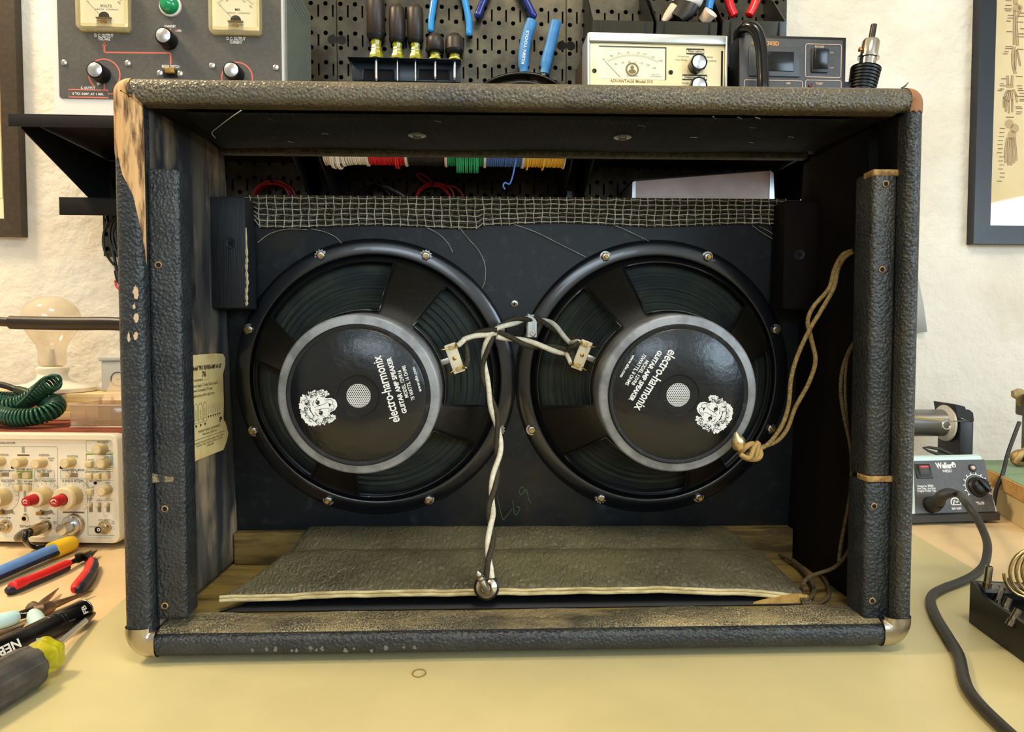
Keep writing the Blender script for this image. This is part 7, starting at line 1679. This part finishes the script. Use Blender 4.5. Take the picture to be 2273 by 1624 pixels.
# iron cable
pc_ = G(280, 1320, .001); Pw = WF.world((pc_[0], pc_[1], .001)); Nw = (WF.M.to_3x3() @ Vector((0, 0, 1))).normalized()
t = thing('iron_cable', 'thick black cable running from the soldering station across the mat', 'cable', local(Pw)); I_ = T(*Pw).inverted()
mb = MB(); mb.T = I_; mb.lathe([(.0125, 0), (.0120, .010), (.0095, .016), (.0085, .020)], 24, axisT(Pw, Nw)); mb.build('connector', black_plastic, t)
q0 = Pw + Nw * .018
cr = .0047
pts = [q0, WF.world((*G(400, 1225, .032), .032)), WF.world((*G(490, 1185, .036), .036)), WF.world((*G(600, 1200, .036), .036)), onY(2140, 1112, .90), onY(2165, 1145, .87), onY(2184, 1182, .845), onY(2192, 1212, .82)]
pts += [onZ(2186, 1250, .016), onZ(2165, 1274, MZ + cr + .003), onZ(2130, 1292, MZ + cr), onZ(2095, 1305, MZ + cr), onZ(2071, 1319, MZ + cr), onZ(2066, 1336, MZ + cr), onZ(2078, 1368, MZ + cr), onZ(2104, 1412, MZ + cr), onZ(2128, 1454, MZ + cr), onZ(2138, 1500, MZ + cr), onZ(2150, 1532, MZ + cr), onZ(2180, 1570, MZ + cr), onZ(2240, 1628, MZ + cr), onZ(2320, 1700, MZ + cr)]
ps = smooth(pts, 7)
mb = MB(); mb.T = I_; mb.tube(ps, [(.0085 - .0001 * i if i < 14 else max(cr, .0071 - .0004 * (i - 14))) + (.0006 if i < 14 and i % 2 else 0) for i in range(len(ps))], 12); mb.build('cable', mat('rubber_cable', S(40, 38, 34), .5), t)
# ------------------------------------------------------------------ solder reel holder behind the station
RY = 1.17
rb0 = onY(2085, 1012, RY)
t = thing('solder_reel_stand', 'black reel stand with a silver wire spool behind the soldering station', 'stand', local((onY(2085, 1000, RY).x, RY, .0004)))
LR = lambda px, py, dy=0.: Vector((0, 0, 0)) + (onY(px, py, RY + dy) - Vector((onY(2085, 1000, RY).x, RY, .0004)))
a, b = LR(2104, 1000), LR(2136, 930); 
mb = MB(); mb.box(a.x, b.x, -.03, .03, 0, b.z, .002); mb.build('upright', black_plastic, t)
mb = MB(); p = [LR(2102, 930), LR(2136, 930), LR(2134, 912), LR(2126, 905), LR(2118, 904), LR(2116, 898), LR(2096, 893)]; mb.prism([(q_.x, q_.z) for q_ in p], -.03, .03, Matrix(((1, 0, 0, 0), (0, 0, 1, 0), (0, 1, 0, 0), (0, 0, 0, 1)))); mb.build('cap_bracket', black_plastic, t)
mb = MB(); mb.box(LR(1930, 1000).x, b.x, -.045, .05, 0, .006, .001); mb.build('stand_base', black_plastic, t)
cz = LR(2085, 938).z; rr = LR(2085, 902).z - cz
Mx = axisT((0, 0, cz), (1, 0, 0))
xe_ = LR(2090, 938).x
solder = mat('solder_wire_wound', S(150, 150, 150), .3, .9, bump=.4, bscale=500, bkind='wave', bstretch=(1, 0, 0))
mb = MB(); mb.lathe([(0, LR(1930, 938).x), (rr * .82, LR(1930, 938).x), (rr * .82, xe_), (0, xe_)], 40, Mx); mb.build('wound_wire', solder, t)
mb = MB(); mb.lathe([(rr * .8, xe_), (rr * 1.1, xe_ + .004), (rr * 1.12, xe_ + .007), (rr * 1.02, xe_ + .009), (rr * .2, xe_ + .009)], 40, Mx); mb.build('spool_flange', mat('frosted_flange', S(206, 200, 186), .4, alpha=.9), t)
mb = MB(); mb.cyl((LR(1920, 938).x, 0, cz), (LR(2110, 938).x, 0, cz), .004, None, 10); mb.build('axle', zinc, t)
mb = MB(); mb.tube(smooth([LR(2030, 926, -.032), LR(2070, 930, -.032), LR(2095, 932, -.034)], 4), .0013, 6); mb.build('loose_solder', mat('gold_solder', S(216, 190, 110), .3, .7), t)
ey = LR(2101, 943, -.035); mb = MB(); mb.tube([ey + Vector((.0068 * math.cos(a), 0, .0068 * math.sin(a))) for a in [2 * PI * k / 24 for k in range(24)]], .0014, 6, True); mb.tube([LR(2108, 935, -.035), LR(2130, 934, -.035), LR(2150, 934, -.034), LR(2132, 927, -.033)], .001, 6); mb.build('wire_eyelet', steel, t)
# pencil iron lying in front of the reel stand
t, I_ = tool('tweezers', 'dark tweezers leaning on the reel stand behind the soldering station', 'tweezers', onY(2080, 1012, 1.07))
mb = MB(); mb.T = I_; p0_, p1_ = onY(2048, 993, 1.07), onY(2118, 1011, 1.07)
for s_ in (-1, 1): mb.tube([p0_, p0_.lerp(p1_, .2) + Vector((0, 0, s_ * .003)), p0_.lerp(p1_, .55) + Vector((0, 0, s_ * .0045)), p1_], [.0009, .0020, .0028, .002], 8)
mb.build('tweezer_arm', mat('dark_olive_metal', S(44, 44, 36), .4, .4), t)
# ------------------------------------------------------------------ wooden stand and vise at the edge
WZ = .0
vy = 1.10
v0 = onY(2203, 1046, vy)
t = thing('wooden_stand', 'pale wooden riser with green top at the bench corner behind the soldering station', 'riser', local((v0.x + .15, vy, .0004)))
V3 = lambda px, py, Y: onY(px, py, Y) - Vector((v0.x + .15, vy, .0004))
z1 = V3(2203, 1046, vy).z
oak = mat('tan_board_edge', S(206, 160, 96), .65, c2=S(184, 138, 76), scale=30, stretch=(.3, 3, 3)); crm = mat('cream_riser_side', S(218, 196, 148), .7); grnt = mat('green_top_mat', S(128, 150, 120), .7)
f1 = V3(2290, 1082, .96)
o1, o2 = Vector((V3(2203, 1046, vy).x, 0)), Vector((f1.x, f1.y))
dn = Vector((o2.y - o1.y, -(o2.x - o1.x))).normalized() * -.0
poly_ = [(o1.x, o1.y), (o2.x, o2.y), (o2.x + .2, o2.y + .02), (o2.x + .2, .1), (o1.x - .004, .1)]
mb = MB(); mb.prism(poly_, z1 - .022, z1 - .001); mb.build('board', oak, t)
mb = MB(); mb.prism([(x * 1.0 + .004, y + .003) for x, y in poly_], z1 - .001, z1); mb.build('top_mat', grnt, t)
mb = MB(); mb.prism([(x + .006, y + .006) for x, y in poly_], 0, z1 - .022); mb.build('side_box', crm, t)
iron = mat('grey_cast_iron', S(92, 90, 86), .5, .3, c2=S(76, 74, 70), scale=40); caramel = mat('worn_brass_casting', S(176, 150, 98), .5, .5, c2=S(140, 112, 66), scale=60)
VY = 1.12
t, I_ = tool('bench_vise', 'grey cast vise with brassy clamp jaws standing on the wooden riser', 'vise', Vector((onY(2262, 1050, VY).x, VY, z1 + .001)))
f = lambda px, py, Y=VY: I_ @ onY(px, py, Y)
zt_ = lambda py: f(2262, py).z
mb = MB(); a, b = f(2262, 1055, VY + .04), f(2310, 922); mb.box(a.x, a.x + .06, 0, .04, 0, b.z, .004); mb.build('column', iron, t)
mb = MB(); a, b = f(2251, 920, VY + .05), f(2320, 872, VY + .05); mb.box(a.x, a.x + .08, -.006, .05, a.z, b.z, .004); mb.build('head', iron, t)
mb = MB(); p = [f(*q_, VY + .038) for q_ in ((2248, 868), (2262, 862), (2272, 866), (2266, 880), (2270, 892), (2266, 903), (2260, 900), (2258, 886), (2248, 880))]; mb.prism([(q_.x, q_.z) for q_ in p][::-1], .034, .042, Matrix(((1, 0, 0, 0), (0, 0, 1, 0), (0, 1, 0, 0), (0, 0, 0, 1)))); mb.build('clamp_jaw', caramel, t)
mb = MB(); c_ = f(2266, 1044, VY + .02); mb.lathe([(.006, -.008), (.012, -.006), (.0145, 0), (.012, .006), (.006, .008)], 18, axisT(Vector((c_.x - .004, .02, max(c_.z, .0146))), (0, 1, 0))); mb.tube([Vector((c_.x - .014, .016, .006)), Vector((c_.x - .006, .014, .022)), Vector((c_.x + .004, .016, .03))], [.005, .006, .004], 10); mb.build('clamp_screw', caramel, t)
t, I_ = tool('power_lead', 'thin black lead dropping from the vise behind the soldering station', 'cable', onY(2260, 935, 1.10))
mb = MB(); mb.T = I_; mb.tube(smooth([onY(2263, 936, 1.085), onY(2250, 970, 1.08), onY(2236, 1010, 1.075), onY(2226, 1050, 1.07), onY(2212, 1085, 1.06), onY(2206, 1120, 1.04)], 6), .0030, 8); mb.build('lead', black_plastic, t)
# ------------------------------------------------------------------ iron stand with spare tips
sA = onZ(2151, 1378, .0); sA_top = None
base_z = MZ + .0005
a = onZ(2151, 1380, base_z); b = onZ(2290, 1482, base_z); ux = Vector((b.x - a.x, b.y - a.y, 0)).normalized(); uy = Vector((-ux.y, ux.x, 0))
if uy.x < 0: uy = -uy
IS = Fr((a.x, a.y, base_z), ux, uy, ux.cross(uy)); 
if IS.M.col[2][2] < 0: IS = Fr((a.x, a.y, base_z), ux, uy, (0, 0, 1))
hB = IS.at(2166, 1296, 1, 0.0).z                # rear upper corner on the near wall plane
t = thing('iron_stand', 'black soldering iron stand with chrome tip sleeves and a wire coil on the mat', 'stand', IS)
LS = lambda px, py, z: IS.at(px, py, 2, z)
hB = .052
hE = IS.at(2181, 1317, 1, 0.0).z
tpr = [LS(2181, 1317, hE), LS(2273, 1428, hE)]
blk = mat('iron_stand_black', S(22, 22, 22), .4)
Wd_ = .13; Ln = .17
# near wall, floor tray with a raised lip
hW = IS.at(2168, 1296, 1, 0).z
mb = MB(); mb.prism([(0, 0), (Ln, 0), (Ln, hW * .78), (.022, hW * .80), (.004, hW), (0, hW)], 0, .004, Matrix(((1, 0, 0, 0), (0, 0, 1, 0), (0, 1, 0, 0), (0, 0, 0, 1)))); mb.build('side_wall', blk, t)
mb = MB(); mb.box(0, .004, .004, Wd_, 0, hW, .001); mb.build('end_wall', blk, t)
mb = MB(); mb.box(.004, .018, .004, Wd_, hW - .006, hW, .001); mb.build('rear_ledge', mat('grey_ledge', S(104, 102, 94), .5), t)
mb = MB(); mb.box(.004, Ln, .004, Wd_, 0, hW * .62, .002); mb.build('tray', blk, t)
sleeve = mat('chrome_sleeve', S(168, 160, 140), .22, 1., c2=S(120, 104, 80), scale=60)
for k, (pb, pt_) in enumerate((((2190, 1301), (2196, 1256)), ((2211, 1338), (2224, 1302)), ((2227, 1358), (2240, 1326)), ((2243, 1386), (2262, 1352)))):
    zb_ = hW if k == 0 else hW * .62
    p = LS(*pb, zb_); Yw = (IS.M @ p).y; q_ = IS.I @ onY(*pt_, Yw); d = (q_ - p).normalized(); L_ = (q_ - p).length
    mb = MB(); mb.lathe([(.0040, -.001), (.0041, .004), (.0033, .0045), (.0033, L_), (.0025, L_), (.0025, L_ - .01), (0, L_ - .01)], 18, axisT(p, d)); mb.build('tip_sleeve', sleeve, t)
cz0 = IS.at(2290, 1275, 1, .05)
cc_ = onY(2283, 1272, (IS.M @ LS(2240, 1310, hW)).y); 
c_ = IS.I @ cc_
mb = MB(); ex = (IS.I.to_3x3() @ Vector((1, 0, 0))); ez = Vector((0, 0, 1)); ey_ = (IS.I.to_3x3() @ Vector((0, 1, 0)))
hl = []
for i in range(5 * 24 + 1):
    a_ = 2 * PI * i / 24; R_ = .023 - .0006 * i / 24
    hl.append(c_ + ex * (R_ * math.cos(a_ + PI) + .0065 * i / 24) + ez * (R_ * 1.0 * math.sin(a_ + PI)) + ey_ * (.002 * i / 24))
mb.tube(hl, .0016, 8); mb.build('wire_coil', mat('gold_coil', S(196, 168, 110), .25, .9), t)
mb = MB(); mb.tube([c_ - ez * .022 + ex * .012, Vector((*(c_ - ez * .022 + ex * .012).xy, hW * .62))], .003, 10); mb.build('coil_post', blk, t)
x_ = LS(2241, 1298, hW); mb = MB(); mb.cyl(x_, x_ + Vector((0, 0, .007)), .0024, None, 10); mb.build('pin', zinc, t)
